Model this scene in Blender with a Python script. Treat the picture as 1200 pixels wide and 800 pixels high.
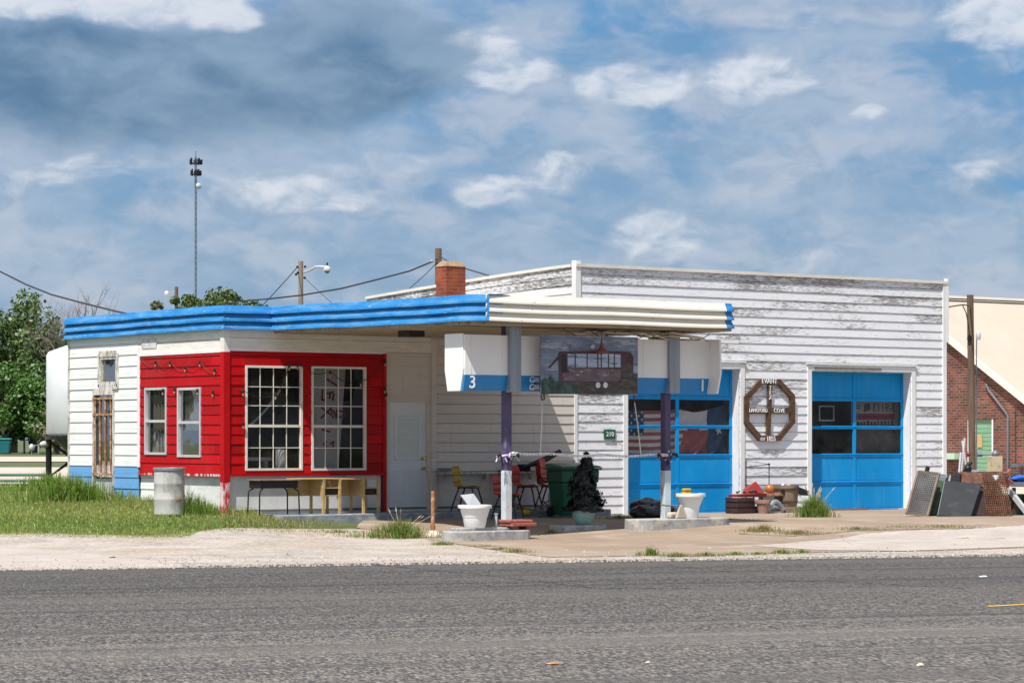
import bpy, math, random
import numpy as np
from mathutils import Vector, Matrix

random.seed(7)
np.random.seed(7)
S = bpy.context.scene
for o in list(bpy.data.objects):
    bpy.data.objects.remove(o)
COL = S.collection

# ------------------------------------------------------------------ camera
F = 3200.0; HZ = 515.0; CZ = 1.53
CAMX, CAMY = -25.15, -43.53
FW = (0.5882, 0.8087); RT = (0.8087, -0.5882)
cd = bpy.data.cameras.new('camera')
cam = bpy.data.objects.new('camera', cd); COL.objects.link(cam)
cam.location = (CAMX, CAMY, CZ)
cam.rotation_euler = (math.radians(90), 0, -math.atan2(FW[0], FW[1]))
cd.sensor_width = 36; cd.lens = F / 1200 * 36
cd.shift_y = (HZ - 400) / 1200
cd.clip_start = 0.5; cd.clip_end = 5000
S.camera = cam
S.render.resolution_x = 1024; S.render.resolution_y = 682

# ------------------------------------------------------------------ node helpers
class NT:
    def __init__(s, tree): s.t = tree; s.l = tree.links
    def n(s, typ, **kw):
        nd = s.t.nodes.new(typ)
        for k, v in kw.items():
            if k.startswith('i_'):
                key = k[2:]; key = int(key) if key.isdigit() else key.replace('_', ' ')
                s.put(nd.inputs[key], v)
            else: setattr(nd, k, v)
        return nd
    def put(s, inp, v):
        if isinstance(v, bpy.types.NodeSocket): s.l.new(v, inp)
        else: inp.default_value = v
    def m(s, op, a, b=0.0, c=0.0, clamp=False):
        nd = s.t.nodes.new('ShaderNodeMath'); nd.operation = op; nd.use_clamp = clamp
        for i, v in enumerate((a, b, c)): s.put(nd.inputs[i], v)
        return nd.outputs[0]
    def vm(s, op, a, b=(0, 0, 0)):
        nd = s.t.nodes.new('ShaderNodeVectorMath'); nd.operation = op
        s.put(nd.inputs[0], a); s.put(nd.inputs[1], b)
        return nd.outputs['Value'] if op == 'DOT_PRODUCT' else nd.outputs[0]
    def xyz(s, x, y, z):
        nd = s.t.nodes.new('ShaderNodeCombineXYZ')
        for i, v in enumerate((x, y, z)): s.put(nd.inputs[i], v)
        return nd.outputs[0]
    def sep(s, v):
        nd = s.t.nodes.new('ShaderNodeSeparateXYZ'); s.put(nd.inputs[0], v); return nd.outputs
    def noise(s, vec, scale, detail=4.0, rough=0.55, dist=0.0):
        nd = s.t.nodes.new('ShaderNodeTexNoise'); s.put(nd.inputs['Vector'], vec)
        s.put(nd.inputs['Scale'], scale); nd.inputs['Detail'].default_value = detail
        nd.inputs['Roughness'].default_value = rough; nd.inputs['Distortion'].default_value = dist
        return nd.outputs['Fac']
    def ss(s, x, lo, hi, a=0.0, b=1.0):
        nd = s.t.nodes.new('ShaderNodeMapRange'); nd.interpolation_type = 'SMOOTHSTEP'
        for i, v in enumerate((x, lo, hi, a, b)): s.put(nd.inputs[i], v)
        return nd.outputs[0]
    def mix(s, f, a, b, mode='MIX'):
        nd = s.t.nodes.new('ShaderNodeMix'); nd.data_type = 'RGBA'; nd.blend_type = mode
        s.put(nd.inputs['Factor'], f)
        for i, v in ((6, a), (7, b)):
            if isinstance(v, tuple) and len(v) == 3: v = (*v, 1)
            s.put(nd.inputs[i], v)
        return nd.outputs[2]

def lin(r, g, b):
    f = lambda c: (c / 255 / 12.92) if c / 255 <= .04045 else ((c / 255 + .055) / 1.055) ** 2.4
    return (f(r), f(g), f(b))

# ------------------------------------------------------------------ world
SUN = Vector((-0.50, -0.25, 1.0)).normalized()      # towards the sun
EXPO = 0.3; WST = 0.1
w = bpy.data.worlds.new('World'); S.world = w; w.use_nodes = True
t = NT(w.node_tree); w.node_tree.nodes.clear()
sky = t.n('ShaderNodeTexSky'); sky.sky_type = 'NISHITA'; sky.sun_disc = False
sky.sun_elevation = math.asin(SUN.z); sky.sun_rotation = math.atan2(SUN.x, SUN.y)
tc = t.n('ShaderNodeTexCoord').outputs['Generated']
d = t.vm('NORMALIZE', tc)
dr = t.vm('DOT_PRODUCT', d, (RT[0], RT[1], 0)); df = t.vm('DOT_PRODUCT', d, (FW[0], FW[1], 0))
az = t.m('MULTIPLY', t.m('ARCTAN2', dr, df), 32.0)          # hundreds of photo pixels right of centre
el = t.m('MULTIPLY', t.m('ARCSINE', t.sep(d)[2]), 32.0)     # hundreds of photo pixels above horizon
P = t.xyz(az, t.m('MULTIPLY', el, 1.9), 0.0)
wob = t.n('ShaderNodeTexNoise', i_Vector=P, i_Scale=0.9, i_Detail=2.5).outputs['Color']
P2 = t.vm('ADD', P, t.vm('SCALE', t.vm('SUBTRACT', wob, (.5, .5, .5))))
P2.node.inputs[1].default_value = (0, 0, 0)
sc_ = P2.node.inputs[1].links[0].from_node; sc_.inputs['Scale'].default_value = .8
n1 = t.noise(P2, 0.42, 7, 0.56)
n2 = t.noise(t.vm('ADD', P2, (13.1, 4.2, 0)), 0.9, 8, 0.52)
n3 = t.noise(t.vm('ADD', P2, (3.1, 14.2, 5)), 0.25, 4, 0.5)
sx = t.sep(P2)
PX = sx[0]; PY = sx[1]
def blob(cx, cy, rx, ry, amp, soft=1.0):
    # centre and radii in photo pixels
    x = t.m('DIVIDE', t.m('SUBTRACT', PX, (cx - 600) / 100), rx / 100)
    y = t.m('DIVIDE', t.m('SUBTRACT', PY, (HZ - cy) / 100 * 1.9), ry / 100 * 1.9)
    q = t.m('ADD', t.m('MULTIPLY', x, x), t.m('MULTIPLY', y, y))
    return t.m('MULTIPLY', t.ss(q, 1.4 * soft, 0.1), amp)
def addall(l):
    r = l[0]
    for v in l[1:]: r = t.m('ADD', r, v)
    return r
K = 1.0 / (WST * 2 ** EXPO)
def sc(c, k=1.0): return tuple(v * K * k for v in lin(*c))
OFFL = (-0.10, 0.16, 0.0)                                   # towards the light, in the same units
n2b = t.noise(t.vm('ADD', P2, (13.1 + OFFL[0], 4.2 + OFFL[1], 0)), 0.9, 8, 0.52)
n4 = t.noise(t.vm('ADD', P2, (31.0, 2.0, 3)), 2.1, 7, 0.55)
n4b = t.noise(t.vm('ADD', P2, (31.0 + OFFL[0] * .6, 2.0 + OFFL[1] * .6, 3)), 2.1, 7, 0.55)
base = t.mix(t.ss(el, 0.3, 5.0), sc((143, 170, 198)), sc((98, 150, 197)))
base = t.mix(t.m('MULTIPLY', t.ss(n3, 0.52, 0.66), 0.6), base, sc((60, 148, 208)))
veil = t.mix(t.ss(n1, 0.38, 0.60), base, sc((163, 183, 208)))
veil = t.mix(t.m('MULTIPLY', t.ss(n2, 0.44, 0.66), .75), veil, sc((190, 199, 216)))
veil = t.mix(t.m('MULTIPLY', t.ss(n4, 0.46, 0.70), .42), veil, sc((122, 155, 188)))
relief = t.m('MULTIPLY', t.m('ADD', t.m('SUBTRACT', n2, n2b), t.m('MULTIPLY', t.m('SUBTRACT', n4, n4b), .35)), 2.2)
# heavy grey cloud bank, upper left
dark = addall([blob(190, 112, 330, 74, 1.15), blob(400, 66, 190, 66, .95), blob(60, 74, 240, 60, .8)])
dD = t.m('ADD', dark, t.m('MULTIPLY', t.m('SUBTRACT', n2, .5), 1.3))
dk = t.ss(dD, .0, 1.15, 0, .92)
dcol = t.mix(t.ss(t.m('ADD', t.m('MULTIPLY', n2, .6), t.m('MULTIPLY', n1, .5)), .38, .72), sc((74, 111, 148)), sc((132, 160, 188)))
c1 = t.mix(dk, veil, dcol)
# bright cumulus heads
lit = addall([blob(90, 6, 260, 34, 1.1), blob(262, 24, 40, 22, .8), blob(30, 222, 90, 20, .5), blob(100, 203, 80, 22, .55),
              blob(300, 225, 150, 30, .42), blob(400, 235, 120, 24, .38),
              blob(605, 82, 62, 30, .95), blob(736, 104, 80, 28, .8), blob(885, 90, 72, 34, 1.0), blob(1160, 32, 84, 40, 1.1),
              blob(575, 226, 58, 26, .8), blob(660, 205, 54, 24, .75), blob(775, 272, 66, 44, .62), blob(1008, 141, 24, 10, .75),
              blob(560, 45, 60, 20, .5), blob(940, 30, 100, 22, .42), blob(1150, 208, 60, 16, .5), blob(980, 300, 120, 24, .36),
              blob(420, 190, 140, 20, .40)])
lD = t.m('ADD', lit, t.m('ADD', t.m('MULTIPLY', t.m('SUBTRACT', n2, .5), 1.5), t.m('MULTIPLY', t.m('SUBTRACT', n4, .5), .9)))
al_ = t.m('MULTIPLY', t.ss(lD, .05, .85), t.ss(lit, .0, .55))
lsh = t.ss(t.m('ADD', relief, t.m('MULTIPLY', lD, .8)), -.05, 1.15)
lcol = t.mix(lsh, sc((150, 172, 200)), sc((230, 234, 242)))
c2 = t.mix(t.m('MULTIPLY', al_, .85), c1, lcol)
# away from the horizon the real sky takes over, with broken white cloud
hi = t.mix(t.ss(n1, 0.40, 0.62), sky.outputs[0], (6.2, 6.4, 6.8))
final = t.mix(t.ss(el, 6.5, 14.0), t.mix(0.1, c2, sky.outputs[0]), hi)
bg = t.n('ShaderNodeBackground', i_Color=final, i_Strength=WST)
t.l.new(bg.outputs[0], t.n('ShaderNodeOutputWorld').inputs[0])

sl = bpy.data.lights.new('sun', 'SUN'); sl.energy = 5.0; sl.angle = math.radians(0.6); sl.color = (1, 0.965, 0.91)
so = bpy.data.objects.new('sun', sl); COL.objects.link(so)
so.rotation_euler = SUN.to_track_quat('Z', 'Y').to_euler(); so.location = (-20, -20, 40)
S.view_settings.view_transform = 'Standard'; S.view_settings.look = 'None'
S.view_settings.exposure = EXPO; S.view_settings.gamma = 1; S.view_settings.use_curve_mapping = False
S.render.engine = 'CYCLES'
S.cycles.max_bounces = 8; S.cycles.transparent_max_bounces = 12

# ------------------------------------------------------------------ picture <-> place
def W(X, Y, z=0.0): return Vector((CAMX + X * RT[0] + Y * FW[0], CAMY + X * RT[1] + Y * FW[1], z))
def camsp(x, y):
    dx, dy = x - CAMX, y - CAMY
    return dx * RT[0] + dy * RT[1], dx * FW[0] + dy * FW[1]
def lerp(x, xs, ys): return float(np.interp(x, xs, ys))
def G(X, Y):
    r = lerp(Y, [0, 40, 44, 46.5, 49, 52, 56, 70, 85, 120, 200, 900], [-.15, -.15, -.165, -.16, .02, .04, 0, .05, .18, .4, .5, .5])
    l = lerp(Y, [0, 40, 43, 46.5, 50, 55, 62, 900], [-.15, -.15, -.14, -.06, .18, .45, .5, .5])
    p = 600 + F * X / max(Y, 5)
    s = min(max((430 - p) / 190, 0), 1); s = s * s * (3 - 2 * s)
    return r * (1 - s) + l * s
def Gw(x, y): return G(*camsp(x, y))
def at(px, py, Y): return W((px - 600) / F * Y, Y, CZ - (py - HZ) / F * Y)
def hit(px, py):
    lo, hi_ = 5.0, 900.0; k = (px - 600) / F
    prev = 10.0
    Y = 10.0
    while Y < 900:
        z = CZ - (py - HZ) / F * Y
        if z <= G(k * Y, Y): break
        prev = Y; Y *= 1.004
    return W(k * Y, Y, G(k * Y, Y))
def onf(px, py=None, y=0.0):          # a plane parallel to the front walls
    k = (px - 600) / F; dy = k * RT[1] + FW[1]; Y = (y - CAMY) / dy
    x = CAMX + Y * (k * RT[0] + FW[0])
    return x if py is None else (x, CZ - (py - HZ) / F * Y)
def onl(px, py=None, x=0.0):          # a plane parallel to the side walls
    k = (px - 600) / F; dx = k * RT[0] + FW[0]; Y = (x - CAMX) / dx
    y = CAMY + Y * (k * RT[1] + FW[1])
    return y if py is None else (y, CZ - (py - HZ) / F * Y)

# ------------------------------------------------------------------ materials
def mat(name, col, rough=.6, metal=0.0, var=.12, scale=2.5, stretch=(1, 1, 1), bump=0.0, bscale=30.0, layers=(), obj=False, spec=None, trans=0.0):
    m = bpy.data.materials.new(name); m.use_nodes = True
    t = NT(m.node_tree); b = m.node_tree.nodes['Principled BSDF']
    p = t.n('ShaderNodeTexCoord').outputs['Object'] if obj else t.n('ShaderNodeNewGeometry').outputs['Position']
    ps = t.vm('MULTIPLY', p, stretch)
    n = t.noise(ps, scale, 5, .6)
    k = t.ss(n, .25, .75, 1 - var, 1 + var)
    c = t.mix(1.0, (*col, 1), t.xyz(k, k, k), 'MULTIPLY')
    for (lc, ls, st, lo, hi_, amt) in layers:
        q = t.noise(t.vm('ADD', t.vm('MULTIPLY', p, st), (ls * 3.3, 7.7, ls)), ls, 6, .65)
        c = t.mix(t.m('MULTIPLY', t.ss(q, lo, hi_), amt), c, (*lc, 1))
    t.put(b.inputs['Base Color'], c)
    b.inputs['Roughness'].default_value = rough; b.inputs['Metallic'].default_value = metal
    if spec is not None: b.inputs['Specular IOR Level'].default_value = spec
    if bump:
        bn = t.n('ShaderNodeBump', i_Strength=min(bump * 1.0, 1.0), i_Distance=.02, i_Height=t.noise(ps, bscale, 5, .65))
        t.l.new(bn.outputs[0], b.inputs['Normal'])
    return m
def siding_mat(name, paint, wood, amount, topz=None, pitch=.183, z0=0.0, rough=.55, axis=0, dirt=.12, spec=.35, vary=.09):
    """painted boards, paint worn off in streaks along the grain, each board different"""
    m = bpy.data.materials.new(name); m.use_nodes = True
    t = NT(m.node_tree); b = m.node_tree.nodes['Principled BSDF']
    p = t.n('ShaderNodeNewGeometry').outputs['Position']; s = t.sep(p)
    a = t.m('ADD', s[0], s[1]); z = s[2]
    row = t.m('FLOOR', t.m('DIVIDE', t.m('SUBTRACT', z, z0), pitch))
    q = t.xyz(a, t.m('MULTIPLY', row, 3.7), t.m('MULTIPLY', z, 1.0))
    rnd = t.n('ShaderNodeTexWhiteNoise', noise_dimensions='2D', i_Vector=t.xyz(row, t.m('FLOOR', t.m('DIVIDE', t.m('ADD', a, t.m('MULTIPLY', row, 1.37)), 3.1)), 0)).outputs['Value']
    big = t.noise(t.vm('MULTIPLY', q, (.35, .5, .8)), 1.0, 3, .5)
    fine = t.noise(t.vm('MULTIPLY', q, (3.2, 1, 24)), 2.0, 8, .76)
    grain = t.noise(t.vm('MULTIPLY', q, (1.5, 1, 90)), 2.0, 4, .7)
    thr = t.m('SUBTRACT', 0.69, t.m('MULTIPLY', t.ss(big, .35, .75), .16 * amount))
    thr = t.m('SUBTRACT', thr, t.m('MULTIPLY', rnd, .05 * amount))
    if topz:
        thr = t.m('SUBTRACT', thr, t.m('MULTIPLY', t.ss(z, topz - 1.1, topz), .07 * amount))
    chip = t.ss(fine, thr, t.m('ADD', thr, .035))
    if amount <= 0: chip = t.m('MULTIPLY', chip, 0.0)
    frac = t.m('FRACT', t.m('DIVIDE', t.m('SUBTRACT', z, z0), pitch))
    edge = t.m('MULTIPLY', t.ss(frac, .16, .02), t.ss(t.noise(q, 2.5, 5, .7), .35, .7))
    kk = t.m('ADD', t.m('MULTIPLY', rnd, vary), t.ss(grain, .3, .7, .94 - vary, 1.03 - vary))
    c = t.mix(1.0, (*paint, 1), t.xyz(kk, kk, kk), 'MULTIPLY')
    c = t.mix(t.m('MULTIPLY', edge, .45), c, (*tuple(v * .45 for v in paint), 1))
    c = t.mix(t.m('MULTIPLY', t.ss(t.noise(t.vm('MULTIPLY', p, (1, 1, .35)), 1.3, 5, .6), .5, .8), dirt), c, (.22, .19, .15, 1))
    wc = t.mix(grain, (*tuple(v * .55 for v in wood), 1), (*tuple(min(v * 1.5, 1) for v in wood), 1))
    film = t.m('MULTIPLY', t.ss(fine, t.m('SUBTRACT', thr, .10), thr), .28 * min(amount, 1))
    c = t.mix(film, c, (*tuple(v * 1.9 for v in wood), 1))
    c = t.mix(t.m('MULTIPLY', chip, .88), c, wc)
    nx_ = t.m('FRACT', t.m('DIVIDE', a, .61)); nail = t.m('MULTIPLY', t.m('MULTIPLY', t.ss(nx_, .024, .008), t.ss(t.m('ABSOLUTE', t.m('SUBTRACT', frac, .22)), .05, .02)), .55)
    c = t.mix(nail, c, (.16, .10, .07, 1))
    drip = t.m('MULTIPLY', t.ss(t.noise(t.xyz(t.m('MULTIPLY', a, 9.0), t.m('MULTIPLY', z, .9), 0), 1.0, 4, .6), .56, .74), dirt * 1.6)
    c = t.mix(drip, c, (*tuple(v * .55 + .03 for v in paint), 1))
    t.put(b.inputs['Base Color'], c); b.inputs['Roughness'].default_value = rough; b.inputs['Specular IOR Level'].default_value = spec
    h = t.m('SUBTRACT', t.m('MULTIPLY', grain, .35), t.m('MULTIPLY', chip, .8))
    bn = t.n('ShaderNodeBump', i_Strength=.5, i_Distance=.006, i_Height=h)
    t.l.new(bn.outputs[0], b.inputs['Normal'])
    return m
def glass_mat(name, tint=.8, rough=.02, refl=.4):
    m = bpy.data.materials.new(name); m.use_nodes = True
    t = NT(m.node_tree); m.node_tree.nodes.clear()
    tr = t.n('ShaderNodeBsdfTransparent', i_Color=(tint, tint, tint, 1))
    p = t.n('ShaderNodeNewGeometry').outputs['Position']
    bn = t.n('ShaderNodeBump', i_Strength=.12, i_Distance=.02, i_Height=t.noise(p, 1.4, 2, .5))
    gl = t.n('ShaderNodeBsdfGlossy', i_Color=(1, 1, 1, 1), i_Roughness=rough, i_Normal=bn.outputs[0])
    df_ = t.n('ShaderNodeBsdfDiffuse', i_Color=(.30, .28, .25, 1))
    fr = t.n('ShaderNodeFresnel', i_IOR=1.5)
    a = t.n('ShaderNodeMixShader', i_0=t.m('MULTIPLY', fr.outputs[0], refl)); t.l.new(tr.outputs[0], a.inputs[1]); t.l.new(gl.outputs[0], a.inputs[2])
    dust = t.ss(t.noise(p, 2.2, 6, .65), .4, .85, .02, .12)
    b = t.n('ShaderNodeMixShader', i_0=dust); t.l.new(a.outputs[0], b.inputs[1]); t.l.new(df_.outputs[0], b.inputs[2])
    t.l.new(b.outputs[0], t.n('ShaderNodeOutputMaterial').inputs[0])
    return m
def attr_mat(name, rough=.7, trans=.35):
    """foliage: colour per blade or leaf comes from a colour attribute; some light passes through"""
    m = bpy.data.materials.new(name); m.use_nodes = True
    t = NT(m.node_tree); m.node_tree.nodes.clear()
    c = t.n('ShaderNodeAttribute', attribute_name='tint').outputs['Color']
    a = t.n('ShaderNodeBsdfDiffuse', i_Color=c); b = t.n('ShaderNodeBsdfTranslucent', i_Color=c)
    g = t.n('ShaderNodeBsdfGlossy', i_Color=(1, 1, 1, 1), i_Roughness=.5)
    x = t.n('ShaderNodeMixShader', i_0=trans); t.l.new(a.outputs[0], x.inputs[1]); t.l.new(b.outputs[0], x.inputs[2])
    y = t.n('ShaderNodeMixShader', i_0=.04); t.l.new(x.outputs[0], y.inputs[1]); t.l.new(g.outputs[0], y.inputs[2])
    t.l.new(y.outputs[0], t.n('ShaderNodeOutputMaterial').inputs[0])
    return m

WHT = (.78, .78, .77)
M = {}
M['garage_siding'] = siding_mat('weathered_white_boards', (.82, .835, .86), (.24, .22, .21), 1.26, topz=5.0, z0=.02, pitch=.186, dirt=.05, vary=.05)
M['parapet_siding'] = siding_mat('peeling_parapet_boards', (.78, .79, .81), (.12, .11, .10), 1.5, topz=5.0, z0=.02)
M['office_siding'] = siding_mat('clean_white_siding', (.82, .82, .80), (.5, .48, .44), 0.15, pitch=.216, dirt=.10)
M['shade_siding'] = siding_mat('dull_white_boards', (.64, .59, .53), (.25, .22, .18), .6, pitch=.183, dirt=.25)  # white boards with the canopy shade put into a darker, warmer colour
M['blue_siding'] = siding_mat('blue_painted_siding', (.14, .36, .66), (.5, .6, .7), .2, pitch=.216)
M['red_siding'] = siding_mat('red_painted_boards', (.50, .002, .005), (.30, .02, .02), .55, pitch=.181, z0=.9, rough=.5, dirt=.10, spec=.2, vary=.40)
M['frieze'] = mat('cream_white_frieze', (.72, .69, .62), .6, var=.1, stretch=(1, 1, 6), layers=[((.4, .38, .34), 3, (1, 1, 5), .55, .75, .5)])
M['white'] = mat('white_trim_paint', (.76, .76, .75), .5, var=.08, stretch=(3, 3, .8), layers=[((.3, .27, .23), 5, (2, 2, .5), .62, .75, .6)])
M['oldwhite'] = mat('cracked_white_paint', (.62, .59, .54), .7, var=.15, layers=[((.2, .17, .14), 9, (2, 2, .6), .45, .62, .8)], bump=.4)
M['plinth'] = mat('white_plinth_panel', (.72, .73, .72), .65, var=.1, layers=[((.35, .36, .33), 2.5, (1, 1, 2), .52, .75, .5)], bump=.15)
M['red'] = mat('red_trim_paint', (.45, .003, .006), .5, var=.12, spec=.2)
M['wornred'] = mat('worn_red_over_white', (.52, .012, .02), .5, var=.15, layers=[((.74, .62, .62), 7, (1.5, 1.5, .35), .46, .56, .95)])
def worn_post(name):
    m = M['wornred'] 
    return m
M['blue'] = mat('blue_door_paint', (.001, .27, .64), .5, var=.08, scale=1.2, spec=.25, layers=[((.05, .33, .64), 2.2, (1.5, 1.5, .4), .5, .75, .6), ((.02, .13, .30), 5, (2.5, 2.5, .35), .62, .76, .45), ((.22, .30, .36), 17, (1, 1, .6), .68, .73, .6)])
M['fasciablue'] = mat('faded_blue_fascia', (.020, .19, .47), .65, spec=.2, var=.2, scale=1.5, stretch=(.6, .6, 5), layers=[((.13, .32, .54), 1.6, (1, 1, 7), .42, .72, .7), ((.42, .40, .34), 6, (.9, .9, 3), .63, .69, .8), ((.01, .10, .32), 2.5, (.7, .7, 6), .55, .7, .6), ((.10, .13, .17), 3, (5, 5, .8), .60, .78, .45), ((.30, .45, .60), 11, (.5, .5, 5), .62, .72, .4)])
M['fasciawhite'] = mat('cream_fascia_paint', (.74, .70, .60), .5, var=.07, stretch=(.6, .6, 5), layers=[((.62, .42, .16), 1.6, (.6, .6, 3), .62, .78, .4), ((.10, .10, .11), 8, (.7, .7, 2.2), .66, .69, .9), ((.42, .36, .28), 3, (6, 6, .6), .58, .80, .5), ((.50, .44, .34), 1.2, (1, 1, 6), .52, .72, .35)])
M['ceiling'] = mat('beige_soffit_boards', (.34, .28, .20), .8, var=.2, scale=1.2, stretch=(.4, 3, 1), layers=[((.16, .11, .07), 1.1, (1, .7, 1), .52, .72, .7)], bump=.2)
M['torn'] = mat('torn_cream_boards', (.55, .48, .36), .8, var=.3, scale=4, layers=[((.12, .08, .05), 3, (1, 1, 1), .5, .65, .9)])
M['frame'] = mat('cream_window_frame', (.72, .69, .61), .5, var=.1, layers=[((.4, .33, .25), 8, (1, 1, .4), .6, .72, .6)])
M['alum'] = mat('aluminium_window_frame', (.62, .64, .66), .4, metal=.3, var=.08)
M['glass'] = glass_mat('window_glass')
M['darkglass'] = glass_mat('garage_glass', .86, .01)
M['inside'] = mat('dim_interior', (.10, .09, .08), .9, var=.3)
M['insidefloor'] = mat('interior_floor', (.14, .13, .12), .8)
M['curtain'] = mat('olive_curtain', (.16, .15, .11), .9, var=.3, scale=6, stretch=(8, 8, .2))
M['doorpaint'] = mat('grey_door_paint', (.62, .66, .68), .45, var=.05)
M['doorpane'] = mat('door_blind', (.52, .58, .56), .25, var=.06, stretch=(1, 1, 8))
M['brass'] = mat('brass', (.62, .38, .08), .3, metal=1)
M['purple'] = mat('purple_post_paint', (.075, .055, .13), .5, var=.2, layers=[((.25, .22, .32), 8, (1, 1, .5), .6, .7, .5)])
M['postwhite'] = mat('scraped_pale_post', (.52, .60, .63), .6, var=.15, layers=[((.22, .17, .14), 7, (1.4, 1.4, .5), .54, .64, .8), ((.6, .56, .46), 4, (1, 1, .4), .55, .66, .7)])
M['sleeve'] = mat('galvanised_sleeve', (.30, .33, .36), .45, metal=.5, var=.15, stretch=(6, 6, .4))
M['rust'] = mat('rust', (.10, .04, .022), .85, var=.4, scale=8, bump=.5, layers=[((.20, .09, .04), 12, (1, 1, 1), .52, .66, .7)])
M['signwhite'] = mat('white_sign_box', (.78, .78, .76), .4, var=.04, layers=[((.55, .50, .30), 2.2, (1, 1, 1), .68, .78, .5)])
M['signblue'] = mat('blue_sign_band', (.005, .20, .50), .35, var=.06)
M['text'] = mat('white_lettering', (.82, .83, .83), .4, var=.02)
M['signgreen'] = mat('green_number_sign', (.01, .10, .05), .4, var=.05)
M['brownwood'] = mat('brown_stained_wood', (.085, .045, .022), .65, var=.35, scale=5, stretch=(1, 1, 2), bump=.3, layers=[((.22, .15, .09), 9, (1, 1, .5), .6, .72, .6)])
M['wood'] = mat('old_bare_wood', (.19, .14, .10), .85, var=.35, scale=5, stretch=(1, 1, .3), bump=.4)
M['polewood'] = mat('utility_pole_wood', (.14, .095, .065), .9, var=.35, scale=4, stretch=(6, 6, .35), bump=.5)
M['palepole'] = mat('grey_pole_wood', (.27, .21, .165), .9, var=.25, scale=4, stretch=(6, 6, .35), bump=.5)
M['deskwood'] = mat('blond_plywood', (.50, .34, .15), .5, var=.15, scale=3, stretch=(1, 1, 4))
M['black'] = mat('black_plastic', (.012, .012, .013), .45, var=.3)
M['blackmetal'] = mat('black_metal', (.02, .02, .022), .4, metal=.4, var=.2)
M['bag'] = mat('black_rubbish_bag', (.008, .008, .009), .22, var=.3, bump=.8, bscale=12)
M['blackpanel'] = mat('scuffed_black_panel', (.018, .02, .023), .45, var=.3, layers=[((.07, .075, .08), 3, (1, 1, 2), .5, .75, .8)])
M['drum'] = mat('galvanised_drum', (.50, .49, .47), .6, metal=.0, var=.12, layers=[((.30, .28, .26), 2.2, (1.2, 1.2, .7), .5, .6, .7), ((.42, .25, .13), 2.4, (1, 1, 2.4), .60, .68, .8), ((.62, .62, .61), 3, (1, 1, .5), .55, .65, .6)])
M['yellowplastic'] = mat('mustard_plastic', (.50, .33, .03), .45, var=.15)
M['redplastic'] = mat('red_orange_plastic', (.52, .035, .018), .42, var=.15)
M['greenbin'] = mat('green_bin_plastic', (.006, .115, .06), .42, var=.1)
M['tealbin'] = mat('teal_bin_plastic', (.01, .16, .17), .5, var=.1)
M['tealpot'] = mat('pale_teal_glaze', (.26, .47, .43), .35, var=.1)
M['xmas'] = attr_mat('dark_tree_needles', trans=.05)
M['potwhite'] = mat('white_planter_plastic', (.76, .76, .74), .4, var=.05, layers=[((.42, .36, .28), 3, (1, 1, .6), .62, .8, .5)])
M['soil'] = mat('dry_soil', (.12, .09, .06), .95, var=.3, scale=15)
M['concrete'] = mat('painted_kerb_concrete', (.34, .34, .33), .85, var=.25, scale=4, bump=.4, layers=[((.50, .46, .38), 5, (1, 1, 1), .5, .62, .8), ((.17, .19, .22), 7, (1, 1, 1), .54, .66, .7)])
M['step'] = mat('blue_grey_step', (.24, .27, .31), .85, var=.25, scale=5, bump=.3, layers=[((.42, .42, .40), 4, (1, 1, 2), .5, .64, .7)])
M['terracotta'] = mat('terracotta', (.33, .20, .16), .8, var=.15)
M['brickred'] = mat('brick_red_paint', (.33, .10, .075), .7, var=.2, layers=[((.5, .3, .25), 10, (1, 1, 1), .56, .68, .7)])
M['rustpipe'] = mat('rusty_orange_pipe', (.36, .15, .06), .8, var=.3, scale=10, layers=[((.62, .50, .40), 9, (1, 1, 1), .5, .62, .8)])
M['conebase'] = mat('chalky_concrete_base', (.58, .50, .40), .85, var=.15, scale=8, bump=.3, layers=[((.40, .20, .09), 9, (1, 1, 1), .6, .7, .7)])
M['rope'] = mat('white_twisted_tinsel', (.72, .74, .80), .4, var=.3, scale=14)
M['cord'] = mat('pale_cord', (.6, .58, .54), .7)
M['ribbon'] = mat('lilac_ribbon', (.5, .42, .6), .6, var=.3, scale=20)
M['cable'] = mat('black_cable', (.02, .02, .022), .6)
M['capstone'] = mat('tan_cement_cap', (.30, .21, .13), .9, var=.25, scale=8)
M['tank'] = mat('translucent_white_tank', (.70, .72, .73), .35, var=.04)
M['tankcone'] = mat('green_tank_cone', (.045, .085, .045), .5, var=.2)
M['patch'] = mat('ghost_lettering', (.60, .60, .58), .6, var=.15, scale=9, layers=[((.30, .34, .40), 14, (1, 1, .6), .5, .62, .8)])
M['gas'] = mat('pale_grey_metal', (.5, .51, .52), .5, metal=.2)
M['redcar'] = mat('red_car_paint', (.40, .05, .02), .3, spec=.6)
M['greenpipe'] = mat('green_pipe_paint', (.02, .10, .07), .5)
M['towersteel'] = mat('galvanised_tower_steel', (.16, .19, .24), .6, metal=.2)
M['lamp'] = mat('pale_lamp_metal', (.66, .66, .66), .4, metal=.3)
M['bulb'] = mat('amber_glass_bulb', (.42, .24, .15), .2)
M['orange'] = mat('orange_ceramic', (.40, .13, .03), .4)
M['yellowbox'] = mat('yellow_tin', (.72, .45, .02), .4)
M['straw'] = mat('beige_broom_bristle', (.40, .35, .27), .9, var=.3, scale=20, stretch=(6, 6, .5))
M['redtool'] = mat('red_tool_tray', (.24, .02, .015), .45, var=.2)
M['crate'] = mat('dark_brown_crate', (.04, .02, .018), .7, var=.4)
M['grate'] = mat('grey_metal_grate', (.16, .16, .155), .55, metal=.4, var=.3)
M['mint'] = mat('mint_paint', (.42, .58, .45), .5, var=.08)
M['greendoor'] = mat('green_plank_door', (.19, .36, .22), .55, var=.1, stretch=(1, 1, 5))
M['galv'] = mat('grey_steel_beam', (.17, .18, .20), .5, metal=.4, var=.15)
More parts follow.
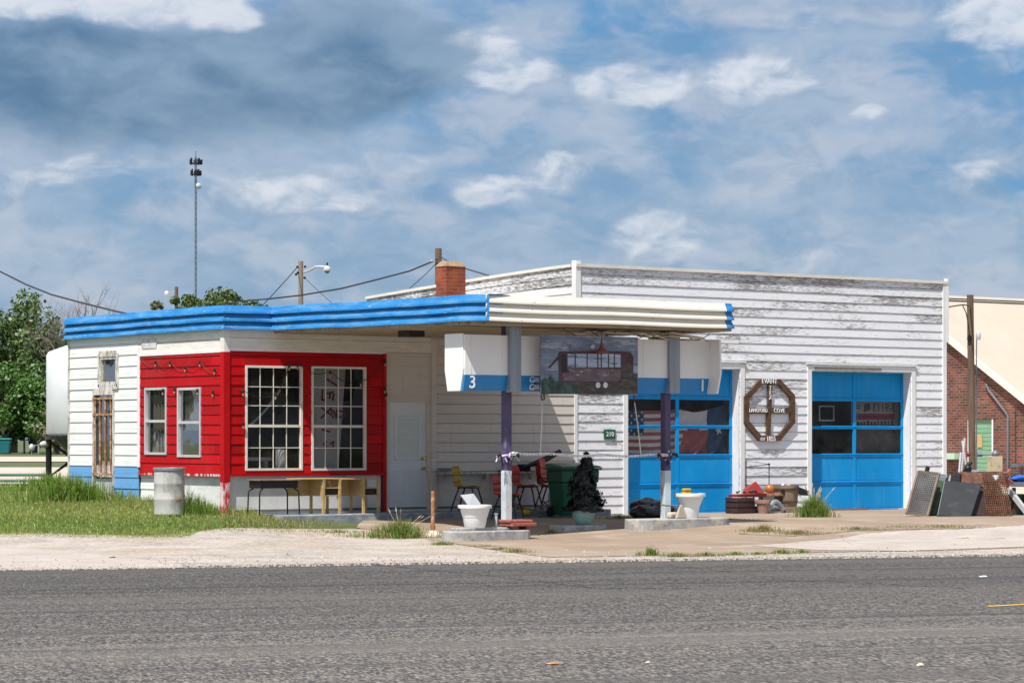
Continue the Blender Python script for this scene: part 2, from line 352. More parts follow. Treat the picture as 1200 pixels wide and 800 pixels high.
M['bluecloth'] = mat('blue_cloth', (.01, .10, .45), .8)
M['creamroof'] = mat('cream_metal_roof', (.47, .415, .34), .8, spec=.1, var=.05, scale=.6, layers=[((.40, .33, .26), 1.2, (2.5, .4, .4), .55, .75, .3)])
M['ply'] = mat('pale_plywood', (.50, .42, .27), .8, var=.2, layers=[((.12, .09, .06), 6, (1, 1, 1), .62, .68, .9)])
M['muralsky'] = mat('mural_washed_sky', (.14, .17, .235), .4, var=.3, scale=2, stretch=(1, 1, 3), layers=[((.38, .42, .47), 2.4, (1, 1, 6), .48, .64, .7), ((.04, .08, .20), 5, (1, 1, 2), .60, .7, .8)])
M['muralbus'] = mat('mural_rusty_red', (.065, .024, .028), .45, var=.4, scale=6)
M['muralbus2'] = mat('mural_pale_mauve', (.13, .09, .10), .45, var=.4, scale=4, stretch=(1, 1, 3), layers=[((.45, .40, .40), 6, (1, 1, 2), .6, .7, .8)])
M['muralground'] = mat('mural_dark_ground', (.055, .045, .035), .5, var=.5, scale=5, stretch=(1, 1, 3), layers=[((.14, .12, .10), 6, (1, 1, 3), .52, .66, .8)])
M['muralgreen'] = mat('mural_weeds', (.035, .075, .055), .5, var=.6, scale=8, layers=[((.015, .03, .02), 6, (1, 1, 1), .5, .6, .9)])
M['muralwindow'] = mat('mural_bus_window', (.30, .36, .46), .4, var=.35, scale=2, stretch=(.6, .6, 8), layers=[((.03, .03, .05), 5, (.5, .5, 5), .55, .62, .8)])
M['flagred'] = mat('flag_red', (.34, .09, .10), .8, var=.12)
M['flagwhite'] = mat('flag_white', (.66, .63, .60), .8, var=.08)
M['flagblue'] = mat('flag_blue', (.022, .07, .14), .8, var=.12)
M['banner'] = mat('grey_white_banner', (.26, .25, .24), .7, var=.1)
M['graffred'] = mat('red_marker', (.22, .01, .02), .6)
M['board'] = mat('white_display_board', (.50, .52, .54), .6, var=.12)
M['lampred'] = mat('dark_red_lamp_shade', (.16, .03, .022), .4)

def brick_mat(name, c1, c2, mortar, s=1.0, axis='side'):
    m = bpy.data.materials.new(name); m.use_nodes = True
    t = NT(m.node_tree); b = m.node_tree.nodes['Principled BSDF']
    p = t.n('ShaderNodeNewGeometry').outputs['Position']; q = t.sep(p)
    u = t.m('ADD', q[0], q[1])
    v = t.xyz(u, q[2], 0)
    br = t.n('ShaderNodeTexBrick', i_Vector=v, i_Color1=(*c1, 1), i_Color2=(*c2, 1), i_Mortar=(*mortar, 1), i_Scale=1.0 / s,
             i_Mortar_Size=.012, i_Brick_Width=.215, i_Row_Height=.075, i_Mortar_Smooth=.1, i_Bias=.0)
    n = t.noise(p, 1.3, 7, .7); k = t.ss(n, .3, .7, .55, 1.1)
    t.put(b.inputs['Base Color'], t.mix(1.0, br.outputs[0], t.xyz(k, k, k), 'MULTIPLY')); b.inputs['Roughness'].default_value = .85
    bn = t.n('ShaderNodeBump', i_Strength=.6, i_Distance=.01, i_Height=t.m('SUBTRACT', 1.0, br.outputs['Fac']))
    t.l.new(bn.outputs[0], b.inputs['Normal'])
    return m
M['brick'] = brick_mat('mixed_red_brick', (.27, .066, .038), (.085, .034, .026), (.21, .16, .125), 1.15)
M['chimneybrick'] = brick_mat('orange_red_brick', (.42, .075, .025), (.30, .05, .02), (.26, .12, .07), 1.0)

def ground_mats():
    # asphalt: chip seal with darker wheel paths running along the road
    m = bpy.data.materials.new('worn_asphalt'); m.use_nodes = True
    t = NT(m.node_tree); b = m.node_tree.nodes['Principled BSDF']
    p = t.n('ShaderNodeNewGeometry').outputs['Position']
    RD = (math.cos(math.radians(-17.6)), math.sin(math.radians(-17.6)))
    # road direction in world (camera frame direction 18.4 deg)
    dX, dY = math.cos(math.radians(17.5)), math.sin(math.radians(17.5))
    wx, wy = dX * RT[0] + dY * FW[0], dX * RT[1] + dY * FW[1]
    al = t.vm('DOT_PRODUCT', p, (wx, wy, 0)); ac = t.vm('DOT_PRODUCT', p, (-wy, wx, 0))
    q = t.xyz(t.m('MULTIPLY', al, .055), ac, 0)
    st = t.noise(q, 1.1, 6, .62, .3); st2 = t.noise(t.vm('ADD', q, (5, 9, 0)), .45, 4, .55)
    g = t.noise(p, 26, 3, .7); g2 = t.noise(p, 75, 2, .6)
    pr = t.xyz(t.m('MULTIPLY', al, 1.0), t.m('MULTIPLY', ac, .34), 0)
    vor = t.n('ShaderNodeTexVoronoi', i_Vector=pr, i_Scale=52.0)
    stone = t.sep(vor.outputs['Color'])[0]
    c = t.mix(t.ss(stone, .05, .95), (.022, .0205, .020, 1), (.24, .210, .182, 1))
    c = t.mix(t.ss(vor.outputs['Distance'], .40, .75, 0, .5), c, (.022, .021, .021, 1))
    c = t.mix(t.ss(g, .45, .65, 0, .25), c, (.15, .132, .118, 1))
    grit = t.noise(pr, 19, 5, .75); kk = t.ss(grit, .34, .66, .58, 1.38); c = t.mix(1.0, c, t.xyz(kk, kk, kk), 'MULTIPLY')
    c = t.mix(t.ss(st, .48, .64, 0, .5), c, (.055, .050, .050, 1))
    c = t.mix(t.ss(st2, .47, .66, 0, .38), c, (.185, .162, .14, 1))
    # long thin tyre marks and the darker far lane
    ty = t.noise(t.xyz(t.m('MULTIPLY', al, .035), t.m('ADD', t.m('MULTIPLY', ac, 2.4), t.m('MULTIPLY', t.noise(q, .5, 2, .5), 2.0)), 0), 1.0, 3, .5)
    c = t.mix(t.m('MULTIPLY', t.ss(ty, .55, .64), t.ss(t.noise(t.xyz(t.m('MULTIPLY', al, .12), ac, 2), .8, 3, .6), .34, .52, 0, .6)), c, (.030, .029, .031, 1))
    pale = t.noise(t.xyz(t.m('MULTIPLY', al, .03), t.m('MULTIPLY', ac, 1.6), 9), 1.0, 3, .5)
    c = t.mix(t.ss(pale, .55, .68, 0, .20), c, (.24, .22, .20, 1))
    fl = t.ss(t.vm('DOT_PRODUCT', p, (-wy, wx, 0)), -30.0, -17.0, .98, .60); c = t.mix(1.0, c, t.xyz(fl, fl, fl), 'MULTIPLY')
    t.put(b.inputs['Base Color'], c); b.inputs['Roughness'].default_value = .85
    bn = t.n('ShaderNodeBump', i_Strength=.5, i_Distance=.012, i_Height=stone)
    t.l.new(bn.outputs[0], b.inputs['Normal'])
    M['road'] = m
    M['gravel'] = mat('pale_caliche_gravel', (.345, .30, .262), .95, var=.3, scale=1.1, bump=.5, bscale=22,
                      layers=[((.33, .25, .18), .7, (1, 1, 1), .45, .65, .7), ((.22, .18, .14), 7, (1, 1, 1), .52, .70, .7), ((.52, .48, .43), 13, (1, 1, 1), .5, .62, .8), ((.10, .085, .07), 16, (1, 1, 1), .64, .70, .8)])
    M['palepad'] = mat('pale_concrete_pad', (.40, .35, .31), .9, var=.12, scale=1.2, bump=.3, bscale=30,
                       layers=[((.28, .23, .19), 12, (1, 1, 1), .54, .68, .7), ((.50, .46, .42), 1.5, (1, 1, 1), .5, .7, .5)])
    M['apron'] = mat('tan_concrete', (.275, .205, .148), .9, var=.16, scale=.5, bump=.25, bscale=18,
                     layers=[((.37, .31, .25), .9, (1, 1, 1), .50, .68, .8), ((.22, .16, .11), 1.7, (1, .5, 1), .52, .72, .7), ((.19, .14, .10), 14, (1, 1, 1), .58, .7, .7), ((.12, .10, .08), 3.1, (1, 1, 1), .66, .74, .6)])
    M['apronshade'] = M['apron']
    M['dirt'] = mat('grassy_soil', (.075, .10, .03), .95, var=.3, scale=2, layers=[((.20, .16, .09), 1.2, (1, 1, 1), .5, .7, .6)])
    M['farlot'] = mat('pale_gravel_lot', (.50, .42, .34), .95, var=.15, scale=.5, layers=[((.30, .27, .2), .6, (1, 1, 1), .55, .7, .6)])
    M['paint'] = mat('yellow_road_paint', (.55, .34, .05), .8, var=.2, scale=8)
    M['crackdark'] = mat('dirt_filled_crack', (.10, .08, .06), .95, var=.4, scale=5)
    M['stones'] = mat('pale_loose_stones', (.33, .29, .25), .9, var=.5, scale=9)
    M['crack'] = mat('tar_seal', (.02, .02, .021), .6)
ground_mats()
M['grass'] = attr_mat('grass_blades', trans=.5)
M['leaf'] = attr_mat('tree_leaves', trans=.3)
M['bark'] = mat('bark', (.11, .085, .065), .95, var=.3, bump=.4)
M['deadbark'] = mat('bare_branch_bark', (.17, .13, .11), .95, var=.2)

# ------------------------------------------------------------------ mesh builder
MATS = {}
class MB:
    def __init__(s): s.v = []; s.f = []; s.mi = []; s.cur = 0
    def add(s, vs, fs):
        k = len(s.v); s.v += [tuple(v) for v in vs]; s.f += [tuple(i + k for i in f) for f in fs]; s.mi += [s.cur] * len(fs); return s
    def hexa(s, c): return s.add(c, [(0, 3, 2, 1), (4, 5, 6, 7), (0, 1, 5, 4), (1, 2, 6, 5), (2, 3, 7, 6), (3, 0, 4, 7)])
    def box(s, x0, y0, z0, x1, y1, z1):
        x0, x1 = sorted((x0, x1)); y0, y1 = sorted((y0, y1)); z0, z1 = sorted((z0, z1))
        return s.hexa([(x0, y0, z0), (x1, y0, z0), (x1, y1, z0), (x0, y1, z0), (x0, y0, z1), (x1, y0, z1), (x1, y1, z1), (x0, y1, z1)])
    def beam(s, p, q, w, h, up=(0, 0, 1)):
        p, q = Vector(p), Vector(q); d = (q - p).normalized(); u = Vector(up)
        if abs(d.dot(u)) > .98: u = Vector((1, 0, 0))
        a = d.cross(u).normalized() * w / 2; b = a.cross(d).normalized() * h / 2
        return s.hexa([p - a - b, p + a - b, p + a + b, p - a + b, q - a - b, q + a - b, q + a + b, q - a + b])
    def tube(s, pts, r, n=8, cap=True):
        pts = [Vector(p) for p in pts]; R = r if isinstance(r, (list, tuple)) else [r] * len(pts)
        k = len(s.v); u = None
        for i, p in enumerate(pts):
            d = (pts[min(i + 1, len(pts) - 1)] - pts[max(i - 1, 0)]).normalized()
            if u is None:
                u = d.cross(Vector((0, 0, 1))); u = u if u.length > .05 else d.cross(Vector((0, 1, 0)))
            u = (u - d * u.dot(d)).normalized(); w_ = d.cross(u)
            for j in range(n):
                a = 2 * math.pi * j / n
                s.v.append(tuple(p + (u * math.cos(a) + w_ * math.sin(a)) * R[i]))
        for i in range(len(pts) - 1):
            for j in range(n):
                s.f.append((k + i * n + j, k + i * n + (j + 1) % n, k + (i + 1) * n + (j + 1) % n, k + (i + 1) * n + j)); s.mi.append(s.cur)
        if cap:
            s.f.append(tuple(k + j for j in reversed(range(n)))); s.f.append(tuple(k + (len(pts) - 1) * n + j for j in range(n))); s.mi += [s.cur] * 2
        return s
    def lathe(s, prof, c=(0, 0, 0), n=24, sx=1, sy=1, cap=True):
        k = len(s.v)
        for r, z in prof:
            for j in range(n):
                a = 2 * math.pi * j / n; s.v.append((c[0] + r * sx * math.cos(a), c[1] + r * sy * math.sin(a), c[2] + z))
        for i in range(len(prof) - 1):
            for j in range(n):
                s.f.append((k + i * n + j, k + i * n + (j + 1) % n, k + (i + 1) * n + (j + 1) % n, k + (i + 1) * n + j)); s.mi.append(s.cur)
        if cap:
            s.f.append(tuple(k + j for j in reversed(range(n)))); s.f.append(tuple(k + (len(prof) - 1) * n + j for j in range(n))); s.mi += [s.cur] * 2
        return s
    def prism(s, pts, vec):
        n = len(pts); vec = Vector(vec); a = [Vector(p) for p in pts]; b = [p + vec for p in a]
        return s.add(a + b, [tuple(reversed(range(n))), tuple(range(n, 2 * n))] + [(i, (i + 1) % n, n + (i + 1) % n, n + i) for i in range(n)])
    def quad(s, a, b, c, d): return s.add([a, b, c, d], [(0, 1, 2, 3)])
    def ball(s, c, r, n=12, sx=1, sy=1, sz=1, jit=0):
        prof = []
        k = len(s.v); m = max(6, n // 2)
        for i in range(m + 1):
            th = math.pi * i / m
            for j in range(n):
                a = 2 * math.pi * j / n; q = r * (1 + random.uniform(-jit, jit))
                s.v.append((c[0] + q * sx * math.sin(th) * math.cos(a), c[1] + q * sy * math.sin(th) * math.sin(a), c[2] - q * sz * math.cos(th)))
        for i in range(m):
            for j in range(n):
                s.f.append((k + i * n + j, k + i * n + (j + 1) % n, k + (i + 1) * n + (j + 1) % n, k + (i + 1) * n + j)); s.mi.append(s.cur)
        return s
    def xf(s, mtx):
        s.v = [tuple(mtx @ Vector(v)) for v in s.v]; return s

def MT(loc, rz=0.0): return Matrix.Translation(Vector(loc)) @ Matrix.Rotation(rz, 4, 'Z')
PM = {}
def thing(name, label, cat, loc, rz=0.0, group=None):
    o = bpy.data.objects.new(name, None); COL.objects.link(o)
    o.location = loc; o.rotation_euler = (0, 0, rz); o.empty_display_size = .2
    PM[o] = MT(loc, rz)
    o['label'] = label; o['category'] = cat
    if group: o['group'] = group
    return o
def tag(o, label=None, cat=None, group=None, kind=None):
    if label: o['label'] = label
    if cat: o['category'] = cat
    if group: o['group'] = group
    if kind: o['kind'] = kind
    return o
def build(name, mb, m, parent=None, local=False, smooth=False, bevel=0.0, origin=None):
    """one mesh object; vertices are given in the place's own coordinates unless local"""
    me = bpy.data.meshes.new(name)
    vs = [Vector(v) for v in mb.v]
    o = bpy.data.objects.new(name, me)
    if parent is not None:
        if not local:
            inv = PM[parent].inverted(); vs = [inv @ v for v in vs]
        PM[o] = PM[parent]
        o.parent = parent
    else:
        if not local:
            if origin is None:
                xs = [v.x for v in vs]; ys = [v.y for v in vs]; zs = [v.z for v in vs]
                origin = Vector(((min(xs) + max(xs)) / 2, (min(ys) + max(ys)) / 2, min(zs)))
            origin = Vector(origin); vs = [v - origin for v in vs]; o.location = origin
            PM[o] = Matrix.Translation(origin)
        else: PM[o] = Matrix.Identity(4)
    me.from_pydata([tuple(v) for v in vs], [], mb.f)
    ms = m if isinstance(m, (list, tuple)) else [m]
    for q in ms: me.materials.append(M[q])
    if len(ms) > 1: me.polygons.foreach_set('material_index', mb.mi)
    if smooth:
        me.polygons.foreach_set('use_smooth', [True] * len(me.polygons))
        try: me.set_sharp_from_angle(angle=math.radians(40))
        except Exception: pass
    me.update()
    COL.objects.link(o)
    if bevel:
        md = o.modifiers.new('bevel', 'BEVEL'); md.width = bevel; md.segments = 2; md.limit_method = 'ANGLE'
    return o
def struct(name, mb, m, **k): return tag(build(name, mb, m, **k), kind='structure')
def copy_tree(o, loc, rz, label=None):
    c = o.copy(); COL.objects.link(c); c.location = loc; c.rotation_euler = (0, 0, rz)
    if label: c['label'] = label
    def kids(src, dst):
        for ch in list(src.children):
            if ch == dst: continue
            d = ch.copy(); COL.objects.link(d); d.parent = dst; kids(ch, d)
    kids(o, c)
    return c
def text(name, body, size, m, parent, T, depth=.004, align='CENTER', spacing=1.0, sx=1.0):
    """lettering as a mesh; T maps (x right, y up, z towards viewer) to place"""
    cu = bpy.data.curves.new('tmp', 'FONT'); cu.body = body; cu.size = size; cu.extrude = depth
    cu.align_x = align; cu.align_y = 'CENTER'; cu.space_character = spacing; cu.resolution_u = 3
    to = bpy.data.objects.new('tmp', cu); COL.objects.link(to)
    dg = bpy.context.evaluated_depsgraph_get(); dg.update()
    me = bpy.data.meshes.new_from_object(to.evaluated_get(dg))
    bpy.data.objects.remove(to); bpy.data.curves.remove(cu)
    mb = MB(); mb.v = [tuple(T @ Vector((v.co.x * sx, v.co.y, v.co.z))) for v in me.vertices]
    mb.f = [tuple(p.vertices) for p in me.polygons]; mb.mi = [0] * len(mb.f)
    bpy.data.meshes.remove(me)
    return build(name, mb, m, parent)
def Tf(x, y, z, mirror=False):      # lettering on a front-facing (-y) plane
    s = -1 if mirror else 1
    return Matrix(((s, 0, 0, x), (0, 0, -1, y), (0, 1, 0, z), (0, 0, 0, 1)))

# planes: point(a, z, out) ; out is towards the viewer of that wall
def PFr(y0=0.0): return lambda a, z, o: Vector((a, y0 - o, z))
def PLf(x0=0.0): return lambda a, z, o: Vector((x0 - o, a, z))
def pbox(mb, P, a0, a1, z0, z1, o0, o1):
    return mb.hexa([P(a0, z0, o1), P(a1, z0, o1), P(a1, z0, o0), P(a0, z0, o0), P(a0, z1, o1), P(a1, z1, o1), P(a1, z1, o0), P(a0, z1, o0)])
def siding(mb, P, a0, a1, z0, z1, pitch, holes=(), lip=.014, gap=.006, flat=False, zb=None, top=None, wob=.0015):
    """lapped boards between a0..a1, z0..z1 cut round the holes (a0,a1,z0,z1)"""
    zb = z0 if zb is None else zb
    k = math.floor((z0 - zb) / pitch + 1e-6); z = zb + k * pitch
    while z < z1 - 1e-4:
        lo, hi_ = max(z, z0), min(z + pitch, z1)
        cuts = sorted({lo, hi_} | {h for q in holes for h in q[2:4] if lo < h < hi_})
        j = random.uniform(-wob, wob)
        for c0, c1 in zip(cuts, cuts[1:]):
            mid = (c0 + c1) / 2
            iv = [(a0, a1)]
            for q in holes:
                if q[2] < mid < q[3]:
                    nv = []
                    for u, v_ in iv:
                        if q[1] <= u or q[0] >= v_: nv.append((u, v_)); continue
                        if u < q[0]: nv.append((u, q[0]))
                        if v_ > q[1]: nv.append((q[1], v_))
                    iv = nv
            for u, v_ in iv:
                f = lambda zz: lip * (1 - (zz - z) / pitch) + .002 + j
                if abs(c0 - z) < 1e-4 and c1 - c0 > gap * 2: c0g = c0 + gap
                else: c0g = c0
                c0_, c0 = c0, c0g
                mb.quad(P(u, c0, f(c0)), P(v_, c0, f(c0)), P(v_, c1, f(c1)), P(u, c1, f(c1)))
                mb.quad(P(u, c0, -.012), P(v_, c0, -.012), P(v_, c0, f(c0)), P(u, c0, f(c0)))
                mb.quad(P(u, c0, -.012), P(u, c0, f(c0)), P(u, c1, f(c1)), P(u, c1, -.012))
                mb.quad(P(v_, c0, f(c0)), P(v_, c0, -.012), P(v_, c1, -.012), P(v_, c1, f(c1)))
                c0 = c0_
        z += pitch
    return mb
def sheet(mb, P, a0, a1, z0, z1, holes, o):
    """plain sheet with holes"""
    As = sorted({a0, a1} | {v for h in holes for v in h[:2]}); Zs = sorted({z0, z1} | {v for h in holes for v in h[2:4]})
    for u, v_ in zip(As, As[1:]):
        for c, d_ in zip(Zs, Zs[1:]):
            if u < a0 or v_ > a1 or c < z0 or d_ > z1: continue
            mu, mc = (u + v_) / 2, (c + d_) / 2
            if any(h[0] < mu < h[1] and h[2] < mc < h[3] for h in holes): continue
            mb.quad(P(u, c, o), P(v_, c, o), P(v_, d_, o), P(u, d_, o))
    return mb

# ================================================================== GROUND
def strip(near, far, nu, nv, dz, flat=None, jn=0, jf=0):
    """sheet between two curves given in camera-plan coordinates [(X, Y), ...]"""
    mb = MB()
    def samp(c, u):
        ds = [0]
        for a, b in zip(c, c[1:]): ds.append(ds[-1] + math.dist(a, b))
        q = u * ds[-1]
        return float(np.interp(q, ds, [p[0] for p in c])), float(np.interp(q, ds, [p[1] for p in c]))
    for j in range(nv + 1):
        for i in range(nu + 1):
            a = samp(near, i / nu); b = samp(far, i / nu); k = j / nv
            x, y = a[0] + (b[0] - a[0]) * k, a[1] + (b[1] - a[1]) * k
            if j == 0 and jn: y += random.uniform(-jn, jn)
            if j == nv and jf: y += random.uniform(-jf, jf)
            mb.v.append(tuple(W(x, y, (G(x, y) if flat is None else flat) + dz)))
    for j in range(nv):
        for i in range(nu):
            k = j * (nu + 1) + i; mb.f.append((k, k + 1, k + nu + 2, k + nu + 1)); mb.mi.append(0)
    return mb
def G2(px, py):           # photo pixel -> plan coordinates on the ground
    return camsp(*hit(px, py)[:2])

# one ground sheet out to the horizon
xs = sorted(set([-900, -500, -300, -200, -140, -100, -70, -50] + [round(-40 + .5 * i, 2) for i in range(161)] + [50, 70, 100, 140, 200, 300, 500, 900]))
ys = sorted(set([-60, -20, 0, 10, 20, 30, 35] + [round(38 + .5 * i, 2) for i in range(60)] + [68, 70, 73, 77, 82, 88, 95, 105, 120, 140, 170, 200, 230, 300, 500, 900, 2500]))
mb = MB(); nx = len(xs)
for y in ys:
    for x in xs: mb.v.append(tuple(W(x, y, G(x, y) - .03)))
for j in range(len(ys) - 1):
    for i in range(nx - 1):
        k = j * nx + i; mb.f.append((k, k + 1, k + nx + 1, k + nx)); mb.mi.append(0)
struct('ground', mb, 'dirt', origin=(0, 0, 0))

def redge(X): return 37.35 + .327 * X - .0009 * X * X       # far edge of the road, plan coordinates
RX = [-60, -40, -25, -15, -8, 0, 8, 15, 25, 40, 60]
mb = MB()
mb.add([W(-60, -10, -.15), W(60, -10, -.15)] + [W(x, redge(x) + .5, -.15) for x in reversed(RX)], [tuple(range(2 + len(RX)))])
struct('road', mb, 'road', origin=(0, 0, -.15))
# yellow paint of the turning lane, far right
m_ = MB(); a = camsp(*hit(1159, 711)[:2]); b = camsp(*hit(1230, 707)[:2])
m_.add([W(a[0], a[1], -.1455), W(b[0], b[1], -.1455), W(b[0], b[1] + .14, -.1455), W(a[0], a[1] + .14, -.1455)], [(0, 1, 2, 3)])
tag(build('road_marking', m_, 'paint'), kind='structure')
# tar seams across the lanes
for pts in ([(772, 661), (840, 668), (930, 681), (1010, 683), (1130, 690)], [(430, 661), (560, 673), (700, 690), (810, 690)]):
    m_ = MB(); q = [G2(*p) for p in pts]; n_ = 40; L = []
    X_ = np.linspace(q[0][0], q[-1][0], n_); Y_ = np.interp(X_, [p[0] for p in q], [p[1] for p in q])
    for i in range(n_ - 1):
        w0 = .045 + .02 * math.sin(i * 1.7)
        m_.quad(W(X_[i], Y_[i], -.1458), W(X_[i + 1], Y_[i + 1], -.1458), W(X_[i + 1], Y_[i + 1] + w0, -.1458), W(X_[i], Y_[i] + w0, -.1458))
    tag(build('tar_seam', m_, 'crack'), kind='structure')

# gravel shoulder, then the tan concrete forecourt, then the far lots
SX = list(np.arange(-24, 26, 1.0))
apn = [G2(*p) for p in ((418, 618), (455, 625), (500, 631.5), (545, 639), (600, 647.5), (640, 653), (760, 651), (880, 649), (1000, 646.5), (1100, 645), (1260, 640))]
gfl = [camsp(*hit(*p)[:2]) for p in ((-160, 625), (0, 625), (60, 625), (120, 627), (180, 628), (214, 627), (232, 621), (262, 619), (300, 620), (340, 620), (380, 619), (430, 621))]
grav_far = [(x, max(float(np.interp(x, [p[0] for p in gfl], [p[1] for p in gfl])), 0) if x < gfl[-1][0] else (float(np.interp(x, [p[0] for p in apn], [p[1] for p in apn])) + .9) if x < 9 else redge(x) + lerp(x, [-24, -10, -6, -2, 0, 3, 6, 10, 26], [10.5, 9.3, 9.4, 7.6, 4.4, 3.0, 3.6, 6.2, 8.0])) for x in SX]
struct('gravel_shoulder', strip([(x, redge(x) - .05) for x in SX], grav_far, 420, 26, -.002, jn=.10), 'gravel', origin=(0, 0, 0))
ap_near = [(x, float(np.interp(x, [p[0] for p in apn], [p[1] for p in apn]))) for x in np.arange(-2.75, 9.3, .3)] + [(x, redge(x) + 3.4) for x in (12, 15, 18, 22)]
ap_far = [(x, lerp(x, [-2.75, 22], [54, 76])) for x in [p[0] for p in ap_near]]
struct('concrete_forecourt', strip(ap_near, ap_far, 240, 44, .004, jn=.07), 'apron', origin=(0, 0, 0))
pad = [G2(-60, 640), G2(0, 641), G2(60, 644), G2(130, 651), G2(210, 661)]
padn = [(p[0], redge(p[0]) + .02) for p in pad]
padn[-1] = (pad[-1][0] + .2, redge(pad[-1][0]) + .05)
struct('concrete_pad', strip(padn, pad, 60, 10, .004), 'palepad', origin=(0, 0, 0))
# pale broken slab along the right
padr = strip([G2(880, 640), G2(960, 645), G2(1060, 646), G2(1230, 640)], [G2(1010, 626), G2(1060, 623), G2(1130, 621), G2(1230, 615)], 60, 12, .009, jf=.05)
struct('concrete_slab', padr, 'palepad', origin=(0, 0, 0))
struct('far_gravel_lot', strip([(-80, 61), (60, 66)], [(-80, 101), (60, 103)], 60, 24, .006), 'farlot', origin=(0, 0, 0))
struct('far_street', strip([(-120, 128), (60, 128)], [(-120, 166), (60, 166)], 40, 20, .006), 'farlot', origin=(0, 0, 0))

# ================================================================== OFFICE
OFF = thing('gas_station_office', 'low white and red gas station office with a blue-edged flat roof and pump canopy', 'building', (0, 0, 0))
FR, LF = PFr(), PLf()
FIN = PFr(.10); LIN = PLf(.05)
xD0, xD1 = onf(452), onf(503.5); xT1 = onf(511); xG = onf(675); GB = onf(1108)
aEnd = onl(82.5); aW = onl(163.5)
RZ0, RZL, RZF = .90, 3.14, 3.17
def rl(px0, px1, py0, py1):
    m = (px0 + px1) / 2
    return (onl(px1), onl(px0), onl(m, py1)[1], onl(m, py0)[1])
def rf(px0, px1, py0, py1, y=0.0):
    m = (px0 + px1) / 2
    return (onf(px0, None, y), onf(px1, None, y), onf(m, py1, y)[1], onf(m, py0, y)[1])
HL1, HL2 = rl(170.5, 196, 454, 532.5), rl(208.8, 236.2, 454, 535.5)
HS, HD = rl(118, 138, 418, 450), rl(112, 133.5, 459, 588)
HF1, HF2 = rf(287, 354, 428.5, 551), rf(364.5, 428.5, 429.5, 551)
HP = rf(453.5, 503, 468, 599)
# left wall
mb = siding(MB(), LF, aW + .06, aEnd, 1.01, 3.56, .216, [HS, HD], zb=.146)
build('siding', mb, 'office_siding', OFF)
mb = siding(MB(), LF, aW + .03, aEnd, .146, 1.01, .216, [HS, HD], zb=.146)
build('painted_siding', mb, 'blue_siding', OFF)['label'] = 'blue painted lower siding boards'
mb = siding(MB(), LIN, onl(183), aW + .03, .146, .90, .216, zb=.146)
build('siding', mb, 'office_siding', OFF)
mb = siding(MB(), LF, .09, aW - .02, RZ0, RZL, .181, [HL1, HL2], zb=RZ0)
build('painted_siding', mb, 'red_siding', OFF)['label'] = 'red painted boards of the side wall'
mb = siding(MB(), FR, .09, xD0, RZ0, RZF, .181, [HF1, HF2], zb=RZ0)
build('painted_siding', mb, 'red_siding', OFF)['label'] = 'red painted boards of the front wall'
# cream frieze boards over the red
mb = MB(); z1 = 3.56
siding(mb, LF, .0, aW + .06, RZL + .02, z1, .21, zb=RZL + .02)
siding(mb, FR, .0, xT1, RZF + .02, z1, .21, zb=RZF + .02)
pbox(mb, LF, -.02, .10, RZL, z1, .015, .03); pbox(mb, FR, -.02, .10, RZL, z1, .015, .03)
build('frieze', mb, 'frieze', OFF)
mb = MB(); pbox(mb, LF, aW - .04, aW + .06, 1.0, RZL + .05, .0, .024); pbox(mb, LF, .1, aW, RZL - .01, RZL + .05, .0, .022); pbox(mb, FR, .1, xD0, RZF - .01, RZF + .03, 0, .022)
build('trim', mb, 'white', OFF, bevel=.003)
# red corner post, worn to white at the foot
mb = MB().box(-.035, -.035, .75, .10, .10, RZL); build('corner_post', mb, 'red', OFF, bevel=.004)
mb = MB().box(-.033, -.033, .05, .098, .098, .75); build('post_foot', mb, 'wornred', OFF, bevel=.004)['label'] = 'worn foot of the red corner post'
mb = MB(); pbox(mb, LF, .1, aW + .02, RZ0 - .045, RZ0, -.05, .03); build('sill_board', mb, 'wornred', OFF)
mb = MB(); pbox(mb, FR, .1, xD0, RZ0 - .04, RZ0 + .01, -.05, .035); build('sill_board', mb, 'red', OFF)
mb = MB(); pbox(mb, FR, xD0 - .07, xD0, .16, RZF, .0, .03); build('trim_board', mb, 'red', OFF)
# plinth
mb = MB(); pbox(mb, PFr(.06), .1, xD0 - .07, -.3, RZ0 - .04, -.3, .0); build('plinth', mb, 'plinth', OFF)
mb = MB(); pbox(mb, PLf(.06), .1, onl(205), -.1, RZ0 - .05, -.3, .0); pbox(mb, PLf(.12), onl(205), onl(183) + .02, -.1, RZ0, -.3, .0); build('plinth', mb, 'plinth', OFF)
mb = MB()
for a_, b_, c_, d_ in ((193, 199, .1, .78), (200, 204, .1, .86), (206, 208, .15, .8)):
    pbox(mb, PLf(.05), onl(b_), onl(a_), c_ + .1, d_, -.02, .035)
build('broken_boards', mb, 'wood', OFF)
# inner shell, floor, roof
mb = MB()
sheet(mb, LF, .0, aEnd, -.2, 3.9, [HL1, HL2, HS, (HD[0], HD[1], HD[2], HD[3])], -.08)
sheet(mb, FR, .0, xG, -.2, 3.9, [HF1, HF2, HP], -.09)
mb.quad((0, aEnd, -.2), (xG, aEnd, -.2), (xG, aEnd, 3.6), (0, aEnd, 3.6))
mb.quad((xG, 0.05, -.2), (xG, aEnd, -.2), (xG, aEnd, 3.6), (xG, 0.05, 3.6))
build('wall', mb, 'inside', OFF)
mb = MB().box(.02, .02, .2, xG - .02, aEnd - .02, .24); build('floor', mb, 'insidefloor', OFF)
mb = MB().box(-.02, .02, 3.57, xG - .05, aEnd + .03, 3.86); build('roof', mb, 'ceiling', OFF)
mb = MB(); pbox(mb, LF, aEnd - .0, aEnd + .07, .15, 3.56, -.02, .028); build('corner_board', mb, 'oldwhite', OFF)
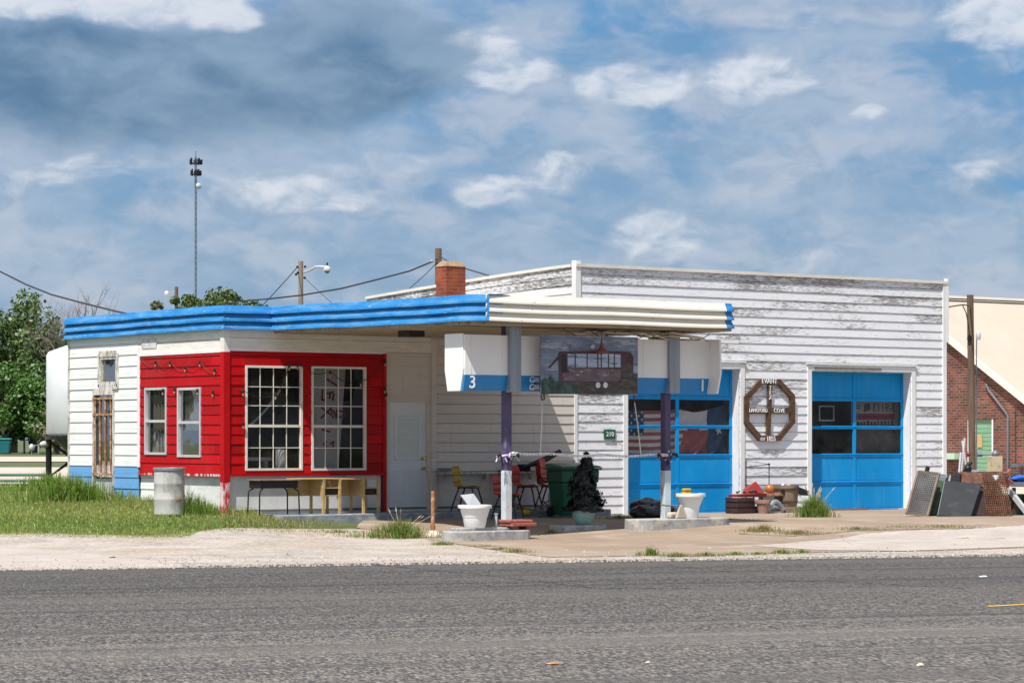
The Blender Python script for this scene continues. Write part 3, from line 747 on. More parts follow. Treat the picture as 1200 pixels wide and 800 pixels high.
# faint ghost lettering panel
mb = MB(); g = rl(167, 184, 397, 407); pbox(mb, LF, g[0], g[1], g[2] - .02, g[3], .012, .019); build('patch', mb, 'patch', OFF)

def win(parent, P, h, fm, fw=.045, mid=.5, cols=1, rt=1, rb=1, pane='glass', rec=.02, mw=.012, midw=.05, name='window'):
    a0, a1, z0, z1 = h; mb = MB(); zm = z0 + (z1 - z0) * mid
    for (b0, b1, c0, c1) in ((a0, a0 + fw, z0, z1), (a1 - fw, a1, z0, z1), (a0 + fw, a1 - fw, z0, z0 + fw), (a0 + fw, a1 - fw, z1 - fw, z1)):
        pbox(mb, P, b0, b1, c0, c1, -.04, .028)
    if mid: pbox(mb, P, a0 + fw, a1 - fw, zm - midw / 2, zm + midw / 2, -.03, .018)
    f = build(name, mb, fm, parent)
    if cols > 1 or rt > 1:
        mb = MB(); A0, A1 = a0 + fw, a1 - fw
        for lo, hi_, rows, o in ((z0 + fw, zm - midw / 2, rb, -.012), (zm + midw / 2, z1 - fw, rt, -.004)):
            for i in range(1, cols):
                x = A0 + (A1 - A0) * i / cols; pbox(mb, P, x - mw / 2, x + mw / 2, lo, hi_, o - .012, o)
            for i in range(1, rows):
                z = lo + (hi_ - lo) * i / rows; pbox(mb, P, A0, A1, z - mw / 2, z + mw / 2, o - .011, o + .001)
        build('grille', mb, fm, f)
    mb = MB(); mb.quad(P(a0 + .01, z0 + .01, -.025), P(a1 - .01, z0 + .01, -.025), P(a1 - .01, z1 - .01, -.025), P(a0 + .01, z1 - .01, -.025))
    build('pane', mb, pane, f)
    return f
win(OFF, LF, HL1, 'alum', mid=.5); win(OFF, LF, HL2, 'alum', mid=.5)
win(OFF, FR, HF1, 'frame', fw=.042, mid=.425, cols=4, rt=3, rb=2, mw=.015); win(OFF, FR, HF2, 'frame', fw=.042, mid=.425, cols=4, rt=3, rb=2, mw=.015)
# small old window over the barred opening
f = win(OFF, LF, HS, 'oldwhite', fw=.05, mid=0)
mb = MB(); a0, a1, z0, z1 = HS
for b0, b1, c0, c1 in ((a0 - .07, a0, z0 - .06, z1 + .06), (a1, a1 + .06, z0 - .06, z1 + .06), (a0, a1, z1, z1 + .12), (a0 - .04, a1 + .04, z0 - .1, z0)): pbox(mb, LF, b0, b1, c0, c1, 0, .04)
build('casing', mb, 'oldwhite', f)
# barred opening
a0, a1, z0, z1 = HD
mb = MB(); pbox(mb, LF, a1, a1 + .05, z0, z1 + .02, 0, .05); pbox(mb, LF, a0 - .05, a0, z0 + .3, z1, 0, .04); pbox(mb, LF, a0, a1, z1 - .06, z1 + .07, 0, .045)
dr_ = build('barred_door', mb, 'oldwhite', OFF)
zb_ = onl(122, 558)[1]
mb = MB(); pbox(mb, LF, a0, a1, z0, zb_ - .05, -.03, .0); build('lower_panel', mb, 'gas', dr_)
mb = MB()
for i in range(4):
    x = a0 + .05 + (a1 - a0 - .1) * i / 3; pbox(mb, LF, x - .016, x + .016, zb_ + .02, z1 - .1, .035, .055)
for z in (zb_ + .05, zb_ + 1.22, z1 - .13): pbox(mb, LF, a0 - .02, a1 + .02, z - .02, z + .02, .055, .068)
build('security_bars', mb, 'rustpipe', dr_)
mb = MB(); mb.quad(LF(a0, z0, -.028), LF(a1, z0, -.028), LF(a1, z1, -.028), LF(a0, z1, -.028)); build('pane', mb, 'glass', dr_)
mb = MB(); pbox(mb, LF, a0, a1, zb_, zb_ + .22, -.01, .0); build('sill_panel', mb, 'oldwhite', dr_)

# interior things seen through the office windows
def drape(mb, P, a0, a1, z0, z1, off, amp=.04, n=40, sag=0, waves=5):
    for i in range(n):
        u0, u1 = i / n, (i + 1) / n
        o0, o1 = off + amp * math.sin(u0 * waves * 6.28), off + amp * math.sin(u1 * waves * 6.28)
        mb.quad(P(a0 + (a1 - a0) * u0, z0, o0), P(a0 + (a1 - a0) * u1, z0, o1), P(a0 + (a1 - a0) * u1, z1 - sag * math.sin(u1 * 3.14), o1), P(a0 + (a1 - a0) * u0, z1 - sag * math.sin(u0 * 3.14), o0))
    return mb
mb = drape(MB(), LF, HL1[0] + .1, HL1[1] - .05, HL1[2], HL1[3], -.14); tag(build('curtain', mb, 'curtain'), 'olive curtain inside the left narrow window of the red side wall', 'curtain')
mb = drape(MB(), LF, HL2[0] + .3, HL2[1] - .02, HL2[2] + .5, HL2[3], -.14); tag(build('curtain', mb, 'curtain'), 'olive curtain hanging inside the narrow window nearest the red corner post', 'curtain')
BD = thing('display_board', 'white board with red marker scrawl leaning inside the right-hand many-paned window', 'board', (HF2[0] + .5, .35, .24))
mb = MB(); z0, z1 = HF2[2] - .3, HF2[3] + .15
mb.prism([(HF2[0] - .02, .34, z0), (HF2[1] - .42, .34, z0), (HF2[1] - .22, .34, z1), (HF2[0] - .02, .34, z1)], (0, .03, 0)); build('panel', mb, 'board', BD)
def stroke(mb, pts, y, w=.035):
    for (p, q) in zip(pts, pts[1:]):
        (x0, za), (x1, zc) = onf(*p, y), onf(*q, y)
        mb.beam((x0, y, za), (x1, y, zc), w, .012, up=(0, 1, 0))
mb = MB()
for s_ in ([(383, 444), (395, 452)], [(378, 456), (377, 468), (381, 469)], [(383, 461), (391, 459)], [(387, 461), (386, 467)], [(391, 461), (390, 469)],
           [(376, 477), (388, 486)], [(376, 490), (388, 478)], [(388, 478), (390, 490)], [(391, 480), (394, 490), (395, 479)], [(396, 481), (402, 482), (406, 485), (402, 489), (396, 488)],
           [(377, 503), (387, 506)], [(387, 520), (391, 517), (390, 524)], [(383, 517), (379, 520), (383, 524)]):
    stroke(mb, s_, .335)
build('scrawl', mb, 'graffred', BD)
mb = MB().lathe([(.09, 0), (.1, .02), (.1, .42), (.09, .44)], (HF1[1] - .28, .3, HF1[2] - .05)); tag(build('canister', mb, 'board', smooth=True), 'pale round canister standing inside the left many-paned window', 'canister')
mb = MB().tube([(HF1[0] + .15 + .9 * u, .5, HF1[2] + .75 + .75 * u ** 1.6) for u in [i / 12 for i in range(13)]], .025); tag(build('hose', mb, 'gas', smooth=True), 'pale curved hose hanging inside the left many-paned window', 'hose')
mb = MB().box(HF1[0], .55, HF1[2] + .18, HF1[1] - .3, .9, HF1[2] + .24).box(HF1[0] + .1, .6, .24, HF1[0] + .18, .8, HF1[2] + .2).box(HF1[1] - .45, .6, .24, HF1[1] - .38, .8, HF1[2] + .2)
tag(build('table', mb, 'gas'), 'narrow grey table inside the left many-paned window', 'table')

# entrance door
a0, a1, z0, z1 = HP; z0 = .17
DR = build('door', MB().box(a0 + .05, .03, z0, a1 - .05, .075, z1 - .05), 'doorpaint', OFF, bevel=.004)
mb = MB(); wx0, wx1 = a0 + .24, a1 - .24
for b0, b1, c0, c1 in ((wx0 - .05, wx0, 1.15, 1.98), (wx1, wx1 + .05, 1.15, 1.98), (wx0, wx1, 1.15, 1.2), (wx0, wx1, 1.93, 1.98)): mb.box(b0, .005, c0, b1, .03, c1)
for b0, b1 in ((a0 + .18, (a0 + a1) / 2 - .04), ((a0 + a1) / 2 + .04, a1 - .18)):
    for q in ((b0, b0 + .03, .36, .95), (b1 - .03, b1, .36, .95), (b0 + .03, b1 - .03, .36, .39), (b0 + .03, b1 - .03, .92, .95)): mb.box(q[0], .018, q[2], q[1], .03, q[3])
build('moulding', mb, 'doorpaint', DR, bevel=.003)
build('pane', MB().box(wx0, .016, 1.2, wx1, .03, 1.93), 'doorpane', DR)
for z in (.98, 1.17):
    kn = MB(); k_ = MB().lathe([(.03, 0), (.03, .008), (.014, .012), (.014, .03), (.03, .04), (.034, .055), (.022, .07)], n=14); k_.xf(Matrix.Translation((a1 - .13, .03, z)) @ Matrix.Rotation(math.radians(90), 4, 'X')); kn.add(k_.v, k_.f)
    build('knob', kn, 'brass', DR, smooth=True)
mb = MB().box(a0, -.005, z0, a0 + .05, .09, z1).box(a1 - .05, -.005, z0, a1, .09, z1).box(a0 + .05, -.005, z1 - .05, a1 - .05, .09, z1)
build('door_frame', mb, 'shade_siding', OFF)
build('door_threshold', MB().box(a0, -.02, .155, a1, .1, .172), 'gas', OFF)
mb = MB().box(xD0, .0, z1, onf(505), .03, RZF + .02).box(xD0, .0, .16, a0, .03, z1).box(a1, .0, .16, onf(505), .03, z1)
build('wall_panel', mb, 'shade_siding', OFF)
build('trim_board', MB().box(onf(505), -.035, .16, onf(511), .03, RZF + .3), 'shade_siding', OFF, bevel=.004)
# lapped wall under the canopy, ledge and lower panel
LEDZ = onf(585, 552)[1]
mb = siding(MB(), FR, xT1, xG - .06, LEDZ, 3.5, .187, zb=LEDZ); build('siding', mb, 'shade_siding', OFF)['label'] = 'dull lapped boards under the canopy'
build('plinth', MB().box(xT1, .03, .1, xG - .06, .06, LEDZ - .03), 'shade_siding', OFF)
build('ledge', MB().box(xT1, -.16, LEDZ - .045, onf(668), .02, LEDZ - .005), 'oldwhite', OFF, bevel=.004)
for px in (513, 566, 618): build('bracket', MB().box(onf(px), -.14, LEDZ - .16, onf(px) + .03, .0, LEDZ - .046), 'oldwhite', OFF)

# ------------------------------------------------------------------ canopy
Yl = camsp(*W(-.0, 0)[:2])
k_ = (321 - 600) / F
xL = onf(321, None, -.14)                       # left edge of the canopy
Dc = -6.6
def fpx(px): return onf(px, None, Dc)
xR = fpx(862)
ZT, ZB = 3.99, 3.545
def prof(path, sag, cap0=True, cap1=True):
    """lapped metal fascia run along a path; outward is to the right of travel reversed"""
    mb = MB(); n = len(path); bh = (ZT - ZB) / 3; pr = []
    for i in range(3):
        pr += [(-.004, ZT - i * bh - .004), (.016, ZT - i * bh - .05), (.052, ZT - (i + 1) * bh + .030), (.055, ZT - (i + 1) * bh), (-.012, ZT - (i + 1) * bh + .006)]
    pr = [(-.05, ZT)] + pr + [(-.05, ZB - .001)]
    for i, p in enumerate(path):
        p = Vector(p); a = (Vector(path[i]) - Vector(path[i - 1])).normalized() if i else None; b = (Vector(path[i + 1]) - p).normalized() if i < n - 1 else None
        def nrm(d): return Vector((-d.y, d.x))
        if a is None: nn = nrm(b); L = 1
        elif b is None: nn = nrm(a); L = 1
        else: nn = (nrm(a) + nrm(b)).normalized(); L = 1 / max(nn.dot(nrm(a)), .3)
        for o, z in pr: mb.v.append((p.x + nn.x * o * L, p.y + nn.y * o * L, z + sag(p)))
    m = len(pr)
    for i in range(n - 1):
        for j in range(m - 1):
            k = i * m + j; mb.f.append((k, k + m, k + m + 1, k + 1)); mb.mi.append(0)
    mb.f.append(tuple(range(m))); mb.f.append(tuple((n - 1) * m + j for j in reversed(range(m)))); mb.mi += [0, 0]
    return mb
def sag(p):
    s = -.045 * min(max((-p.y - .2) / 6, 0), 1)
    s += .006 * math.sin(p.x * 1.9 + p.y * .9) + .004 * math.sin(p.y * 2.7)
    return s
def sub(pts, st=.5):
    out = []
    for a, b in zip(pts, pts[1:]):
        n = max(1, int(math.dist(a, b) / st))
        for i in range(n): out.append((a[0] + (b[0] - a[0]) * i / n, a[1] + (b[1] - a[1]) * i / n))
    return out + [pts[-1]]
R_ = .55
arc = [(xL + R_ - R_ * math.cos(a), Dc + R_ - R_ * math.sin(a)) for a in [math.pi / 2 * i / 8 for i in range(1, 9)]]
# travel so that outward is on the left of travel: right -> ... use reversed path
pl = [(-.05, aEnd + .12), (-.05, -.08), (xL, -.08), (xL, Dc + R_)] + arc + [(fpx(571), Dc)]
pth = sub(pl)[::-1]
build('fascia', prof(pth, sag), 'fasciablue', OFF)['label'] = 'faded blue lapped metal fascia'
build('fascia', prof(sub([(fpx(571) + .004, Dc), (fpx(849.5), Dc)])[::-1], sag), 'fasciawhite', OFF)['label'] = 'cream white lapped metal fascia along the canopy front'
arc2 = [(xR - .18 + .18 * math.sin(a), Dc + .18 - .18 * math.cos(a)) for a in [math.pi / 2 * i / 6 for i in range(0, 7)]]
build('fascia', prof(sub([(fpx(849.5) + .004, Dc)] + arc2 + [(xR, -.05)])[::-1], sag), 'fasciablue', OFF)['label'] = 'blue lapped fascia round the right end of the canopy'
mb = MB().box(xL + .02, -.07, 3.54, xR - .02, .0, 3.9)
n_ = 40
for i in range(n_):
    y0, y1 = -.1 + (Dc + .1 + .06) * i / n_, -.1 + (Dc + .1 + .06) * (i + 1) / n_
    s0, s1 = -.045 * min(-y0 / 6, 1), -.045 * min(-y1 / 6, 1)
    yn = min(max((Dc + R_ - y1) / R_, 0), .97)
    a, b = xL + .03 + R_ * (1 - math.sqrt(1 - yn * yn)), xR - .03
    j = random.uniform(-.008, .004)
    mb.hexa([(a, y1 + .012, 3.5 + s1 + j), (b, y1 + .012, 3.5 + s1 + j), (b, y0, 3.5 + s0 + j), (a, y0, 3.5 + s0 + j), (a, y1, 3.9 + s1), (b, y1, 3.9 + s1), (b, y0, 3.9 + s0), (a, y0, 3.9 + s0)])
build('canopy_deck', mb, 'ceiling', OFF)
build('light_fixture', MB().box(onf(470, None, -3), -3.25, 3.36, onf(483, None, -3) + .1, -2.9, 3.49), 'black', OFF)
# rotten boards hanging under the front edge
mb = MB()
for i in range(26):
    px = random.uniform(640, 800); y = Dc + random.uniform(.12, .9); x = onf(px, None, y); L = random.uniform(.3, 1.5)
    if x + L > xR - .45: L = max(xR - .45 - x, .1)
    z = 3.42 - random.uniform(0, .10)
    mb.beam((x, y, z), (x + L, y + random.uniform(-.1, .1), z - random.uniform(-.03, .08)), random.uniform(.06, .14), .014)
build('rotten_boards', mb, 'torn', OFF)
mb = MB()
for px0, px1, dz in ((660, 730, .16), (690, 770, .22), (800, 840, .12), (735, 800, .1)):
    x0, x1 = onf(px0, None, Dc + .3), onf(px1, None, Dc + .3)
    mb.tube([(x0 + (x1 - x0) * i / 10, Dc + .3 + .02 * i, 3.42 - dz * math.sin(math.pi * i / 10)) for i in range(11)], .008, 5)
build('loose_wire', mb, 'cable', OFF)
YP = -5.9
PXS = [593.5, 780.0]
for px in PXS:
    x = onf(px, None, YP); h = .065
    zs = onf(px, 551 if px < 700 else 551, YP)[1]
    p_ = build('canopy_post', MB().box(x - h, YP - h, zs, x + h, YP + h, 3.46), 'purple', OFF, bevel=.006)
    build('post_foot', MB().box(x - h - .002, YP - h - .002, -.04, x + h + .002, YP + h + .002, zs), 'postwhite', p_, bevel=.006)['label'] = 'scraped pale lower half of the post'
    build('rust_collar', MB().box(x - h - .012, YP - h - .012, -.02, x + h + .012, YP + h + .012, .08), 'rust', p_)
    q = onf(px + 2.2, None, YP)
    build('post_sleeve', MB().box(q - .10, YP - .19, onf(px, 459.5 if px < 700 else 461, YP)[1], q + .135, YP + .07, 3.45), 'sleeve', p_, bevel=.005)
# chimney
yc = 1.3; xc0, xc1 = onf(523, None, yc), onf(545.5, None, yc)
zt = onf(528, 306, yc)[1]
CHM = build('chimney', MB().box(xc0, yc, 3.8, xc1, yc + .36, zt - .10), 'chimneybrick', OFF)
cx_, cy_ = (xc0 + xc1) / 2, yc + .18; hw = (xc1 - xc0) / 2
mb = MB(); b_ = [(cx_ + sx_ * (hw + .015), cy_ + sy_ * .195) for sx_, sy_ in ((-1, -1), (1, -1), (1, 1), (-1, 1))]; t_ = [(cx_ + sx_ * (hw - .07), cy_ + sy_ * .12) for sx_, sy_ in ((-1, -1), (1, -1), (1, 1), (-1, 1))]
mb.hexa([(*p, zt - .10) for p in b_] + [(*p, zt + .01) for p in t_]); build('chimney_cap', mb, 'capstone', CHM)

# pump number sign boxes hung between the posts
YS = YP - .02
sx0 = onf(545, None, YS - .1); sx1 = onf(832, None, YS - .1); mpx0, mpx1 = 634, 747
ZS1 = onf(600, 393.5, YS)[1]; ZSB = onf(600, 440, YS)[1]; ZS0 = onf(600, 458, YS)[1]
SG = thing('pump_sign', 'white sign box with blue band and numbers 3 and 1 on the canopy posts', 'sign', (onf(690, None, YS), YS, ZS0))
build('sign_box', MB().box(sx0, YS - .10, ZSB, sx1, YS + .2, ZS1), 'signwhite', SG)
mb = MB().hexa([(sx0, YS - .05, ZS0), (sx1, YS - .05, ZS0), (sx1, YS + .14, ZS0), (sx0, YS + .14, ZS0), (sx0, YS - .104, ZSB + .001), (sx1, YS - .104, ZSB + .001), (sx1, YS + .2, ZSB + .001), (sx0, YS + .2, ZSB + .001)])
build('blue_band', mb, 'signblue', SG)
for x in [sx0 + .12] + [sx0 + (sx1 - sx0) * i / 7 for i in range(1, 7)]:
    build('panel_seam', MB().box(x - .006, YS - .104, ZSB + .01, x + .006, YS - .099, ZS1 - .01), 'frame', SG)
for x_, dpt in ((sx0, .0), (sx1 + .0, 1)):
    f0, f1 = (YS - .42, YS + .02) if dpt else (YS - .09, YS + .46)
    pts = [(x_ - .03, f0 + .03, ZS1 + .02), (x_ - .03, f1, ZS1 + .02), (x_ - .03, f1, ZSB + .08), (x_ - .03, f1 - .08, ZS0 - .01), (x_ - .03, f0 + .10, ZS0 - .01), (x_ - .03, f0, ZSB + .10)]
    build('end_plate', MB().prism(pts, (.04, 0, 0)), 'signwhite', SG, bevel=.005)
th = ZSB - ZS0
text('number', '3', th * 1.15, 'text', SG, Tf(onf(554, None, YS - .1), YS - .09, (ZSB + ZS0) / 2), .012)
text('number', '1', th * 1.15, 'text', SG, Tf(onf(823.5, None, YS - .1), YS - .09, (ZSB + ZS0) / 2), .012)
for i in (0, 1):
    text('small_print', 'G', th * .55, 'text', SG, Tf(onf(623.5, None, YS - .1), YS - .09, ZS0 + th * (.25 + .48 * i)), .012)
    build('small_print', MB().box(onf(626.5, None, YS - .1), YS - .102, ZS0 + th * (.12 + .48 * i), onf(632, None, YS - .1), YS - .09, ZS0 + th * (.42 + .48 * i)), 'alum', SG)
build('hanger_bracket', MB().tube([(onf(633, None, YS), YS - .1, ZS0), (onf(633, None, YS), YS - .12, ZS0 - .14), (onf(630.5, None, YS), YS - .12, ZS0 - .16), (onf(629, None, YS), YS - .12, ZS0 - .06)], .014, 6), 'rust', SG, smooth=True)
build('hanger_bracket', MB().tube([(onf(738.5, None, YS), YS - .1, ZS0), (onf(738.5, None, YS), YS - .12, ZS0 - .18)], .014, 6), 'rust', SG, smooth=True)
# white gutter strip behind the right end
build('gutter_strip', MB().box(onf(762, None, YS + .3), YS + .3, ZS1 - .01, onf(866, None, YS + .3), YS + .36, ZS1 + .05), 'signwhite', SG)

# picture panel of a wrecked bus
YM = YS - .36
mr = rf(634, 747.5, 393.5, 462, YM)
MU = thing('bus_mural', 'weathered panel picturing a rusty red bus wreck, hanging under the canopy front', 'picture', (mr[0], YM, mr[2]))
build('backing', MB().box(mr[0], YM, mr[2], mr[1], YM + .02, mr[3]), 'muralsky', MU)
def mq(px, py): return onf(px, py, YM)
def mpoly(name, pts, m, dz=.004):
    mb = MB(); q = [mq(*p) for p in pts]; mb.prism([(x, YM - dz, z) for x, z in q], (0, dz - .001, 0)); build(name, mb, m, MU)
mpoly('painted_ground', [(634.4, 447), (650, 449), (657, 446), (690, 443), (720, 440), (747, 437), (747.2, 461.5), (634.4, 461.8)], 'muralground', .003)
mpoly('painted_weeds', [(634.6, 446), (638, 442), (641, 445), (645, 439), (650, 446), (658, 447), (666, 449), (675, 451), (680, 456), (678, 461.3), (634.6, 461.5)], 'muralgreen', .0045)
mpoly('painted_bus', [(654, 414), (656, 411.5), (690, 411), (728, 411.5), (739, 412.5), (742, 418), (742, 445), (735, 448), (655, 447)], 'muralbus', .005)
mpoly('painted_bus_side', [(658, 431), (700, 432), (728, 433), (735, 440), (722, 447), (660, 446)], 'muralbus2', .0062)
mpoly('painted_grille', [(727, 428), (737, 425), (741, 432), (741, 447), (727, 448)], 'muralground', .0072)
for a_, b_ in ((665, 673), (674.5, 687), (688.5, 699.5), (701, 703.6), (705, 712), (713.5, 719), (720.5, 727)):
    mpoly('painted_window', [(a_, 414.6), (b_, 414.6), (b_, 430.4), (a_, 430.4)], 'muralwindow', .0075)
mpoly('painted_door', [(658, 415), (663.5, 415), (663.5, 430), (667, 436), (658, 437)], 'black', .007)
mb = MB(); (x0, za), (x1, zb2) = mq(643, 431), mq(655, 418); mb.beam((x0, YM - .006, za), (x1, YM - .006, zb2), .03, .008, up=(0, 1, 0)); build('painted_mirror_arm', mb, 'muralbus', MU)
for px in (700.3, 709):
    x, z = mq(px, 451); l_ = MB().lathe([(.05, 0), (.05, .008), (.035, .014), (.012, .018)], n=20); l_.xf(Matrix.Translation((x, YM - .006, z)) @ Matrix.Rotation(math.radians(90), 4, 'X')); build('painted_headlight', l_, 'alum', MU, smooth=True)
# red bell lamp hanging in front of it
x, z = onf(705, 412, YM - .15)
LP = thing('hanging_lamp', 'dark red bell-shaped lamp hanging on a wire in front of the picture panel', 'lamp', (x, YM - .15, z))
build('lamp_shade', MB().lathe([(.10, -.02), (.105, 0), (.08, .03), (.045, .06), (.035, .10), (.02, .12), (.015, .2)], (x, YM - .15, z), 20), 'lampred', LP, smooth=True)
build('wire', MB().tube([(x, YM - .15, z + .2), (x + .01, YM - .15, z + .32), (x - .04, YM - .1, 3.43)], .006, 5), 'cable', LP)
build('ball', MB().ball((x - .2, YM - .15, z + .09), .05, 14), 'sleeve', LP, smooth=True)

# ================================================================== GARAGE
GA = thing('garage', 'tall white lapped-board garage with a peeling flat parapet and two blue sectional doors', 'building', (xG, 0, 0))
ZG = 5.06; yG = .24; GD = 7.7
d1 = rf(727, 857.5, 436, 602.5, yG); d2 = rf(942, 1058, 436, 598, yG)
d1 = (d1[0], d1[1], -.01, 3.0); d2 = (d2[0], d2[1], -.01, 3.0)
H1 = (d1[0] - .0, d1[1] + .0, -1, 3.0); H2 = (d2[0], d2[1], -1, 3.0)
mb = siding(MB(), FR, xG + .02, GB - .02, .02, ZG - .06, .186, [H1, H2], zb=.02, lip=.014)
build('siding', mb, 'garage_siding', GA)
PS = PLf(xG)
mb = MB()
def ztop(a): return ZG - .34 * min(a / GD, 1) ** 1.2
z = 3.4; rows = 9; ph = (ZG - .06 - 3.4) / rows
for r in range(rows):
    n_ = 12
    for i in range(n_):
        a0, a1 = GD * i / n_, GD * (i + 1) / n_
        f = lambda a, q: 3.4 + (ztop(a) - .06 - 3.4) * q
        b0, b1, c0, c1 = f(a0, r / rows), f(a1, r / rows), f(a0, (r + 1) / rows), f(a1, (r + 1) / rows)
        mb.quad(PS(a0, b0, .016), PS(a1, b1, .016), PS(a1, c1, .002), PS(a0, c0, .002)); mb.quad(PS(a0, b0, -.01), PS(a1, b1, -.01), PS(a1, b1, .016), PS(a0, b0, .016))
build('siding', mb, 'parapet_siding', GA)['label'] = 'badly peeled side parapet boards'
mb = MB()
sheet(mb, FR, xG + .02, GB - .02, -.3, ZG - .05, [H1, H2], -.03)
sheet(mb, PS, 0.03, GD, 3.3, 4.64, [], -.03)
mb.quad((xG + .02, GD, -.3), (GB - .02, GD, -.3), (GB - .02, GD, 4.7), (xG + .02, GD, 4.7)); mb.quad((GB - .02, .03, -.3), (GB - .02, GD, -.3), (GB - .02, GD, 4.7), (GB - .02, .03, 4.7))
mb.quad((xG + .02, aEnd, -.3), (xG + .02, GD, -.3), (xG + .02, GD, 3.4), (xG + .02, aEnd, 3.4))
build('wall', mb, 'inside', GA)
build('roof', MB().box(xG + .05, .05, 4.3, GB - .05, GD - .05, 4.4), 'ceiling', GA)
build('floor', MB().box(xG + .05, .3, -.05, GB - .05, GD - .05, .01), 'insidefloor', GA)
mb = MB().box(xG - .03, -.055, ZG - .065, GB + .03, .12, ZG)
for i in range(12):
    a0, a1 = .13 + (GD - .13) * i / 12, .13 + (GD - .13) * (i + 1) / 12
    mb.hexa([(xG - .04, a0, ztop(a0) - .06), (xG + .1, a0, ztop(a0) - .06), (xG + .1, a1, ztop(a1) - .06), (xG - .04, a1, ztop(a1) - .06), (xG - .04, a0, ztop(a0)), (xG + .1, a0, ztop(a0)), (xG + .1, a1, ztop(a1)), (xG - .04, a1, ztop(a1))])
build('coping', mb, 'frieze', GA)
mb = MB().box(xG - .035, -.035, 3.55, xG + .10, .1, ZG + .06).box(GB - .11, -.04, -.05, GB + .0, .0, ZG - .07).box(GB + .001, -.045, 3.7, GB + .06, .05, ZG + .05)
mb.box(xG - .055, -.03, .02, xG + .02, .0, 3.4)
build('corner_board', mb, 'white', GA, bevel=.004)
def casing(h, nm):
    a0, a1 = h[0], h[1]; mb = MB()
    mb.box(a1, .0, -.02, a1 + .012, yG, 3.0)                      # jamb linings
    mb.box(a0 - .012, .0, -.02, a0, yG, 3.0); mb.box(a0 - .012, .0, 3.0, a1 + .012, yG, 3.015)
    mb.box(a1 + .012, -.032, -.02, a1 + .13, .0, 3.12); mb.box(a0 - .13, -.032, -.02, a0 - .012, .0, 3.12); mb.box(a0 - .012, -.034, 3.015, a1 + .012, .0, 3.14); mb.box(a0 - .16, -.06, 3.14, a1 + .16, .0, 3.165)
    return build('door_casing', mb, 'white', GA, bevel=.003)
casing(d1, 0); casing(d2, 1)
build('header_crack', MB().box(d2[0] + .05, -.064, 3.05, d2[0] + 2.0, -.03, 3.085), 'wood', GA)['label'] = 'split bare wood strip over the right door'
def garage_door(h):
    a0, a1, z0, z1 = h; w = a1 - a0; sh = (z1 - z0) / 5; mid = (a0 + a1) / 2
    y = yG
    rails = MB()
    for i in range(6):
        z = z0 + sh * i
        rails.box(a0, y - .022, max(z - .035, z0), a1, y + .02, min(z + .035, z1))
        if 0 < i < 5:
            rails.box(a0 + .02, y - .032, z + .012, a1 - .02, y - .022, z + .026)
    for x0, x1 in ((a0, a0 + .07), (a1 - .07, a1), (mid - .045, mid + .045)): 
        rails.box(x0, y - .018, z0 + .001, x1, y + .018, z1 - .001)
    d_ = build('garage_door', rails, 'blue', GA, bevel=.004)
    for i in (0, 1, 4):
        for b0, b1 in ((a0 + .07, mid - .045), (mid + .045, a1 - .07)):
            panels = MB().box(b0, y - .004, z0 + sh * i + .03, b1, y + .01, z0 + sh * (i + 1) - .03)
            panels.box(b0 + .03, y - .008, z0 + sh * i + .06, b1 - .03, y - .003, z0 + sh * (i + 1) - .06)
            build('panel', panels, 'blue', d_, bevel=.004)
    for i in (2, 3):
        for b0, b1 in ((a0 + .07, mid - .045), (mid + .045, a1 - .07)):
            build('pane', MB().quad((b0, y, z0 + sh * i + .03), (b1, y, z0 + sh * i + .03), (b1, y, z0 + sh * (i + 1) - .03), (b0, y, z0 + sh * (i + 1) - .03)), 'darkglass', d_)
    return d_
garage_door(d1); garage_door(d2)
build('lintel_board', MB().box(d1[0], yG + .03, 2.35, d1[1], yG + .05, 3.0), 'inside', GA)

# flags hung inside the left door
YFl = yG + .16
def flag_us():
    mb = MB(); x0 = onf(726, None, YFl); x1 = onf(800, None, YFl); zt = onf(745, 480, YFl)[1]; zb = onf(745, 535, YFl)[1]
    sh = (zt - zb) / 13; xc = onf(754.5, None, YFl); n = 30
    def pt(u, z): 
        return (x0 + (x1 - x0) * u, YFl + .03 * math.sin(u * 14 + z * 3), z + .03 * u * (1) - .03 * math.sin(u * 3.1))
    for r in range(13):
        za, zc = zt - sh * (r + 1), zt - sh * r
        for i in range(n):
            u0, u1 = i / n, (i + 1) / n; xm = x0 + (x1 - x0) * (u0 + u1) / 2
            mb.cur = 2 if (r < 7 and xm < xc) else (0 if r % 2 == 0 else 1)
            mb.quad(pt(u0, za), pt(u1, za), pt(u1, zc), pt(u0, zc))
    mb.cur = 1
    for r in range(7):
        cnt = 4 if r % 2 == 0 else 3
        for c in range(cnt):
            u = (c + (.5 if r % 2 == 0 else 1)) / 4 * (xc - x0) / (x1 - x0); p = pt(u, zt - sh * (r + .5))
            k = len(mb.v)
            for j in range(10):
                q = (.036 if j % 2 == 0 else .015); a = math.pi / 2 + j * math.pi / 5
                mb.v.append((p[0] + q * math.cos(a), p[1] - .012, p[2] + q * math.sin(a)))
            mb.v.append((p[0], p[1] - .012, p[2]))
            for j in range(10): mb.f.append((k + j, k + (j + 1) % 10, k + 10)); mb.mi.append(1)
    return mb
tag(build('flag', flag_us(), ['flagred', 'flagwhite', 'flagblue']), 'flag with stars and red and white stripes hung inside the left garage door window', 'flag')
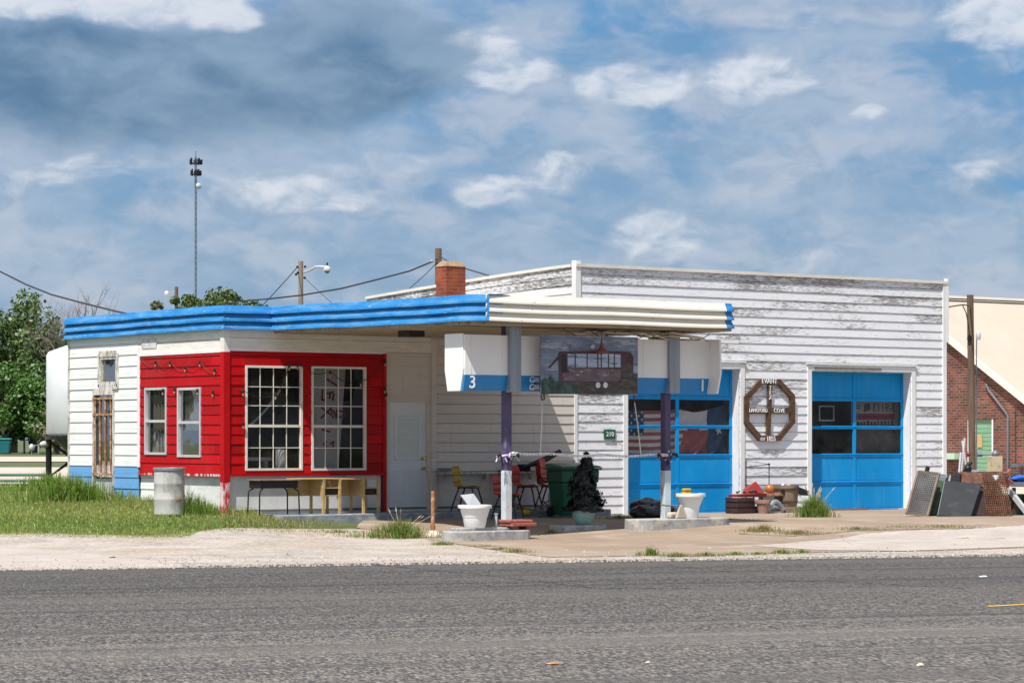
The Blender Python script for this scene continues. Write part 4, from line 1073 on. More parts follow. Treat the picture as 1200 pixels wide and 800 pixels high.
def flag_tx():
    mb = MB(); x0 = onf(790.5, None, YFl); x1 = onf(849, None, YFl); xb = onf(827.5, None, YFl); n = 36; m = 16
    ztl, ztm, ztr = onf(792, 479, YFl)[1], onf(812, 483, YFl)[1], onf(848, 473, YFl)[1]; zb = onf(800, 534, YFl)[1]; zmid = onf(800, 503, YFl)[1]
    def pt(u, v):
        top = ztl + (ztm - ztl) * min(u / .36, 1) if u < .36 else ztm + (ztr - ztm) * ((u - .36) / .64) ** 1.5
        z = top + (zb - top) * v
        return (x0 + (x1 - x0) * u, YFl + .035 * math.sin((u * 1.0 + v * .55) * 19) * (.4 + v) - .02, z)
    for i in range(n):
        for j in range(m):
            u0, u1, v0, v1 = i / n, (i + 1) / n, j / m, (j + 1) / m
            xm = x0 + (x1 - x0) * (u0 + u1) / 2; p = pt((u0 + u1) / 2, (v0 + v1) / 2)
            mb.cur = 2 if xm > xb else (1 if p[2] > zmid else 0)
            mb.quad(pt(u0, v1), pt(u1, v1), pt(u1, v0), pt(u0, v0))
    c = onf(839, 504, YFl); k = len(mb.v)
    for j in range(10):
        q = (.11 if j % 2 == 0 else .042); a = math.pi / 2 + j * math.pi / 5 + .25
        mb.v.append((c[0] + q * math.cos(a), YFl - .09, c[1] + q * math.sin(a)))
    mb.v.append((c[0], YFl - .09, c[1]))
    for j in range(10): mb.f.append((k + j, k + (j + 1) % 10, k + 10)); mb.mi.append(1)
    return mb
tag(build('flag', flag_tx(), ['flagred', 'flagwhite', 'flagblue']), 'white and red flag with blue end and single star behind left garage door glass', 'flag')
# banner seen from behind, inside the right door
YB = yG + .2
b = rf(997.5, 1053, 466, 498, YB)
BN = thing('banner', 'grey white banner with reversed black lettering inside the right garage door window', 'banner', (b[0], YB, b[2]))
build('sheet', MB().box(b[0], YB, b[2], b[1], YB + .01, b[3]), 'banner', BN)
c = rf(998, 1048, 484.5, 491.5, YB); build('red_stripe', MB().box(c[0], YB - .004, c[2], c[1], YB - .001, c[3]), 'graffred', BN)
text('lettering', '3-9113', .25, 'black', BN, Tf(onf(1036, None, YB), YB - .004, onf(1036, 478, YB)[1], True), .002)
text('lettering', 'MOST SIGN TEXT', .11, 'black', BN, Tf(onf(1024, None, YB), YB - .004, onf(1024, 495, YB)[1], True), .002) if False else None
mb = MB()
for i in range(12):
    x = onf(1000 + i * 4, None, YB); z = onf(1020, 495, YB)[1]; mb.box(x, YB - .004, z - .05, x + random.uniform(.03, .07), YB - .001, z + random.uniform(.0, .05))
for i in range(9):
    x = onf(1006 + i * 4.4, None, YB); z = onf(1020, 488, YB)[1]; mb.box(x, YB - .008, z - .02, x + .06, YB - .005, z + .02)
build('faded_print', mb, 'blackmetal', BN)
mb = MB()
for i in range(2): mb.box(onf(1001, None, YB), YB - .004, onf(1001, 475 + 3 * i, YB)[1] - .015, onf(1008, None, YB), YB - .001, onf(1001, 475 + 3 * i, YB)[1] + .015)
mb.prism([(onf(1012, None, YB), YB - .004, onf(1, 483, YB)[1] if False else onf(1012, 483, YB)[1]), (onf(1020, None, YB), YB - .004, onf(1020, 480, YB)[1]), (onf(1019, None, YB), YB - .004, onf(1019, 472, YB)[1]), (onf(1013, None, YB), YB - .004, onf(1013, 473, YB)[1])], (0, .003, 0))
build('emblem', mb, 'black', BN)
p = rf(1001, 1052, 503, 530, YB)
CB = thing('cardboard_sheet', 'brownish cardboard sheet propped inside the lower right pane of the right garage door', 'cardboard', (p[0], YB, p[2]))
build('sheet', MB().prism([(p[0] + .1, YB, p[2]), (p[1], YB, p[2]), (p[1], YB, p[3]), (p[0], YB, p[3])], (0, .01, 0)), 'inside', CB)
x0, z0 = onf(960, 484, yG + .5)
mb = MB().box(x0, yG + .5, z0 - .14, x0 + .03, yG + .52, z0 + .14).box(x0 + .42, yG + .5, z0 - .14, x0 + .45, yG + .52, z0 + .14).box(x0, yG + .5, z0 - .17, x0 + .45, yG + .52, z0 - .14).box(x0, yG + .5, z0 + .14, x0 + .45, yG + .52, z0 + .17)
tag(build('wall_mirror', mb, 'board'), 'small pale-framed mirror behind the upper left pane of the right garage door', 'mirror')  # pale frame of unknown content, left empty

# octagon sign
c = onf(903.5, 480.5, -.1); OC = thing('octagon_sign', 'brown wooden octagon sign with cross and white lettering between the two blue doors', 'sign', (c[0], -.1, c[1] - .6))
oct_px = [(892.6, 443.8), (915, 443.8), (933, 463), (933, 495), (915.5, 516.5), (891, 516.5), (873.8, 496), (873.8, 464.5)]
OP = [Vector(onf(*p, -.1)) for p in oct_px]; cc = sum(OP, Vector((0, 0))) / 8
def inn(p, k): return cc + (p - cc) * k
mb = MB()
for i in range(8):
    p, q = OP[i], OP[(i + 1) % 8]; a, b = inn(p, .82), inn(q, .82)
    mb.prism([(p.x, -.12, p.y), (q.x, -.12, q.y), (b.x, -.12, b.y), (a.x, -.12, a.y)], (0, .05 + .004 * (i % 2), 0))
build('rim', mb, 'brownwood', OC, bevel=.003)
t1, b1_ = onf(904.3, 448, -.1), onf(901.8, 513, -.1); mb = MB().beam((t1[0], -.095, t1[1]), (b1_[0], -.095, b1_[1]), .045, .105, up=(0, 1, 0)) if False else MB()
mb.prism([(t1[0] - .055, -.115, t1[1]), (t1[0] + .055, -.115, t1[1]), (b1_[0] + .055, -.115, b1_[1]), (b1_[0] - .055, -.115, b1_[1])], (0, .04, 0)); build('upright', mb, 'brownwood', OC, bevel=.003)
l1, r1 = onf(877, 481, -.1), onf(930, 480.5, -.1); mb = MB().prism([(l1[0], -.122, l1[1] - .06), (r1[0], -.122, r1[1] - .06), (r1[0], -.122, r1[1] + .06), (l1[0], -.122, l1[1] + .06)], (0, .04, 0)); build('crossbar', mb, 'brownwood', OC, bevel=.003)
def ot(s, px, py, size, sx=1.0, sp=1.0):
    x, z = onf(px, py, -.13); text('lettering', s, size, 'text', OC, Tf(x, -.128, z), .006, spacing=sp, sx=sx)
ot('EVANT', 903.5, 446.6, .145, .95, 1.0); ot('LANGFORD', 890.5, 480.8, .115, .83); ot('COVE', 915, 481, .125, .95); ot('EST', 896, 514.3, .085, 1.0); ot('1855', 905.5, 514, .145, .9)
for i, ch in enumerate('TEX'): ot(ch, 904.6, 454.5 + 5.6 * i, .13, .85)

OC.location.y += .045
# green number plate
x, z = onf(714.5, 508.5, -.03); NP = thing('number_plate', 'small green plate numbered 210 on the white wall by the left blue door', 'sign', (x, -.03, z - .1))
r = rf(708.3, 721.5, 503, 514.3, -.04); build('plate', MB().box(r[0], -.04, r[2], r[1], -.02, r[3]), 'signgreen', NP, bevel=.003)
text('lettering', '210', .135, 'text', NP, Tf((r[0] + r[1]) / 2, -.044, (r[2] + r[3]) / 2), .003)

# concrete step along the front
stp = MB().box(onf(330, None, -1.0), -1.02, -.15, xG + .1, .06, .16); struct('step', stp, 'step', bevel=.02) if False else None
STEP = build('entrance_step', stp, 'step', OFF, bevel=.02)

# ================================================================== BRICK BUILDING behind, right
c_ = W(15.95, 85); bx, by = c_.x, c_.y
BB = thing('brick_building', 'red brick building with a cream metal gable roof and green door, right of the garage', 'building', (bx, by, .1))
PB = PLf(bx); he, hr, dr = 2.86, 6.15, 5.4
dd = (onl(1164, None, bx), onl(1134.5, None, bx), .25, onl(1150, 491.5, bx)[1])
# gable wall with the door opening
mb = MB()
sheet(mb, PB, by, by + 2 * dr, -.2, he - .02, [(dd[0], dd[1], -.2, dd[3])], 0) if dd[3] < he - .02 else None
if dd[3] >= he - .02: dd = (dd[0], dd[1], dd[2], he - .1); sheet(mb, PB, by, by + 2 * dr, -.2, he - .02, [(dd[0], dd[1], -.2, dd[3])], 0)
mb.add([PB(by, he - .02, 0), PB(by + 2 * dr, he - .02, 0), PB(by + dr, hr - .08, 0)], [(0, 1, 2)])
mb.quad((bx, by, -.2), (bx + 16, by, -.2), (bx + 16, by, he), (bx, by, he))
mb.quad((bx + 16, by, -.2), (bx + 16, by + 2 * dr, -.2), (bx + 16, by + 2 * dr, he), (bx + 16, by, he)); mb.quad((bx, by + 2 * dr, -.2), (bx + 16, by + 2 * dr, -.2), (bx + 16, by + 2 * dr, he), (bx, by + 2 * dr, he))
build('wall', mb, 'brick', BB)
sl_ = (hr - he) / dr; ov = .42
mb = MB()
for s_ in (0, 1):
    y0, y1 = (by - ov, by + dr) if s_ == 0 else (by + 2 * dr + ov, by + dr)
    za, zc = he - ov * sl_, hr
    mb.hexa([(bx - .14, y0, za), (bx + 16.5, y0, za), (bx + 16.5, y1, zc), (bx - .14, y1, zc), (bx - .14, y0, za + .09), (bx + 16.5, y0, za + .09), (bx + 16.5, y1, zc + .09), (bx - .14, y1, zc + .09)])
rf_ = build('roof', mb, 'creamroof', BB)
build('ridge_cap', MB().prism([(bx - .16, by + dr - .22, hr + .0), (bx - .16, by + dr, hr + .16), (bx - .16, by + dr + .22, hr + .0)], (17, 0, 0)), 'creamroof', rf_)
build('ridge_vent', MB().box(bx - .4, by + dr - .27, hr + .02, bx + 16.4, by + dr - .24, hr + .06), 'black', rf_)
mb = MB()
mb.beam((bx - .16, by - ov, he - ov * sl_ - .02), (bx - .16, by + dr, hr - .02), .05, .20); mb.beam((bx - .11, by - ov, he - ov * sl_ - .11), (bx - .11, by + dr, hr - .11), .12, .05)
build('rake_board', mb, 'frieze', BB)
build('eave_board', MB().box(bx - .14, by - ov - .04, he - ov * sl_ - .12, bx + 16.4, by - ov, he - ov * sl_ + .06), 'frieze', BB)
mb = MB(); pbox(mb, PB, dd[0], dd[1], dd[2], dd[3], -.12, -.06)
for i in range(14):
    z = dd[2] + (dd[3] - dd[2]) * i / 14; pbox(mb, PB, dd[0], dd[1], z, z + .012, -.061, -.05)
D2 = build('door', mb, 'greendoor', BB)
mb = MB(); pbox(mb, PB, dd[1] - .07, dd[1] + .0, dd[2], dd[3], -.1, .02); pbox(mb, PB, dd[0], dd[0] + .05, dd[2], dd[3], -.1, .02); build('door_frame', mb, 'white', BB)
mb = MB(); pbox(mb, PB, dd[0] + .5, dd[0] + .85, 1.1, 1.55, -.05, -.04) if False else pbox(mb, PB, onl(1150, None, bx), onl(1144.5, None, bx), onl(1147, 524, bx)[1], onl(1147, 509, bx)[1], -.05, -.03); build('notice_board', mb, 'deskwood', D2)
mb = MB(); pbox(mb, PB, dd[0] - .1, dd[1] + .1, dd[3], dd[3] + .2, .0, .012); build('lintel', mb, 'brick', BB)
for pts in ([(1177, 440), (1183, 452), (1192, 478), (1194, 486), (1192.5, 560)], ):
    pass
mb = MB().tube([Vector(PB(*onl(px, py, bx), .06)) for px, py in ((1157, 450), (1160, 457), (1180, 483), (1182.5, 487), (1182.5, 562))], .035, 8); build('conduit', mb, 'galv', BB, smooth=True)
mb = MB().tube([Vector(PB(*onl(px, py, bx), .05)) for px, py in ((1191, 478), (1191, 545))], .02, 6); build('conduit', mb, 'rust', BB, smooth=True)
mb = MB(); a, b = onl(1125, None, bx), onl(1106, None, bx); z = onl(1116, 534.5, bx)[1]; pbox(mb, PB, a, b, z - .09, z + .1, .0, .25); build('wall_shelf', mb, 'mint', BB)

# ================================================================== TREES
def leafmesh(name, pts, nrm, size, cols, m, parent=None, kind=None, blade=False):
    n = len(pts); pts = np.asarray(pts); nrm = np.asarray(nrm)
    nrm = nrm / np.maximum(np.linalg.norm(nrm, axis=1, keepdims=True), 1e-6)
    r = np.random.normal(size=(n, 3)); u = np.cross(nrm, r); u /= np.maximum(np.linalg.norm(u, axis=1, keepdims=True), 1e-6); v = np.cross(nrm, u)
    s = np.asarray(size).reshape(-1, 1) * np.random.uniform(.6, 1.3, (n, 1))
    V = np.stack([pts - u * s * .5, pts + v * s * .35, pts + u * s * .5, pts - v * s * .35], 1).reshape(-1, 3)
    me = bpy.data.meshes.new(name)
    me.vertices.add(4 * n); me.vertices.foreach_set('co', V.astype(np.float32).ravel())
    me.loops.add(4 * n); me.loops.foreach_set('vertex_index', np.arange(4 * n, dtype=np.int32))
    me.polygons.add(n); me.polygons.foreach_set('loop_start', np.arange(0, 4 * n, 4, dtype=np.int32))
    me.update(calc_edges=True)
    c4 = np.ones((n, 4)); c4[:, :3] = cols
    at_ = me.color_attributes.new('tint', 'FLOAT_COLOR', 'POINT'); at_.data.foreach_set('color', np.repeat(c4, 4, 0).astype(np.float32).ravel())
    me.materials.append(M[m])
    o = bpy.data.objects.new(name, me); COL.objects.link(o)
    if parent: o.parent = parent; PM[o] = PM[parent]
    return o
def tree(name, label, px, py_top, Y, rx, h0, n, leaf, c0, c1, group, seed, clumps=26, trunk=True, dens=1.0, bark='bark'):
    """crown from h0 (fraction of height) to the top, radius rx metres"""
    rs = np.random.RandomState(seed); rnd = random.Random(seed)
    X = (px - 600) / F * Y; gz = G(X, Y); H = CZ + (HZ - py_top) / F * Y - gz
    base = W(X, Y, gz - .05)
    t_ = thing(name, label, 'tree', base, 0, group)
    mb = MB(); cz = H * (1 + h0) / 2; rz = H * (1 - h0) / 2
    cent = []
    for i in range(clumps):
        while True:
            q = rs.uniform(-1, 1, 3)
            d_ = np.linalg.norm(q)
            if .35 < d_ < 1: break
        cent.append((q[0] * rx * .85, q[1] * rx * .85, cz + q[2] * rz * .85))
    mb.tube([(0, 0, 0), (.05, 0, H * h0 * .6), (rnd.uniform(-.2, .2), .1, H * (h0 + .2)), (rnd.uniform(-.3, .3), 0, H * .8)], [H * .026, H * .021, H * .016, H * .006], 8)
    for c in cent[::2]:
        st = H * rnd.uniform(h0 * .7, h0 + .3) if c[2] > H * h0 * .7 else c[2] * .6
        st = min(st, c[2])
        m1 = (c[0] * .45, c[1] * .45, (st + c[2]) / 2 + .1)
        mb.tube([(0, 0, st), m1, c], [H * .011, H * .007, H * .003], 5)
    build('trunk', mb, bark, t_, local=True, smooth=True)
    P_, N_, C_ = [], [], []
    per = n // clumps
    for c in cent:
        rc = rx * rnd.uniform(.26, .44)
        q = rs.normal(size=(per, 3)); q /= np.linalg.norm(q, axis=1, keepdims=True); r_ = rs.uniform(.35, 1.12, (per, 1)) ** .6
        p = q * r_ * np.array([rc, rc, rc * .75]) + np.array(c)
        P_.append(p); N_.append(q * .8 + rs.normal(size=(per, 3)) * .6 + np.array([0, 0, .5]))
        k = rs.uniform(0, 1, (per, 1)) * .6 + rnd.uniform(0, .4)
        C_.append(np.array(c0) * (1 - k) + np.array(c1) * k)
    leafmesh('crown', np.concatenate(P_), np.concatenate(N_), np.full(per * clumps, leaf), np.concatenate(C_), 'leaf', t_)
    return t_
g1 = 'trees along the far street'
dk0, dk1 = (.018, .045, .010), (.055, .11, .018); br0, br1 = (.035, .10, .012), (.10, .20, .025)
tree('broadleaf_tree', 'tallest airy green tree at the left edge, crown rising above the bushes', 16, 334, 222, 4.6, .25, 9000, .36, (.03, .07, .012), (.12, .19, .035), g1, 1, 34)
tree('broadleaf_tree', 'darker green tree just left of the white tank, below the bare branches', 66, 378, 216, 3.8, .15, 7500, .38, dk0, (.08, .14, .025), g1, 2, 30)
tree('broadleaf_tree', 'dark green tree filling the gap behind the bushes left of the tank', 40, 362, 228, 4.2, .10, 9000, .40, dk0, (.08, .14, .025), g1, 3, 32)
tree('bushy_tree', 'bright green bushy tree at the left edge behind the teal bin', 6, 422, 204, 3.2, .02, 7000, .30, br0, br1, g1, 4, 30)
tree('bushy_tree', 'bright green bushy tree between the teal bin and the tank', 36, 428, 206, 2.8, .02, 6500, .30, br0, br1, g1, 5, 28)
tree('bushy_tree', 'bright green bushy tree whose right side meets the white tank', 70, 432, 202, 2.6, .02, 6000, .30, br0, br1, g1, 6, 28)
tree('bushy_tree', 'low olive shrub-like tree beside the tank leg', 66, 468, 196, 1.7, .05, 2600, .24, (.10, .12, .045), (.20, .21, .08), g1, 7, 18)
tree('broadleaf_tree', 'green tree beyond the left edge of the bushes', -48, 350, 220, 5, .2, 4500, .4, dk0, dk1, g1, 8, 26)
tree('bushy_tree', 'bright bush beyond the left edge, past the teal bin', -40, 425, 205, 3.5, .02, 4500, .34, br0, br1, g1, 9, 26)
tree('broadleaf_tree', 'dark tree standing well beyond the left edge', -120, 360, 225, 6, .1, 4500, .45, dk0, dk1, g1, 10, 26)
for i, (X_, Y_, H_) in enumerate(((-78, 78, 12), (-92, 84, 14), (-104, 98, 13), (-70, 92, 12), (-118, 100, 14), (-84, 104, 13))):  # unseen trees added so the side windows reflect dark foliage
    tree('broadleaf_tree', ['green tree in the yard left of the office, outside the frame', 'second green yard tree outside the frame on the left', 'third green yard tree outside the frame on the left', 'fourth green yard tree outside the frame on the left', 'fifth green yard tree outside the frame on the left', 'sixth green yard tree outside the frame on the left'][i], 600 + F * X_ / Y_, HZ - (H_ - CZ) * F / Y_, Y_, 5.5, .12, 2600, .6, dk0, dk1, 'yard trees outside the frame', 40 + i, 18)
g2 = 'trees showing above the office roof'
ol0, ol1 = (.035, .07, .015), (.11, .17, .03)
tree('broadleaf_tree', 'green tree crown above the blue fascia, right of the tall mast', 262, 337, 118, 1.6, .55, 4200, .20, ol0, ol1, g2, 11, 26)
tree('broadleaf_tree', 'green tree crown above the blue fascia, nearest the street lamp', 293, 343, 120, 1.5, .55, 3800, .20, ol0, ol1, g2, 12, 24)
tree('broadleaf_tree', 'sparse green crown above the blue fascia, between mast and short brown pole', 222, 341, 122, 1.0, .55, 1700, .20, ol0, ol1, g2, 13, 16)
tree('broadleaf_tree', 'small reddish green crown above the fascia, left of the short brown pole', 188, 342, 121, .75, .6, 1100, .2, ol0, (.20, .14, .05), g2, 14, 10)
tree('broadleaf_tree', 'green crown above the fascia, directly right of the mast', 243, 342, 119, 1.2, .55, 2600, .20, ol0, ol1, g2, 15, 18)
tree('broadleaf_tree', 'low green crown at the right end of the trees over the roof', 314, 343, 120, .9, .6, 1600, .20, ol0, ol1, g2, 16, 12)
tree('broadleaf_tree', 'low sparse crown directly behind the short brown pole', 206, 344, 123, .9, .6, 1500, .20, ol0, ol1, g2, 17, 12)
# bare tree
def bare(label, px, pt, Y, spread, seed):
    rnd = random.Random(seed); X = (px - 600) / F * Y; gz = G(X, Y); H = CZ + (HZ - pt) / F * Y - gz
    t_ = thing('bare_tree', label, 'tree', W(X, Y, gz), 0, None); tr = MB(); tw = MB()
    def grow(p, d, L, r, dep, mb):
        pts = [p]; q = Vector(p); dd_ = Vector(d)
        for i in range(3):
            dd_ = (dd_ + Vector((rnd.uniform(-.28, .28), rnd.uniform(-.28, .28), rnd.uniform(-.12, .2)))).normalized(); q = q + dd_ * L / 3; pts.append(tuple(q))
        mb.tube(pts, [r, r * .85, r * .7, r * .5], 5 if dep < 3 else 3, cap=False)
        if dep >= 5: return
        for k in range(rnd.choice([2, 3, 3])):
            j = rnd.choice([1, 2, 3]); nd = (dd_ + Vector((rnd.uniform(-1, 1) * spread, rnd.uniform(-1, 1) * spread, rnd.uniform(-.2, .5)))).normalized()
            grow(pts[j], nd, L * rnd.uniform(.55, .78), r * .5, dep + 1, tw)
    tr.tube([(0, 0, 0), (.1, 0, H * .3), (0, 0, H * .5)], [.22, .18, .14], 7)
    for k in range(6): grow((0, 0, H * (.42 + .03 * k)), (rnd.uniform(-.9, .9), rnd.uniform(-.5, .5), 1), H * .25, .085, 1, tw)
    build('trunk', tr, 'deadbark', t_, local=True, smooth=True); build('branches', tw, 'deadbark', t_, local=True)
bare('bare leafless tree with tangled brown twigs just left of the office roof', 106, 347, 190, .85, 21)
bare('bare leafless tree with thin crooked twigs above the green bushes by the tank', 74, 343, 200, .8, 22)

# ================================================================== POLES, MAST, WIRES
def upole(label, px, py, Y, r, m, lean=(0, 0), gz=None):
    X = (px - 600) / F * Y; gz = G(X, Y); H = CZ + (HZ - py) / F * Y
    b = W(X, Y, gz - .1)
    t_ = thing('utility_pole', label, 'pole', W(X, Y, gz)); top = W(X + lean[0], Y + lean[1], H)
    build('shaft', MB().tube([b, (b + top) / 2, top], [r * 1.12, r * 1.04, r], 12), m, t_, smooth=True)
    return t_, top
P1, top1 = upole('short dark wooden pole beside the brick building and scrap pile', 1139.8, 345.5, 66, .083, 'polewood', (-.06, 0))
mb = MB().tube([at(1136.3, 393, 65.9), at(1135.4, 398, 65.9)], .05, 8); build('clamp', mb, 'blackmetal', P1)
mb = MB().lathe([(.05, 0), (.06, .05), (.06, .16), (.03, .2)], at(1146.5, 398, 65.9), 12); mt_ = build('meter_can', mb, 'gas', P1, smooth=True)
build('conduit', MB().tube([at(1145, 390, 65.9), at(1144.6, 398, 65.9), at(1144.2, 412, 65.9), at(1144.5, 560, 65.9)], .014, 6), 'galv', P1)
P2, top2 = upole('weathered grey pole carrying the curved street lamp', 352.5, 306, 120, .105, 'palepole', (0, 0))
mb = MB().tube([at(357, 319, 120), at(364, 316.5, 119.6), at(370, 312.8, 119.2), at(376, 312.4, 119), at(383, 313.2, 118.8)], .055, 8); arm_ = build('lamp_arm', mb, 'lamp', P2, smooth=True)
c = at(383.5, 314.5, 118.8); build('lamp_head', MB().lathe([(.17, -.10), (.17, 0), (.10, .06), (.04, .12)], c, 14), 'lamp', arm_, smooth=True); build('lamp_bowl', MB().lathe([(.05, -.22), (.11, -.16), (.13, -.105)], c, 12), 'sleeve', arm_, smooth=True)
build('photocell', MB().lathe([(.04, .12), (.04, .25)], c, 8), 'black', arm_)
mb = MB()
for px, py in ((348.5, 312.8), (357.5, 312.5), (349, 319.5), (347, 321.5), (357, 325.5)): mb.ball(at(px, py, 119.9), .06, 8)
build('insulators', mb, 'black', P2)
P3, top3 = upole('dark wooden pole rising behind the brick chimney', 513.7, 291, 92, .112, 'polewood')
build('bracket', MB().box(top3.x - .3, top3.y - .05, top3.z - .45, top3.x - .05, top3.y + .03, top3.z - .4), 'gas', P3)
P4, top4 = upole('short reddish brown pole above the blue fascia, left of the mast', 206.8, 336, 140, .09, 'polewood')
a = at(199, 342.5, 139.5); build('lamp_arm', MB().tube([at(204.5, 343, 140), a], .03, 6), 'lamp', P4); build('lamp_head', MB().lathe([(.04, -.18), (.13, -.08), (.13, .02), (.06, .1)], at(195.5, 343, 139.4), 10), 'lamp', P4, smooth=True)
def wire(label, pts, r, sagm=0.0, nm='power_cable'):
    out = []
    for (a, b) in zip(pts, pts[1:]):
        for i in range(12): out.append(a.lerp(b, i / 12))
    out.append(pts[-1])
    return tag(build(nm, MB().tube(out, r, 5), 'cable', origin=out[0]), label, 'cable')
wire('thick black cable sagging down from the upper left to the office roof', [at(-260, 180, 80), at(-120, 262, 74), at(-40, 300, 70), at(0, 318, 68), at(30, 333, 66.5), at(60, 345, 65), at(95, 354.5, 63), at(135, 364.5, 61), at(160, 370, 60)], .022)
wire('long black cable running from the pole behind the chimney left past the lamp pole', [at(512.5, 304, 91.8), at(480, 317.5, 93), at(440, 328, 95), at(400, 338, 97), at(352, 346, 99.5), at(316, 350, 102), at(280, 353, 106), at(230, 364, 112)], .030)
wire('thin wire slanting down left from the street lamp pole', [at(348.5, 313, 119.9), at(338, 325, 118), at(316, 349, 114), at(290, 376, 110)], .022)
wire('short cable from the chimney pole down to the garage roof', [at(515, 300, 91.8), at(521, 304, 88), at(545, 314.5, 78), at(573, 323, 66)], .020)
wire('thin wire slanting down left from the pole behind the chimney', [at(511, 309, 91.8), at(498, 322, 90), at(480, 338, 86)], .014)
wire('thin guy wire slanting right from the street lamp pole', [at(357.5, 326, 119.9), at(370, 338, 120), at(392, 358, 120)], .012)
wire('service wires looping from the garage corner to the short dark pole', [at(1109.5, 360, 61.5), at(1120, 358.2, 63.5), at(1129, 357, 65), at(1136.5, 358.5, 65.9)], .016)
wire('drooping black wire down to the clamp on the short dark pole', [at(1128, 357.3, 65), at(1132, 366, 65.2), at(1135, 381, 65.7), at(1136, 393, 65.9)], .013)
# mast
Y = 400; b_ = at(229.5, 515, Y); X = b_.x
MA = thing('communications_mast', 'tall thin lattice mast with antennas far beyond the office roof', 'mast', Vector((b_.x, b_.y, .5)))
zt = at(229.5, 184, Y).z; mb = MB()
leg = [Vector((.12 * math.cos(a), .12 * math.sin(a), 0)) for a in (0.4, 2.5, 4.6)]; B0 = Vector((b_.x, b_.y, 0))
for l in leg: mb.tube([B0 + l + Vector((0, 0, .3)), B0 + l + Vector((0, 0, zt))], .07, 5)
z = .5; i = 0
while z < zt - 1:
    for k in range(3): mb.tube([B0 + leg[k] + Vector((0, 0, z)), B0 + leg[(k + 1) % 3] + Vector((0, 0, z + .8))], .03, 3)
    z += .8
build('lattice', mb, 'towersteel', MA)
mb = MB()
def up(px, py): return at(px, py, Y)
for zz, w_, hh in ((up(0, 190).z, .72, .62), (up(0, 203).z, .60, .62)):
    for k in range(9):
        a = k * .7; q = B0 + Vector((w_ * math.cos(a) * (1 + .15 * (k % 3)), w_ * math.sin(a), zz)); mb.box(q.x - .09, q.y - .09, q.z - hh * .6, q.x + .09, q.y + .09, q.z + hh * (.6 + .3 * (k % 2)))
    mb.tube([B0 + Vector((w_ * math.cos(t_ * .52), w_ * math.sin(t_ * .52), zz - .2)) for t_ in range(13)], .05, 4)
    for k in range(3): mb.tube([B0 + leg[k] + Vector((0, 0, zz - .2)), B0 + leg[k] * 4 + Vector((0, 0, zz - .2))], .05, 4)
mb.tube([B0 + Vector((0, 0, zt - .4)), B0 + Vector((0, 0, zt + .9))], .04, 5)
build('antennas', mb, 'blackmetal', MA)
build('dish', MB().ball(up(233, 218) , .45, 12, sy=.5), 'lamp', MA, smooth=True)

# ================================================================== TANK
tY = 61.0; tr_ = 1.15; tc_ = W((55 - 600) / F * tY + tr_, tY)
gz = Gw(tc_.x, tc_.y); zt = CZ + (HZ - 404) / F * tY; zs = CZ + (HZ - 412.5) / F * tY; zb = CZ + (HZ - 510) / F * tY
TK = thing('storage_tank', 'white plastic tank with a green cone bottom on black legs behind the office', 'tank', (tc_.x, tc_.y, gz))
cc_ = (tc_.x, tc_.y, 0)
build('body', MB().lathe([(tr_ - .04, zb), (tr_, zb + .05), (tr_, zs - .08), (tr_ - .05, zs), (tr_ * .62, zt - .02), (tr_ * .3, zt), (tr_ * .3, zt + .08), (.05, zt + .1)], cc_, 40), 'tank', TK, smooth=True)
build('cone', MB().lathe([(.1, gz + .12), (.16, gz + .16), (tr_ - .16, zb - .06), (tr_ - .16, zb - .01)], cc_, 32), 'tankcone', TK, smooth=True)
mb = MB().lathe([(tr_ + .02, zb - .09), (tr_ + .03, zb - .09), (tr_ + .03, zb - .01), (tr_ + .0, zb - .01)], cc_, 32, cap=False); build('ring', mb, 'blackmetal', TK)
lg = [(tc_.x + 1.10 * math.cos(a), tc_.y + 1.10 * math.sin(a)) for a in (math.radians(144 + 4), math.radians(-121), math.radians(-31), math.radians(59))]
for x, y in lg: build('leg', MB().tube([(x, y, gz - .1), (x, y, zb - .02)], .07, 8), 'blackmetal', TK, smooth=True)
for i in range(4):
    (x0, y0), (x1, y1) = lg[i], lg[(i + 1) % 4]
    build('brace', MB().tube([(x0, y0, gz + .2), (x1, y1, zb - .12)], .018, 5).tube([(x1, y1, gz + .2), (x0, y0, zb - .12)], .018, 5), 'blackmetal', TK)
build('valve', MB().ball((lg[0][0] - .1, lg[0][1], zb - .2), .08, 10, sx=1.6), 'gas', TK, smooth=True)

